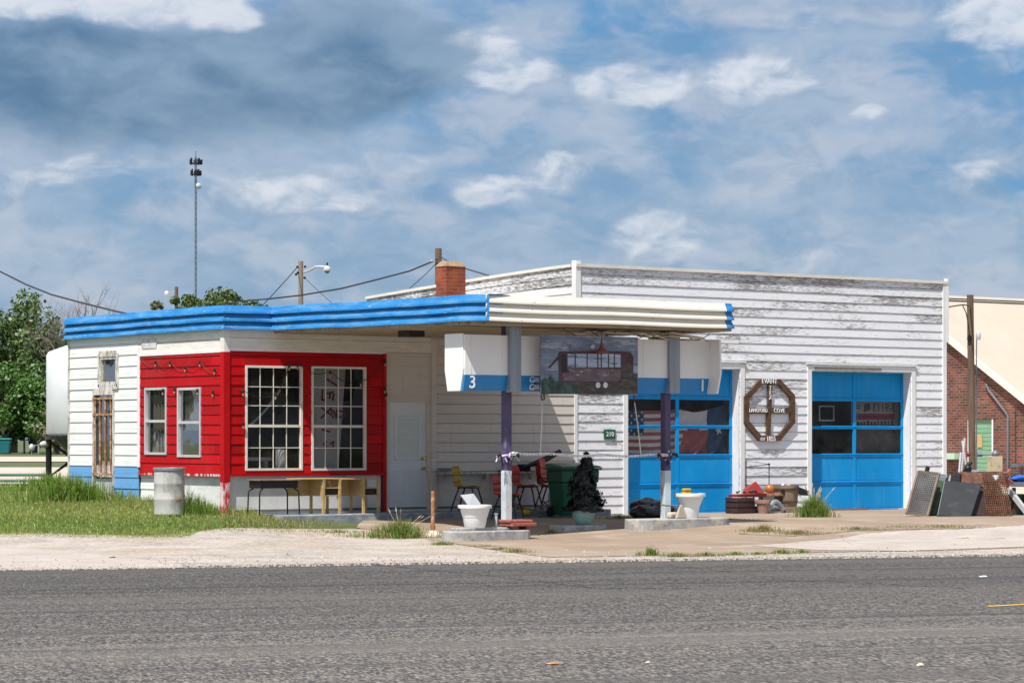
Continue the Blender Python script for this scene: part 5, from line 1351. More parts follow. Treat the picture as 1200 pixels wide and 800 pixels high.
# far street furniture
def wheelie(name, label, loc, rz, m, w=.62, d=.7, h=1.05, group=None, seedh=0):
    t_ = thing(name, label, 'bin', loc, rz, group)
    wb, db = w * .80, d * .74
    mb = MB()
    def ring(w_, d_, z, off=0): return [(-w_ / 2, -d_ / 2 + off, z), (w_ / 2, -d_ / 2 + off, z), (w_ / 2, d_ / 2 + off, z), (-w_ / 2, d_ / 2 + off, z)]
    mb.hexa(ring(wb, db, .05) + ring(w * .93, d * .93, h * .66)); mb.hexa(ring(w * .97, d * .97, h * .66) + ring(w * 1.0, d * 1.0, h * .90))
    build('body', mb, m, t_, local=True, bevel=.03)
    mb = MB().hexa(ring(w * 1.1, d * 1.08, h * .90) + ring(w * 1.1, d * 1.08, h * .935)); build('rim', mb, m, t_, local=True, bevel=.012)
    mb = MB().hexa([(-w * .56, -d * .58, h * .94), (w * .56, -d * .58, h * .94), (w * .56, d * .5, h * .96), (-w * .56, d * .5, h * .96), (-w * .5, -d * .5, h * .98), (w * .5, -d * .5, h * .98), (w * .5, d * .45, h * 1.03), (-w * .5, d * .45, h * 1.03)]); build('lid', mb, m, t_, local=True, bevel=.015)
    build('handle', MB().tube([(-w * .42, d * .56, h * .9), (-w * .42, d * .66, h * .94), (w * .42, d * .66, h * .94), (w * .42, d * .56, h * .9)], .016, 6), m, t_, local=True)
    for s_ in (-1, 1):
        k_ = MB().lathe([(.04, -.03), (.12, -.028), (.12, .028), (.04, .03)], n=18); k_.xf(Matrix.Translation((s_ * w * .44, d * .36, .12)) @ Matrix.Rotation(math.radians(90), 4, 'Y')); build('wheel', k_, 'black', t_, local=True, smooth=True)
    return t_
h_ = W((4 - 600) / F * 196, 196); wheelie('rubbish_bin', 'teal wheeled bin on the far street at the left edge', (h_.x, h_.y, .5), -.6, 'tealbin', 1.05, .9, 1.12)
h_ = W((38.5 - 600) / F * 200, 200)
GM = thing('gas_meter', 'small grey meter with pipe on the far grass, left of the tank leg', 'meter', (h_.x, h_.y, .5))
build('body', MB().ball((h_.x - .1, h_.y, .95), .22, 10, sz=1.3).tube([(h_.x - .1, h_.y, .5), (h_.x - .1, h_.y, .9)], .05, 6), 'gas', GM, smooth=True); build('pipe', MB().tube([(h_.x + .1, h_.y, .8), (h_.x + .15, h_.y, 1.12), (h_.x + .45, h_.y, 1.12), (h_.x + .45, h_.y, .5)], .04, 6), 'gas', GM)
h_ = W((28.5 - 600) / F * 205, 205); tag(build('bollard', MB().tube([(h_.x, h_.y, .4), (h_.x, h_.y, 1.75)], .08, 8), 'galv'), 'thin dark post under the far bushes, right of the teal bin', 'post')
# red car far behind the tank leg
h_ = W((86 - 600) / F * 238, 238); CR = thing('parked_car', 'small red car parked in shade far behind the tank legs', 'car', (h_.x, h_.y, .5), math.radians(-30))
pr_ = [(-2.1, .35), (-2.15, .75), (-1.3, .95), (-.7, .98), (1.5, .98), (2.1, .9), (2.15, .35)]
build('body', MB().prism([(x, -.85, z) for x, z in pr_], (0, 1.7, 0)), 'redcar', CR, local=True, bevel=.06)
build('cabin', MB().hexa([(-1.1, -.78, .97), (1.6, -.78, .97), (1.6, .78, .97), (-1.1, .78, .97), (-.35, -.62, 1.42), (1.1, -.62, 1.42), (1.1, .62, 1.42), (-.35, .62, 1.42)]), 'black', CR, local=True, bevel=.05)
for x in (-1.35, 1.35):
    for y in (-.85, .85):
        k_ = MB().lathe([(.15, -.1), (.32, -.1), (.32, .1), (.15, .1)], n=18); k_.xf(Matrix.Translation((x, y, .32)) @ Matrix.Rotation(math.radians(90), 4, 'X')); build('wheel', k_, 'black', CR, local=True, smooth=True)
# low green pipe rail
RL = thing('pipe_rail', 'low rail of two green pipes left of the tank', 'rail', W((20 - 600) / F * 66, 66, .5))
for py in (556.2, 563): build('pipe', MB().tube([at(-90, py, 66), at(0, py, 66), at(62, py, 66)], .035, 8), 'greenpipe', RL, smooth=True)
for px in (-84, -20, 58): build('upright', MB().tube([at(px, 553, 66), at(px, 575, 66)], .04, 8), 'greenpipe', RL, smooth=True)

# ================================================================== ISLANDS
def island(label, pts, Yc, dpt, h, tiers=0):
    """pts: pixel left and right of the front face foot; a kerb block with rounded ends parallel to the walls"""
    (xl, yl), (xr_, yr) = pts; y0 = Yc
    x0, x1 = onf(xl, None, y0 - dpt / 2), onf(xr_, None, y0 - dpt / 2); r = dpt / 2
    x0 += .20 if xl < 600 else .06; x1 += .04
    pl_ = []
    for i in range(9): a = math.pi / 2 + math.pi * i / 8; pl_.append((x0 + r + r * math.cos(a), y0 + r * math.sin(a)))
    for i in range(9): a = -math.pi / 2 + math.pi * i / 8; pl_.append((x1 - r + r * math.cos(a), y0 + r * math.sin(a)))
    g = Gw((x0 + x1) / 2, y0 - r); top = g + h
    mb = MB().prism([(x, y, g - .1) for x, y in pl_], (0, 0, h + .1))
    return build('pump_island', mb, 'concrete', bevel=.02), top
I1, z1_ = island('', ((522, 632), (628, 631)), -6.02, .62, .165)
tag(I1, 'grey concrete pump island under the left canopy post', 'kerb', 'concrete pump islands under the canopy')
I3, z3_ = island('', ((746, 628), (861, 627)), -6.02, .62, .17)
tag(I3, 'grey concrete pump island under the right canopy post', 'kerb', 'concrete pump islands under the canopy')
I2, z2_ = island('', ((654, 629), (716, 628)), -5.3, .5, .09)
tag(I2, 'small low concrete slab under the black artificial tree, between the pump islands', 'kerb', 'concrete pump islands under the canopy')
q0, q1 = onf(532, None, -5.9), onf(600, None, -5.9)
tag(build('concrete_slab_step', MB().box(q0, -6.12, z1_, q1, -5.78, z1_ + .045), 'concrete', bevel=.012), 'thin concrete slab lying on top of the left pump island', 'slab')
zi = z1_ + .045

# ================================================================== PLANTERS
def planter(name, label, px, Yw, z, R, h, m='potwhite', soil=True, group=None, fl=.78):
    x = onf(px, None, Yw); t_ = thing(name, label, 'planter', (x, Yw, z), 0, group)
    build('pot', MB().lathe([(R * fl * .82, 0), (R * fl * .86, .01), (R * fl, h * .45), (R * (fl + .02), h * .46), (R * .88, h * .84), (R, h * .86), (R * 1.02, h * .92), (R, h), (R * .93, h), (R * .88, h * .86), (R * .8, h * .8)], (x, Yw, z), 36), m, t_, smooth=True)
    if soil: build('soil', MB().lathe([(R * .86, h * .82), (R * .5, h * .86), (.02, h * .87)], (x, Yw, z), 24), 'soil', t_, smooth=True)
    return t_
g3 = 'white plastic planters on the pump islands'
planter('planter', 'wide white plastic planter with a grey board in it, on the left pump island', 556.5, -5.98, zi, .285, .385, group=g3, fl=.72)
x, z = onf(553, 590, -5.98); mb = MB().hexa([(x - .17, -6.12, z - .02), (x + .17, -6.05, z - .05), (x + .17, -6.03, z - .05), (x - .17, -6.10, z - .02), (x - .23, -5.98, z + .15), (x + .07, -5.93, z + .17), (x + .07, -5.91, z + .17), (x - .23, -5.96, z + .15)])
tag(build('board', mb, 'gas'), 'small grey board leaning in the wide white planter', 'board')
planter('planter', 'tall white plastic planter with a yellow tin in it, on the right pump island', 808.5, -5.98, z3_, .275, .44, group=g3, fl=.62)
x, z = onf(804.5, 587.5, -5.98); z = z3_ + .45; YT = thing('tin', 'yellow tin with a dark band standing in the tall white planter', 'tin', (x, -5.98, z - .02))
build('can', MB().box(x - .07, -6.03, z - .04, x + .07, -5.92, z + .075), 'yellowbox', YT, bevel=.01); build('band', MB().box(x - .073, -6.034, z + .03, x + .073, -5.916, z + .042), 'black', YT)
x = onf(797, None, -6.2); z = z3_
BR = thing('broom_head', 'upturned beige broom head leaning on the tall white planter', 'broom', (x, -6.22, z))
build('bristles', MB().hexa([(x - .13, -6.26, z), (x + .13, -6.26, z), (x + .12, -6.18, z), (x - .12, -6.18, z), (x - .03, -6.24, z + .245), (x + .03, -6.24, z + .245), (x + .03, -6.2, z + .245), (x - .03, -6.2, z + .245)]), 'straw', BR, bevel=.02)
build('handle', MB().tube([(x, -6.22, z + .23), (x - .3, -6.2, z + .23), (x - .42, -6.18, z + .25)], .014, 6), 'wood', BR)
q = onf(785, None, -6.1); tag(build('stone', MB().box(q - .02, -6.15, z3_, q + .16, -6.02, z3_ + .11), 'conebase', bevel=.03), 'small tan block on the right pump island beside the broom head', 'block')
# black artificial tree in a teal pot
x = onf(684, None, -5.3); XT = thing('artificial_tree', 'black artificial tree in a broken-rimmed teal pot', 'tree', (x, -5.3, z2_))
build('pot', MB().lathe([(.11, 0), (.13, .01), (.19, .12), (.205, .2), (.19, .27), (.17, .285), (.16, .27), (.18, .2)], (x, -5.3, z2_), 30), 'tealpot', XT, smooth=True)
n = 9000; rs = np.random.RandomState(5); hh = rs.uniform(0, 1, n) ** 1.35
lay = (1 - .25 * ((hh * 7) % 1)); rr = (.295 * (1 - hh) ** .75 + .03) * lay * np.sqrt(rs.uniform(.25, 1, n)) ; an = rs.uniform(0, 2 * np.pi, n); rr = rr * np.random.choice([1, 1, 1, 1.12, 1.25], n); rr *= 1 + .22 * np.sin(an * 3 + hh * 16) + .12 * np.sin(an * 5 - hh * 30)
pt = np.stack([rr * np.cos(an) + .05 * np.sin(hh * 9) + .03 * hh, rr * np.sin(an), .30 + hh * .96 - .14 * rr], 1)
kk = rs.uniform(.3, 1, (n, 1)); o_ = leafmesh('foliage', pt, np.stack([np.cos(an), np.sin(an), .4 + rs.normal(size=n) * .6], 1), np.random.uniform(.04, .10, n), np.array([[.007, .011, .009]]) * kk * 1.6, 'xmas', XT)
build('stem', MB().tube([(x, -5.3, z2_ + .15), (x + .02, -5.3, z2_ + 1.1)], .02, 6), 'black', XT)
# rusty pipe in a round concrete foot
hq = hit(507, 629.5); RP = thing('pipe_stand', 'rusty pipe standing in a round chalky concrete foot, left of the pump island', 'stand', hq)
build('foot', MB().lathe([(.20, 0), (.195, .035), (.10, .085), (.06, .10), (.05, .11)], tuple(hq), 28), 'conebase', RP, smooth=True)
build('pipe', MB().tube([hq + Vector((0, 0, .08)), hq + Vector((.01, 0, .78))], .034, 12), 'rustpipe', RP, smooth=True); build('socket', MB().tube([hq + Vector((0, 0, .08)), hq + Vector((0, 0, .2))], .046, 12), 'rustpipe', RP, smooth=True)
# red slabs and short pipe on the island
x0, x1 = onf(592, None, -6.1), onf(622, None, -6.1); RS = thing('red_stand', 'low brick red stand on the left pump island, right of the post', 'stand', ((x0 + x1) / 2, -6.05, z1_))
build('top_slab', MB().box(x0, -6.24, z1_ + .125, x1 - .05, -5.9, z1_ + .17), 'brickred', RS, bevel=.01); build('lower_slab', MB().box(x0 + .02, -6.27, z1_ + .065, x1, -5.9, z1_ + .12), 'brickred', RS, bevel=.01)
for q in (x0 + .1, x1 - .16): build('foot', MB().box(q, -6.2, z1_, q + .1, -5.95, z1_ + .064), 'brickred', RS)
x = onf(581.5, None, -6.05); tag(build('pipe_stub', MB().tube([(x, -6.05, z1_), (x, -6.05, z1_ + .27)], .022, 8).tube([(x, -6.05, z1_ + .27), (x, -6.05, z1_ + .285)], .034, 8), 'gas', smooth=True), 'short pale vertical pipe stub on the left pump island', 'pipe')

# ribbons, hooks and the twisted rope between the posts
for i, px in enumerate(PXS):
    x, z = onf(px - 1, 534, YP - .08); yb = YP - .08
    HK = thing('hook_bracket', ['pair of black hooks with lilac ribbon tied round the left canopy post', 'pair of black hooks with ribbon tied round the right canopy post'][i], 'hook', (x, yb, z - .2))
    for s_ in (-1, 1):
        build('hook', MB().tube([(x + s_ * .06, yb, z - .16), (x + s_ * .14, yb - .05, z + .02), (x + s_ * .2, yb - .08, z + .03), (x + s_ * .22, yb - .08, z - .03)], .018, 6), 'black', HK, smooth=True)
        build('ball', MB().ball((x + s_ * .2, yb - .08, z + .02), .035, 8), 'black', HK, smooth=True)
    mb = MB()
    for k in range(9):
        a = random.uniform(0, 6.28); zz = z + random.uniform(-.07, .07); r_ = .11
        q = (x + .02 + r_ * math.cos(a), YP + r_ * math.sin(a) * 1.1, zz); mb.beam(q, (q[0] + random.uniform(-.07, .07), q[1] - random.uniform(0, .05), q[2] + random.uniform(-.09, .06)), .03, .004)
    mb.tube([(x + .01 + .10 * math.cos(a_ / 10 * 6.28), YP + .10 * math.sin(a_ / 10 * 6.28), z + .015 * math.sin(a_)) for a_ in range(11)], .022, 5)
    build('ribbon', mb, 'ribbon', HK)
    if i == 0: build('ribbon_tail', MB().beam((x + .1, yb - .05, z + .01), (x + .26, yb - .06, z + .03), .05, .01).beam((x + .18, yb - .05, z), (x + .24, yb - .06, z - .09), .03, .01), 'bluecloth' if False else 'gas', HK)
A_ = Vector((onf(596, None, YP), YP - .1, onf(596, 530.5, YP)[1])); B_ = Vector((onf(778, None, YP), YP - .1, onf(778, 533, YP)[1]))
mb = MB()
for ph in (0, math.pi):
    L = []
    for i in range(161):
        u = i / 160; p = A_.lerp(B_, u); s_ = -.03 * math.sin(math.pi * u) - .012 * math.sin(u * 19); a = u * 150 + ph
        L.append(p + Vector((0, .016 * math.cos(a), s_ + .016 * math.sin(a))))
    mb.tube(L, .0115, 5)
tag(build('twisted_rope', mb, 'rope', origin=A_), 'white and silver twisted rope strung between the two canopy posts', 'rope')
for px0, py0, px1, py1, lb in ((631.5, 466, 629, 531, 'thin pale cord hanging down to the rope, near the left post'), (739, 468, 747, 533.5, 'thin pale cord hanging down to the rope, in front of the striped flag')):
    a = Vector((onf(px0, None, YP), YP - .1, onf(px0, py0, YP)[1])); b = Vector((onf(px1, None, YP), YP - .1, onf(px1, py1, YP)[1]))
    tag(build('cord', MB().tube([a, (a + b) / 2 + Vector((.01, 0, 0)), b], .010, 6), 'cord'), lb, 'cord')

# ================================================================== FURNITURE UNDER THE CANOPY
def chair(label, px, yl, z, rz, m, group, stack=1, cat='chair', name='shell_chair', sc=1.0):
    x = onf(px, None, yl); t_ = thing(name, label, cat, (x, yl, z), rz, group)
    for k in range(stack):
        dz = k * .07; mb = MB(); n = 12
        prof_ = [(.22, .435), (.19, .445), (.0, .43), (-.14, .425), (-.19, .445), (-.215, .50), (-.235, .62), (-.265, .78), (-.27, .80)]
        wd = [.38, .43, .45, .43, .40, .38, .43, .40, .32]
        for (a, b, w0, w1) in zip(prof_, prof_[1:], wd, wd[1:]):
            for j in range(n):
                v0, v1 = -1 + 2 * j / n, -1 + 2 * (j + 1) / n
                f = lambda p, w_, v: (p[0] * sc + dz * .5 + .03 * v * v * (1 if p[1] > .5 else 0), v * w_ / 2 * sc, (p[1] + .022 * v * v * (1 if p[1] < .5 else 0)) * sc + dz)
                mb.quad(f(a, w0, v0), f(a, w0, v1), f(b, w1, v1), f(b, w1, v0))
        o = build('seat_shell', mb, m, t_, local=True, smooth=True); md = o.modifiers.new('thick', 'SOLIDIFY'); md.thickness = .012
    for s_ in (-1, 1):
        build('leg', MB().tube([(.12 * sc, s_ * .17, .42 * sc), (.17 * sc, s_ * .20, .25), (.22 * sc, s_ * .23, 0)], .016, 6), 'blackmetal', t_, local=True, smooth=True)
        build('leg', MB().tube([(-.12 * sc, s_ * .17, .42 * sc), (-.2 * sc, s_ * .20, .22), (-.26 * sc, s_ * .23, 0)], .016, 6), 'blackmetal', t_, local=True, smooth=True)
    build('frame', MB().tube([(.14 * sc, -.17, .415 * sc), (-.15 * sc, -.17, .415 * sc), (-.15 * sc, .17, .415 * sc), (.14 * sc, .17, .415 * sc), (.14 * sc, -.17, .415 * sc)], .01, 6), 'blackmetal', t_, local=True)
    return t_
g4 = 'plastic shell chairs under the canopy'
chair('mustard yellow plastic chair on the step, right of the entrance door', 549, -.66, .16, -.95, 'yellowplastic', g4, sc=1.08)
chair('lowest red plastic chair, standing behind the left canopy post', 596, -1.75, Gw(onf(596, None, -1.75), -1.75), -.95, 'redplastic', g4, sc=1.03)
chair('red plastic chair with white papers on its seat, beside the green bin', 618.5, -.62, .16, -.95, 'redplastic', g4, sc=1.08)
chair('stack of two red plastic chairs partly behind the green bin', 646, -.62, .16, -.9, 'redplastic', g4, stack=3, sc=1.08)
x = onf(622, None, -.62); tag(build('paper_bundle', MB().hexa([(x - .08, -.8, .62), (x + .12, -.8, .62), (x + .12, -.6, .62), (x - .1, -.6, .62), (x - .0, -.75, .70), (x + .03, -.75, .69), (x + .03, -.65, .70), (x - .0, -.65, .70)]), 'gas'), 'crumpled pale paper on the seat of a red chair', 'paper')
x = onf(583, None, -1.9); tag(build('note', MB().box(x - .03, -1.86, .42, x + .10, -1.85, .45), 'gas'), 'small white slip on the back of the lowest red chair', 'note') if False else None
h_ = hit(671, 609); xb = onf(671, None, -1.55)
wheelie('rubbish_bin', 'large green wheeled bin beside the red chairs, behind the black artificial tree', (xb, -1.55, .03), -.25, 'greenbin', .80, .80, 1.02)
wl = onf(637, None, -.25)
tag(build('folded_umbrella', MB().tube([(onf(612, None, -.2), -.25, 1.0), (onf(630, None, -.2), -.25, 1.08), (onf(655, None, -.3), -.35, 1.3)], [.02, .07, .05], 8), 'black', smooth=True), 'folded black umbrella lying on the ledge behind the red chairs', 'umbrella')
tag(build('cap', MB().ball((onf(600, None, -.1), -.1, LEDZ + .05), .11, 12, sz=.5).box(onf(600, None, -.1) - .28, -.18, LEDZ - .002, onf(600, None, -.1) - .06, -.02, LEDZ + .02), 'black', smooth=True), 'black cap lying on the wall ledge above the red chairs', 'cap')
tag(build('lunch_box', MB().box(onf(609, None, -.1), -.14, LEDZ - .003, onf(609, None, -.1) + .25, .0, LEDZ + .14), 'black', bevel=.02), 'black box on the wall ledge behind the papers chair', 'box')
x = onf(513, None, -.1); mb = MB().box(x, -.13, LEDZ - .003, onf(530, None, -.1), -.02, LEDZ + .012)
for i in range(6): mb.box(x + .02 + i * .055, -.12, LEDZ + .012, x + .055 + i * .055, -.04, LEDZ + .075)
tag(build('ice_tray', mb, 'sleeve'), 'small grey rack of jars on the left end of the wall ledge', 'rack')
tag(build('gift_bag', MB().box(onf(645.5, None, -1.15), -1.2, .16, onf(651, None, -1.15), -1.05, .5), 'gas', bevel=.01), 'pale blue-white bucket-shaped carton beside the green bin', 'carton')
x = onf(612, None, -1.2); tag(build('yellow_ball', MB().ball((x, -1.3, .16), .10, 12, sz=.8), 'yellowbox', smooth=True), 'yellow toy behind the legs of the lowest red chair', 'toy')
x = onf(640, None, -1.9); mb = MB()
for k in range(14):
    a = Vector((x + random.uniform(-.25, .3), -1.9 + random.uniform(-.15, .15), .06)); mb.beam(a, a + Vector((random.uniform(-.2, .25), random.uniform(-.1, .1), random.uniform(-.01, .05))), .035, .006)
tag(build('plastic_strips', mb, 'greenbin'), 'loose bright green plastic strips on the ground by the green bin', 'litter')
mb = MB()
for k in range(9):
    a = Vector((onf(628, None, -1.3) + random.uniform(-.35, .5), -1.35 + random.uniform(-.15, .15), .18)); mb.tube([a, a + Vector((random.uniform(-.5, .5), random.uniform(-.1, .1), random.uniform(.02, .22)))], .014, 5)
tag(build('sticks', mb, 'wood'), 'tangle of dark sticks under the red chairs', 'sticks')

# school desk and two study desks on the step
yd = -.62
x0, x1 = onf(296, None, yd), onf(345, None, yd); SD = thing('school_desk', 'black metal school desk with thin wooden top, left on the front step', 'desk', ((x0 + x1) / 2, yd, .16))
zt = CZ - (561.5 - HZ) / F * camsp((x0 + x1) / 2, yd - .2)[1]
build('desk_top', MB().box(x0, yd - .24, zt - .025, x1, yd + .24, zt), 'wood', SD, bevel=.006)['label'] = 'worn wooden desk top'
build('book_box', MB().box(x0 + .04, yd - .2, zt - .16, x1 - .04, yd + .2, zt - .026), 'black', SD, bevel=.015)
for qx, s_ in ((x0 + .03, 1), (x1 - .03, -1)):
    for qy in (-.2, .2): build('leg', MB().tube([(qx + s_ * .09, yd + qy * .8, zt - .165), (qx + s_ * .02, yd + qy, zt - .2), (qx, yd + qy, zt - .26), (qx - s_ * .01, yd + qy * 1.05, .16)], .014, 8), 'blackmetal', SD, smooth=True)
def study(label, pa, pb):
    x0, x1 = onf(pa, None, yd), onf(pb, None, yd); t_ = thing('study_desk', label, 'desk', ((x0 + x1) / 2, yd, .16), 0, 'blond wooden study desks on the step')
    zt = CZ - (560 - HZ) / F * camsp((x0 + x1) / 2, yd)[1]; xm = x0 + (x1 - x0) * .54
    build('desk_top', MB().box(x0, yd - .23, zt - .022, x1, yd + .27, zt), 'deskwood', t_, bevel=.004)
    build('back_panel', MB().box(x0 + .02, yd + .24, zt - .33, xm, yd + .26, zt - .023), 'deskwood', t_)
    build('side_panel', MB().box(xm - .005, yd - .2, zt - .33, xm + .014, yd + .235, zt - .023), 'deskwood', t_)
    for z in (zt - .19, zt - .33): build('shelf', MB().box(xm + .03, yd - .21, z, x1 - .02, yd + .235, z + .02), 'deskwood', t_)
    build('drawer', MB().box(xm + .04, yd - .18, zt - .305, x1 - .03, yd + .2, zt - .195), 'black', t_, bevel=.004)
    for qx in (xm + .035, x1 - .02):
        for qy in (yd - .21, yd + .22): build('leg', MB().box(qx - .022, qy - .02, .16, qx + .022, qy + .02, zt - .023), 'deskwood', t_)
study('blond study desk next to the black school desk', 344, 392); study('blond study desk nearest the grey entrance door', 393, 437)

# drum by the side wall
hq = hit(198.5, 603.5)
hh = 44.5 / F * camsp(hq.x, hq.y)[1] * 1.0; Rd = 17.8 / F * camsp(hq.x, hq.y)[1]
zt = CZ - (547.5 - HZ) / F * camsp(hq.x, hq.y)[1]; Hd = zt - hq.z
DM = thing('metal_drum', 'dented whitish metal drum standing in the grass by the red side wall', 'drum', hq)
pf = [(Rd - .01, 0), (Rd, .01)]
for u in (.33, .66): pf += [(Rd, Hd * u - .02), (Rd + .006, Hd * u), (Rd, Hd * u + .02)]
pf += [(Rd, Hd - .06), (Rd - .02, Hd - .06)]
build('barrel', MB().lathe(pf, tuple(hq), 40), 'drum', DM, smooth=True)
build('lid_band', MB().lathe([(Rd + .01, Hd - .058), (Rd + .018, Hd - .05), (Rd + .018, Hd - .008), (Rd + .005, Hd), (Rd - .03, Hd), (Rd - .05, Hd - .05), (.02, Hd - .06)], tuple(hq), 40), 'sleeve', DM, smooth=True)

# string of bulbs on the red walls
SL = thing('string_lights', 'string of small bare bulbs draped over the red walls', 'lights', (-.05, -.05, 2.2))
bl = [(185, 428), (202, 428), (219.5, 434), (237, 428), (254, 437)]; pts = [PLf()(*onl(168, 420), .05)]
BU = []
for px, py in bl:
    a, z = onl(px, py - 5); pts += [LF(a, z, .05)]; BU.append(LF(a, z, .05))
fr_ = [(283, 462), (321, 466), (337, 432), (347, 431), (385, 440), (421, 451), (449.5, 427)]
for px, py in fr_:
    x, z = onf(px, py - 5); pts += [FR(x, z, .06)]; BU.append(FR(x, z, .06))
L = []
for a, b in zip(pts, pts[1:]):
    for i in range(8):
        u = i / 8; p = Vector(a).lerp(Vector(b), u); p.z -= .16 * math.sin(math.pi * u) * min((Vector(a) - Vector(b)).length, 1); L.append(p)
L.append(Vector(pts[-1]))
build('wire', MB().tube(L, .006, 4), 'cable', SL)
for px, py in ((193.5, 461), (207, 459.5), (234, 461), (252, 463)): a, z = onl(px, py - 5); BU.append(LF(a, z, .05))
for px, py in ((283, 500), (449, 459), (450.5, 466)): x, z = onf(px, py - 5); BU.append(FR(x, z, .06))
for p in BU:
    b = build('bulb', MB().lathe([(.008, -.115), (.018, -.10), (.019, -.08), (.012, -.058)], tuple(p), 10), 'bulb', SL, smooth=True)
    build('socket', MB().lathe([(.02, -.06), (.023, -.05), (.023, .0), (.012, .012)], tuple(p), 8), 'black', b)

# ================================================================== BAGS AND JUNK BY THE DOORS
def blobmesh(c, r, sx, sy, sz, seed, n=26, rough=.22):
    rnd = np.random.RandomState(seed); mb = MB(); mb.ball((0, 0, 0), 1, n); V = []
    f = [(rnd.normal(size=3) * k, rnd.uniform(0, 6.28), rough / k * 1.6) for k in (2, 3, 5, 8, 12)]
    for v in mb.v:
        d = np.array(v); q = 1 + sum(a * math.sin(float(d @ w_) + p_) for w_, p_, a in f)
        V.append((c[0] + d[0] * q * r * sx, c[1] + d[1] * q * r * sy, max(c[2] + d[2] * q * r * sz, c[2] - r * sz * .8)))
    mb.v = V; return mb
for i, (px, py, r, sd, lb) in enumerate(((765, 601, .34, 3, 'largest black rubbish bag on the ground behind the right canopy post'), (757, 592, .24, 4, 'black rubbish bag lying on top of the others behind the right canopy post'), (782, 603, .22, 5, 'small black rubbish bag peeping out right of the right canopy post'))):
    h_ = hit(px, 609); Yq = camsp(h_.x, h_.y)[1]; c = at(px, py, Yq + .1 * i)
    tag(build('rubbish_bag', blobmesh(c, r, 1.15, .9, .62, sd), 'bag', smooth=True), lb, 'bag', 'black rubbish bags behind the right post')
yj = -.55
def jx(px): return onf(px, None, yj)
def jz(px, py): return onf(px, py, yj)[1]
g0 = .0
CT = thing('crate', 'dark brown open crate at the left end of the clutter between the blue doors', 'crate', (jx(866), yj, g0)); x0, x1 = jx(857), jx(877)
for z in (.03, .14, .25): build('slat', MB().box(x0, yj - .2, z, x1, yj - .18, z + .085).box(x0, yj - .18, z, x0 + .02, yj + .2, z + .085), 'crate', CT)
build('base', MB().box(x0 + .02, yj - .179, g0, x1, yj + .2, .3), 'crate', CT)
TT = thing('tool_tray', 'bright red tilted tool tray on the dark brown crate', 'tray', (jx(872), yj, .36)); x0, x1 = jx(857), jx(891)
build('tray', MB().hexa([(x0, yj - .2, .345), (x1, yj - .2, .345), (x1, yj + .1, .345), (x0, yj + .1, .345), (x0, yj - .22, .40), (x1, yj - .22, .42), (x1, yj + .12, .42), (x0, yj + .12, .40)]), 'redtool', TT, bevel=.008)
build('lid', MB().hexa([(x0 + .25, yj - .1, .42), (x1 - .02, yj - .16, .43), (x1 - .02, yj - .13, .43), (x0 + .25, yj - .07, .42), (x0 + .35, yj, .50), (x1 - .12, yj, .66), (x1 - .12, yj + .03, .66), (x0 + .35, yj + .03, .50)]), 'redtool', TT)
mb = MB()
for k in range(8): a = Vector((random.uniform(x0 + .05, x1 - .2), yj - .05, .43)); mb.tube([a, a + Vector((random.uniform(-.15, .2), random.uniform(-.1, .1), random.uniform(.0, .07)))], .016, 6)
build('tools', mb, 'blackmetal', TT)
x = jx(881.5); FP = thing('flower_pot', 'faded pinkish terracotta flower pot in front of the dark crate', 'pot', (x, yj - .35, g0)); build('pot', MB().lathe([(.10, 0), (.145, .22), (.165, .22), (.17, .285), (.15, .285), (.14, .2)], (x, yj - .35, g0), 24), 'terracotta', FP, smooth=True); build('soil', MB().lathe([(.145, .25), (.01, .255)], (x, yj - .35, g0), 20), 'soil', FP)
x = jx(897); tag(build('old_tyre', MB().tube([(x - .22 + .44 * u, yj - .3, .04 + .20 * math.sin(u * 3.0)) for u in [i / 10 for i in range(11)]], .055, 8), 'sleeve', smooth=True), 'curved grey piece of pipe lying in front of the small table', 'pipe')
x0, x1 = jx(886), jx(912); zt_ = jz(900, 578); TB = thing('side_table', 'small rusty brown table holding an orange jar, in the clutter', 'table', ((x0 + x1) / 2, yj, g0))
build('table_top', MB().box(x0, yj - .16, zt_ - .05, x1, yj + .16, zt_), 'rustpipe', TB, bevel=.005)
for qx in (x0 + .04, x1 - .04):
    for qy in (yj - .13, yj + .13): build('leg', MB().tube([(qx, qy, zt_ - .05), (qx + .03, qy, zt_ * .5), (qx, qy, 0)], .015, 6), 'blackmetal', TB)
x = jx(901.5); JR = thing('jar', 'round orange ceramic jar on the small rusty table', 'jar', (x, yj, zt_)); build('body', MB().lathe([(.05, 0), (.09, .04), (.105, .09), (.09, .15), (.05, .18), (.05, .19)], (x, yj, zt_), 24), 'orange', JR, smooth=True)
x = jx(889); tag(build('motor', MB().tube([(x - .05, yj, zt_ + .09), (x + .12, yj, zt_ + .09)], .08, 14).box(x - .02, yj - .06, zt_ - .0, x + .08, yj + .06, zt_ + .03), 'sleeve', bevel=.008), 'small grey motor on the small table, left of the orange jar', 'motor')
tag(build('white_carton', MB().box(jx(893), yj - .02, .18, jx(907), yj + .12, .42), 'gas', bevel=.01), 'white carton standing under the small rusty table', 'carton')
tag(build('slab_stack', MB().box(jx(886), yj - .3, .0, jx(908), yj + .1, .05).box(jx(887), yj - .22, .052, jx(909), yj + .1, .10).box(jx(885), yj - .2, .102, jx(908), yj + .1, .15), 'concrete', bevel=.008), 'stack of thin grey slabs under the small rusty table', 'slabs')
x0, x1 = jx(878), jx(905); zt_ = jz(880, 540); mb = MB().tube([(x0, yj + .1, .2), (x0, yj + .1, zt_), (x1, yj + .1, zt_ - .07), (x1, yj + .1, .2)], .011, 6).tube([(x0, yj + .1, zt_ - .13), (x1, yj + .1, zt_ - .07)], .008, 5).ball((x1, yj + .1, zt_ - .07), .025, 8)
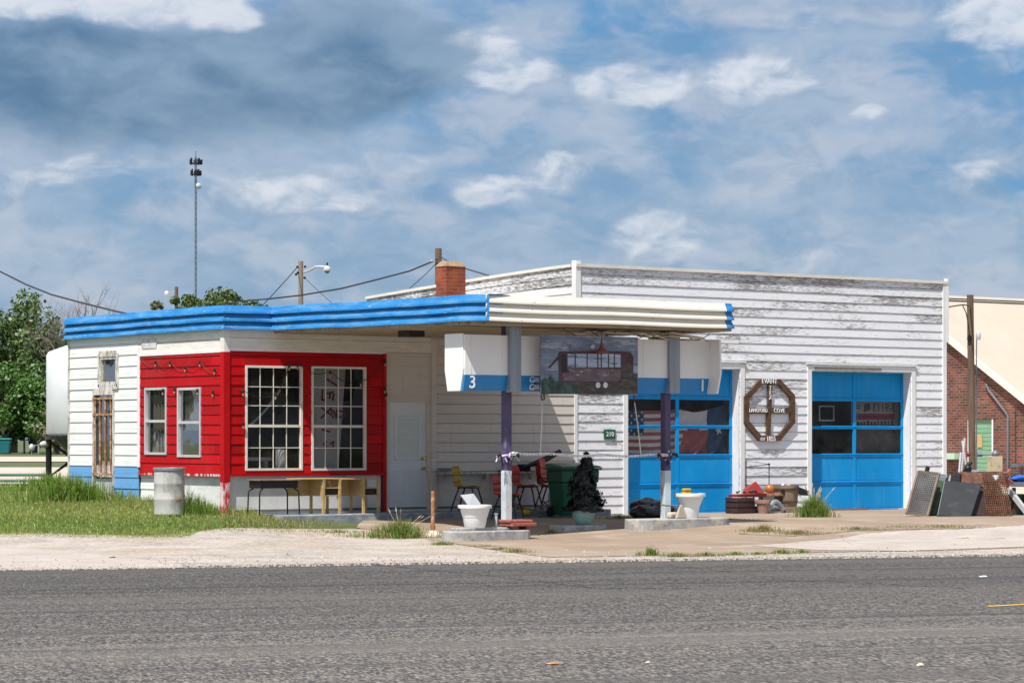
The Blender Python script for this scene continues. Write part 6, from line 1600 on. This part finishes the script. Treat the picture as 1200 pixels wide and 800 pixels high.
tag(build('wire_stand', mb, 'blackmetal'), 'thin black wire frame against the white wall, behind the clutter', 'frame')
x = jx(921); WBk = thing('half_barrel', 'half barrel planter of grey staves beside the grass clump', 'planter', (x, yj, .12)); R0 = (jx(933) - jx(909)) / 2 * .95
build('staves', MB().lathe([(R0 * .80, 0), (R0 * .86, .05), (R0, .40), (R0, .46), (R0 * .9, .46), (R0 * .88, .38)], (x, yj, .12), 20), 'wood', WBk)
for z, r in ((.10, .885), (.36, .99)): build('hoop', MB().lathe([(R0 * r + .004, z), (R0 * r + .014, z), (R0 * r + .018, z + .035), (R0 * r + .008, z + .035)], (x, yj, .12), 24, cap=False), 'rust', WBk)
build('soil', MB().lathe([(R0 * .9, .4), (.01, .41)], (x, yj, .12), 20), 'soil', WBk)
tag(build('timber_base', MB().box(jx(908), yj - .33, .0, jx(934), yj + .2, .12), 'wood', bevel=.01), 'thick timber block under the half barrel planter', 'block')
z = jz(920, 578); mb = MB().box(jx(911), yj - .18, z - .02, jx(927), yj + .15, z + .11); tag(build('black_tray', mb, 'black', bevel=.012), 'black plastic tray on the half barrel planter, left one', 'tray')
mb = MB().hexa([(jx(926), yj - .15, z - .02), (jx(943), yj - .15, z - .05), (jx(943), yj + .1, z - .05), (jx(926), yj + .1, z - .02), (jx(927), yj - .15, z + .17), (jx(943), yj - .15, z + .05), (jx(943), yj + .1, z + .05), (jx(927), yj + .1, z + .17)]); tag(build('black_tray', mb, 'black', bevel=.012), 'tilted black plastic tray on the half barrel planter, right one', 'tray')
mb = MB().tube([(jx(912), yj, z + .11), (jx(916), yj - .05, z + .19), (jx(920), yj, z + .13), (jx(924), yj - .06, z + .2)], .03, 6); tag(build('metal_part', mb, 'sleeve', smooth=True), 'silvery bent metal part on the left black tray', 'scrap')
tag(build('threshold_board', MB().box(jx(972), -.25, .0, jx(1030), -.1, .05).box(jx(990), -.3, .0, jx(1062), -.26, .035), 'wood'), 'weathered boards lying along the foot of the right blue door', 'boards')

# ---- scrap pile at the right
def plane4(c4, thick=.03):
    a, b, c, d_ = [Vector(v) for v in c4]; n = (b - a).cross(d_ - a).normalized(); o_ = Vector((CAMX, CAMY, CZ)); c = o_ + (c - o_) * ((a - o_).dot(n) / (c - o_).dot(n)); n = n * -thick
    return MB().hexa([a, b, b + n, a + n, d_, c, c + n, d_ + n])
def bil(c4, u, v):
    a, b, c, d_ = [Vector(q) for q in c4]; return a.lerp(b, u).lerp(d_.lerp(c, u), v)
def wiremesh(c4, nu, nv, r):
    mb = MB()
    for i in range(nu + 1): mb.tube([bil(c4, i / nu, 0), bil(c4, i / nu, 1)], r, 4)
    for j in range(nv + 1): mb.tube([bil(c4, 0, j / nv), bil(c4, 1, j / nv)], r, 4)
    return mb
Yg = camsp(*hit(1090, 605)[:2])[1]
def c4(bl_, br_, tr2, tl_, dy=.35, Yo=0.0): return [at(*bl_, Yg + Yo), at(*br_, Yg + Yo + .05), at(*tr2, Yg + Yo + dy), at(*tl_, Yg + Yo + dy)]
q = c4((1062, 601.5), (1087, 604), (1100.5, 554.5), (1076, 552)); GP = thing('metal_grate', 'grey metal grate panel leaning at the left of the scrap pile', 'grate', q[0])
build('mesh', wiremesh(q, 12, 22, .010), 'grate', GP)
fr2 = MB()
for i, (a, b) in enumerate(((0, 1), (1, 2), (2, 3), (3, 0))): fr2.beam(q[a], q[b], .045, .04)
build('frame', fr2, 'wood', GP)
build('cross_bar', MB().beam(bil(q, 0, .45), bil(q, 1, .45), .03, .03), 'grate', GP)
q2 = [v + Vector((.02, .05, 0)) for v in q]; build('backing', plane4(q2, .01), 'insidefloor', GP)
q = c4((1087, 603.5), (1104, 603.5), (1110, 566), (1098, 560), .3, .35); tag(build('dark_crate', plane4(q, .35), 'tankcone', bevel=.02), 'dark green plastic crate between the grate and the black panel', 'crate')
q = c4((1092, 575), (1106, 575), (1108, 556), (1094, 555), .1, .6); tag(build('grey_basket', wiremesh(q, 8, 6, .02), 'sleeve'), 'grey wire basket above the dark green crate', 'basket')
q = c4((1098, 604), (1138, 605.5), (1151, 566), (1106.5, 562.5), .35, -.25); tag(build('metal_sheet', plane4(q, .05), 'blackpanel', bevel=.015), 'large scuffed black sheet leaning in the middle of the scrap pile', 'sheet')
q = c4((1110, 566), (1127, 567), (1128, 553), (1112, 554), .1, .3); tag(build('cushion', plane4(q, .25), 'black', bevel=.05), 'rounded black seat cushion on top of the scrap pile, behind the black panel', 'cushion')
q = c4((1126, 568), (1153, 570), (1152, 553.5), (1128, 552.5), .3, .2); tag(build('rusty_tray', plane4(q, .06), 'rust', bevel=.01), 'rusty flat tray on top of the scrap pile beside the cage', 'tray')
q = c4((1139, 603), (1155, 604), (1157, 566), (1150, 566), .3, .0); tag(build('dark_board', plane4(q, .05), 'crate'), 'narrow dark board between the black panel and the rusty cage', 'board')
q = c4((1157, 605), (1186, 605), (1176, 553), (1151, 553), .5, -.1); RC = thing('rusty_cage', 'rusty brown wire cage panel leaning on the scrap pile', 'cage', q[0]); build('mesh', wiremesh(q, 12, 19, .010), 'rust', RC)
q2 = [v + Vector((.08, .22, 0)) for v in q]; build('mesh', wiremesh(q2, 15, 22, .010), 'rust', RC); q3 = [v + Vector((.1, .36, 0)) for v in q]; build('back_sheet', plane4(q3, .02), 'rust', RC)
q = c4((1126, 560), (1171, 561), (1168, 550.5), (1130, 550), 1.1, .6); tag(build('scrap_deck', plane4(q, .2), 'sleeve', bevel=.02), 'grey flat metal deck behind the scrap pile', 'scrap')
q = c4((1162.5, 557), (1175, 558), (1175, 534.5), (1162.5, 534.5), .0, .9); tag(build('plywood_box', plane4(q, .25), 'ply', bevel=.008), 'pale stained plywood box with dark holes, above the rusty cage', 'box')
q = c4((1167, 562.5), (1170.5, 562.5), (1170.5, 556.5), (1167, 556.5), 0, .3); tag(build('paint_can', plane4(q, .1), 'tank', bevel=.01), 'small white can hanging at the top of the rusty cage', 'can')
for i, (a, b, lb) in enumerate((((1127, 552), (1130.5, 513), 'grey metal pole standing left of the dark wooden pole, tallest of the bundle'), ((1133, 552), (1127.5, 516), 'grey metal pole crossing the tallest one beside the wooden pole'), ((1124, 553), (1126, 530), 'short grey metal pole at the left of the bundle'))):
    tag(build('metal_rod', MB().tube([at(*a, Yg + 1.4), at(*b, Yg + 1.5)], .022, 6), 'gas'), lb, 'pole', 'metal poles beside the wooden pole')
tag(build('red_reflector', MB().ball(at(1135, 532, Yg + 1.3), .05, 10), 'redtool', smooth=True), 'small red knob among the metal poles', 'knob')
mb = MB().tube([at(1138, 541, Yg + 1.3), at(1133, 546, Yg + 1.3), at(1130, 551, Yg + 1.3), at(1134, 553, Yg + 1.3)], .045, 6).ball(at(1134.5, 549, Yg + 1.3), .08, 8); tag(build('engine_part', mb, 'blackmetal', smooth=True), 'dark tangled machine part at the foot of the metal poles', 'scrap')
mb = MB().tube([at(1145, 532.3, Yg + 1.5), at(1166, 532, Yg + 1.5)], .02, 6).tube([at(1145, 532.3, Yg + 1.5), at(1151, 532.2, Yg + 1.5)], .045, 8).ball(at(1166.5, 532, Yg + 1.5), .08, 8); tag(build('axle', mb, 'galv', smooth=True), 'horizontal grey axle rod above the plywood box', 'rod')
tag(build('steel_tube', MB().tube([at(1085, 556, Yg + .5), at(1087.5, 546.5, Yg + .5)], .045, 8), 'black', smooth=True), 'short black tube end sticking up behind the grate panel', 'tube')
# workbench / trailer at the frame edge
TR = thing('workbench', 'grey steel workbench with a slanting beam at the right edge', 'bench', at(1195, 603, Yg + 1.5))
build('upper_beam', MB().beam(at(1187, 545, Yg + 1.6), at(1235, 545, Yg + 1.2), .3, .07), 'galv', TR); build('bench_top', MB().beam(at(1184, 567, Yg + 1.3), at(1235, 567.5, Yg + .9), .5, .10), 'galv', TR)
build('slanting_beam', MB().beam(at(1176, 565, Yg + .9), at(1206, 604, Yg + .4), .08, .09), 'gas', TR)
for a, b in (((1188, 571), (1188, 602)), ((1197, 546), (1197, 565)), ((1226, 571), (1226, 602)), ((1184, 592), (1230, 592))): build('strut', MB().beam(at(*a, Yg + 1.3), at(*b, Yg + 1.3), .06, .06), 'rust', TR)
tag(build('cloth', blobmesh(at(1196, 560, Yg + 1.2), .14, 1.6, .8, .6, 9), 'bluecloth', smooth=True), 'crumpled bright blue cloth on the workbench', 'cloth')
tag(build('black_bag', blobmesh(at(1186, 560.5, Yg + 1.25), .12, 1.6, .8, .7, 11), 'bag', smooth=True), 'small black bag on the workbench, left of the blue cloth', 'bag')
mb = MB()
for k in range(9): a = at(random.uniform(1174, 1184), random.uniform(553, 566), Yg + .5); mb.beam(a, a + Vector((random.uniform(-.15, .2), 0, random.uniform(-.15, .15))), .05, .04)
tag(build('scrap_wood', mb, 'brickred'), 'jumble of small rusty offcuts between the cage and the workbench', 'scrap')
for px, lb in ((1192, 'rusty box low under the workbench, left one'), (1212, 'rusty box under the workbench beyond the right edge')):
    q = at(px, 603, Yg + 1.6); tag(build('storage_box', MB().box(q.x - .3, q.y - .2, q.z - .02, q.x + .3, q.y + .25, q.z + .42), 'tankcone', bevel=.02), lb.replace('rusty', 'dark'), 'box')

# ================================================================== GRASS
def blades(name, pts, h, wdt, cols, lean=.45, seg=2, parent=None):
    """pts (n,3); each blade a bent tapering strip of its own"""
    n = len(pts); a = np.random.uniform(0, 2 * np.pi, n); side = np.stack([np.cos(a), np.sin(a), np.zeros(n)], 1) * (np.asarray(wdt).reshape(-1, 1) / 2)
    b = np.random.uniform(0, 2 * np.pi, n); ln = np.abs(np.random.normal(0, lean, n)) * h; dr_ = np.stack([np.cos(b) * ln, np.sin(b) * ln, np.zeros(n)], 1)
    up = np.stack([np.zeros(n), np.zeros(n), h], 1)
    mid = pts + up * .6 + dr_ * .35; tip = pts + up * np.clip(1 - ln / h * .35, .5, 1)[:, None] + dr_
    V = np.stack([pts - side, pts + side, mid + side * .8, mid - side * .8, tip], 1).reshape(-1, 3)
    me = bpy.data.meshes.new(name); me.vertices.add(5 * n); me.vertices.foreach_set('co', V.astype(np.float32).ravel())
    k = np.arange(n)[:, None] * 5; L = np.concatenate([k + np.array([[0, 1, 2, 3]]), k + np.array([[3, 2, 4]])], 1).ravel()
    me.loops.add(7 * n); me.loops.foreach_set('vertex_index', L.astype(np.int32))
    st = np.stack([np.arange(n) * 7, np.arange(n) * 7 + 4], 1).ravel(); me.polygons.add(2 * n); me.polygons.foreach_set('loop_start', st.astype(np.int32))
    me.update(calc_edges=True)
    c4_ = np.ones((n, 4)); c4_[:, :3] = cols; at_ = me.color_attributes.new('tint', 'FLOAT_COLOR', 'POINT'); at_.data.foreach_set('color', np.repeat(c4_, 5, 0).astype(np.float32).ravel())
    me.materials.append(M['grass']); o = bpy.data.objects.new(name, me); COL.objects.link(o)
    if parent: o.parent = parent
    return o
def vnoise(x, y, s, seed):
    r = np.random.RandomState(seed); out = np.zeros_like(x)
    for i in range(6):
        k = r.normal(size=2) * s * (1 + i * .6); out += np.sin(x * k[0] + y * k[1] + r.uniform(0, 6.28)) / (1 + i * .4)
    return out / 3
GREEN = np.array([.205, .33, .045]); GREEN2 = np.array([.40, .46, .12]); DRY = np.array([.36, .28, .13])
fe = [(-120, 629.5), (0, 629), (60, 629.5), (120, 631), (180, 632), (218, 631), (232, 625), (262, 624), (300, 626.5), (330, 628.5), (350, 624), (372, 624.5), (400, 627), (430, 628)]
fx = []; fy = []
for p in fe: q = G2(*p); fx.append(q[0]); fy.append(q[1])
N0 = 330000
X = np.random.uniform(-18, -2.2, N0); Y = np.random.uniform(41, 64, N0)
edge = np.interp(X, fx, fy) + .10 * vnoise(X, Y * 0, 5, 1) + .05 * vnoise(X, Y * 0, 17, 3)
wx = CAMX + X * RT[0] + Y * FW[0]; wy = CAMY + X * RT[1] + Y * FW[1]
px = 600 + F * X / Y
inb = (wx > -.02) & (wy > -.02); stepm = (wx > onf(330, None, -1.0) - .05) & (wy > -1.08)
dist = Y - edge
right = np.clip((px - 300) / 100, 0, 1) ** .6                                  # thin out towards the forecourt
bare_ = vnoise(X, Y, 1.7, 9) + .6 * vnoise(X, Y, 5, 4)
keep = (dist > 0) & ~inb & ~stepm & (np.random.uniform(size=N0) < np.clip(.35 + dist * 2.0, 0, 1)) & (np.random.uniform(size=N0) > right * 1.0) & ((bare_ < .75) | (px < 200))
keep &= (Y < 57) | (np.random.uniform(size=N0) < .35)
X, Y, wx, wy, dist, px, bare_ = [v[keep] for v in (X, Y, wx, wy, dist, px, bare_)]
gz = np.array([G(a, b) for a, b in zip(X, Y)])
near_wall = np.exp(-np.clip(np.minimum(np.hypot(np.clip(-wx, 0, 9), 0) + (wy < 0) * 9, np.hypot(np.clip(-wy, 0, 9), 0) + (wx < 0) * 9), 0, 9) * 2.2)
hgt = (.036 + .030 * np.clip(dist, 0, 1.2) + .15 * near_wall) * np.random.uniform(.55, 1.5, len(X)) * (1 + .35 * vnoise(X, Y, 2.2, 7))
cl = np.clip(.5 + .5 * vnoise(X, Y, 1.4, 8), 0, 1)[:, None]; rn = np.random.uniform(.7, 1.25, (len(X), 1))
col = (GREEN * (1 - cl) + GREEN2 * cl) * rn
dryf = np.clip(np.exp(-dist * 2.6) * .75 + (np.random.uniform(size=len(X)) < .12) * .8 + np.clip((px - 250) / 200, 0, .5) + np.clip(bare_, 0, 1) * .3, 0, 1)[:, None]
col = col * (1 - dryf) + DRY * rn * dryf
g_ = blades('grass', np.stack([wx, wy, gz - .035], 1), hgt, np.full(len(X), .013), col, .5)
tag(g_, 'green verge grass with straw tips along the side and front of the office', 'grass', None, 'stuff')

def tuft(name, label, px, py, n, h, spread, dry=.2, sx=1.0, group=None, heads=0, lean=.5, pos=None, width=.011):
    b = Vector(pos) if pos is not None else hit(px, py); a = np.random.uniform(0, 2 * np.pi, n); r = np.abs(np.random.normal(0, spread, n))
    off = np.stack([r * np.cos(a) * sx, r * np.sin(a) * .6, np.zeros(n)], 1); off = off @ np.array([[RT[0], RT[1], 0], [FW[0], FW[1], 0], [0, 0, 1]])
    rn = np.random.uniform(.7, 1.3, (n, 1)); dm = (np.random.uniform(size=(n, 1)) < dry)
    col = np.where(dm, DRY * rn, (GREEN * .95) * rn)
    hh_ = h * np.random.uniform(.45, 1.1, n) * np.exp(-(r / (spread * 2.2)) ** 2)
    t_ = thing(name, label, 'grass clump', b, 0, group)
    z = np.array([Gw(b.x + o[0], b.y + o[1]) - b.z for o in off]) if pos is None else np.zeros(n); off[:, 2] = z - .01
    blades('blades', off, np.maximum(hh_, .02), np.full(n, width), col, lean, parent=t_)
    if heads:
        P_ = []; S_ = []
        stem = []
        for i in range(heads):
            a_ = random.uniform(0, 6.28); r_ = random.uniform(.2, 1.5) * spread * 1.6; hq_ = h * random.uniform(.8, 1.25); tp = (math.cos(a_) * r_ * 1.3, math.sin(a_) * r_ * .5, hq_)
            stem.append(((math.cos(a_) * r_ * .25, math.sin(a_) * r_ * .2, 0), (tp[0] * .5, tp[1] * .5, hq_ * .6), tp))
        mb = MB()
        for s_ in stem: mb.tube(s_, [.005, .004, .003], 3)
        build('stems', mb, 'straw', t_, local=True)
        mb = MB()
        for s_ in stem: p = Vector(s_[2]); d_ = (p - Vector(s_[1])).normalized(); mb.tube([p - d_ * .05, p, p + d_ * .06], [.003, .011, .003], 5)
        build('seed_heads', mb, 'straw', t_, local=True, smooth=True)
    return t_
tuft('weed_clump', 'tall leafy grass clump at the back corner of the office, by the tank', 84, 588, 1100, .62, .5, .05, 1.2, pos=None, lean=.6, width=.02)
tuft('weed_clump', 'tall grass between the tank leg and the office corner', 60, 578, 700, .52, .5, .05, 1.4, lean=.6, width=.02)
tuft('weed_clump', 'green weeds against the white plinth right of the metal drum', 232, 604, 450, .42, .22, .1, 1.2, lean=.3)
tuft('weed_clump', 'taller thin green weed by the drum and plinth', 222, 604, 120, .62, .08, .1, 1, lean=.25)
tuft('grass_clump', 'large green grass clump with straw stems, left of the rusty pipe stand', 468, 631, 900, .40, .26, .25, 1.4, heads=6, lean=.55)
tuft('grass_clump', 'big green grass clump with pale seed heads at the right blue door', 954, 606, 1400, .50, .16, .18, 1.25, heads=16, lean=.5)
g5 = 'small dry tufts in the forecourt joints'
k = 0
for (px, py, n, h, sp, dr2, sx_, lb) in (
    (762, 651, 260, .16, .10, .3, 1.2, 'green tuft left of the row along the road edge below the right pump island'),
    (795, 652, 220, .09, .12, .5, 1.6, 'second small tuft of the row below the right pump island'),
    (829, 651.5, 220, .09, .11, .4, 1.6, 'third small tuft of the row, below the white planter'),
    (861, 650.5, 200, .08, .10, .3, 1.6, 'fourth small tuft of the road edge row'),
    (889, 650, 150, .07, .08, .3, 1.4, 'fifth and faintest tuft of the road edge row'),
    (915, 649, 240, .10, .11, .2, 1.6, 'sixth tuft of the road edge row, greenish'),
    (940, 648, 160, .08, .08, .3, 1.4, 'last tuft at the right end of the road edge row'),
    (893, 624, 420, .17, .20, .75, 1.4, 'dry tuft on the forecourt right of the right pump island'),
    (935, 627, 380, .12, .22, .8, 1.6, 'low straw-coloured tuft right of the dry tuft by the pump island'),
    (1005, 621, 300, .09, .25, .5, 2.0, 'low tuft in the forecourt in front of the right blue door'),
    (1055, 619, 200, .06, .2, .6, 2.0, 'faint tuft on the forecourt under the grate panel'),
    (1105, 619, 340, .08, .3, .6, 2.0, 'long low tuft on the forecourt in front of the black panel'),
    (568, 640.5, 140, .06, .12, .6, 1.6, 'small tuft in the curved joint in front of the left pump island, left end'),
    (587, 644, 150, .07, .12, .6, 1.6, 'small tuft in the middle of the curved joint before the left pump island'),
    (606, 647.5, 220, .10, .12, .55, 1.6, 'tuft at the right end of the curved joint before the left pump island'),
    (518, 638.5, 220, .10, .11, .3, 1.4, 'green tuft in front of the rusty pipe stand'),
    (590, 613, 160, .12, .12, .95, 1.6, 'dry straw tuft behind the pipe stub on the left pump island'),
    (646, 625, 120, .10, .08, .3, 1.4, 'green tuft between the left pump island and the low slab'),
    (726, 608, 260, .12, .2, .15, 2.0, 'green tuft behind the low slab, left of the right blue post'),
    (840, 609, 300, .07, .3, .8, 2.0, 'dry tuft along the foot of the left blue door'),
    (545, 629, 90, .07, .08, .6, 1.4, 'tiny tuft at the foot of the left pump island'),
    (432, 629, 260, .10, .3, .6, 2.2, 'straggly tuft left of the large green clump'),
    (395, 624, 260, .09, .3, .6, 2.2, 'straggly straw tuft in front of the study desks')):
    tuft('grass_tuft', lb, px, py, n, h, sp, dr2, sx_, group=g5)
# litter on the road
for px, py, m, s_, lb in ((1152, 676.5, 'signwhite', .05, 'flat white scrap of paper on the road at the right'), (648, 779, 'rustpipe', .05, 'small brown scrap lying on the road near the bottom'), (1078, 781, 'conebase', .035, 'small pale stone on the road near the bottom right'), (759, 778, 'conebase', .022, 'tiny pale stone on the road near the bottom middle'), (132, 653.5, 'black', .04, 'small dark scrap on the pale concrete pad at the left')):
    h_ = hit(px, py); tag(build('stone' if 'stone' in lb else 'litter', blobmesh(h_ + Vector((0, 0, .008)), s_ * .7, 1.6 if 'stone' not in lb else 1.1, 1, .35 if 'stone' not in lb else .7, 3, 12), m, smooth=True), lb, 'stone' if 'stone' in lb else 'litter')

# loose stones along the road edge and on the shoulder
mb = MB(); rs = np.random.RandomState(3)
for i in range(5200):
    x = rs.uniform(-14, 17); e = redge(x); y = e + (abs(rs.normal(0, .5)) * rs.choice([1, 1, 4]) - .22)
    z = (-.15 if y < e else G(x, y) + .002); c = W(x, y, z); r = rs.uniform(.010, .026) * (1.5 if rs.uniform() < .06 else 1)
    k = len(mb.v); a0 = rs.uniform(0, 6.28)
    for j in range(4): a = a0 + j * 1.57 + rs.uniform(-.3, .3); mb.v.append((c.x + r * math.cos(a), c.y + r * math.sin(a), c.z - .003))
    mb.v.append((c.x + rs.uniform(-.3, .3) * r, c.y, c.z + r * rs.uniform(.6, 1.1)))
    for j in range(4): mb.f.append((k + j, k + (j + 1) % 4, k + 4)); mb.mi.append(0)
tag(build('loose_gravel', mb, 'stones', origin=(0, 0, 0)), 'loose pale gravel scattered along the edge of the road', 'gravel', None, 'stuff')
def crack(pts, w_, name='crack'):
    q = [G2(*p) for p in pts]; m_ = MB(); L = []
    for (a, b) in zip(q, q[1:]):
        n_ = max(2, int(math.dist(a, b) / .12))
        for i in range(n_): L.append((a[0] + (b[0] - a[0]) * i / n_ + random.uniform(-.03, .03), a[1] + (b[1] - a[1]) * i / n_ + random.uniform(-.03, .03)))
    for (a, b) in zip(L, L[1:]):
        h = w_ * random.uniform(.4, 1.2); m_.quad(W(a[0], a[1], G(*a) + .016), W(b[0], b[1], G(*b) + .016), W(b[0], b[1] + h, G(b[0], b[1] + h) + .016), W(a[0], a[1] + h, G(a[0], a[1] + h) + .016))
    tag(build(name, m_, 'crackdark'), kind='structure')
crack([(505, 634), (545, 639), (580, 644), (612, 649), (640, 653)], .06)
crack([(700, 652), (760, 652.5), (840, 652), (950, 649.5), (1010, 648)], .07)
crack([(865, 626), (930, 629), (1010, 622), (1080, 620.5), (1150, 620)], .06)
crack([(640, 640), (720, 641), (800, 640), (900, 638), (1010, 634)], .035)
crack([(930, 613), (1000, 612), (1100, 611.5), (1195, 612)], .035)
crack([(250, 652), (300, 653), (350, 651.5)], .06)
crack([(480, 648), (540, 650), (600, 652)], .04)
crack([(760, 636), (772, 645), (770, 652)], .03)
crack([(985, 628), (1000, 640), (1020, 647)], .03)
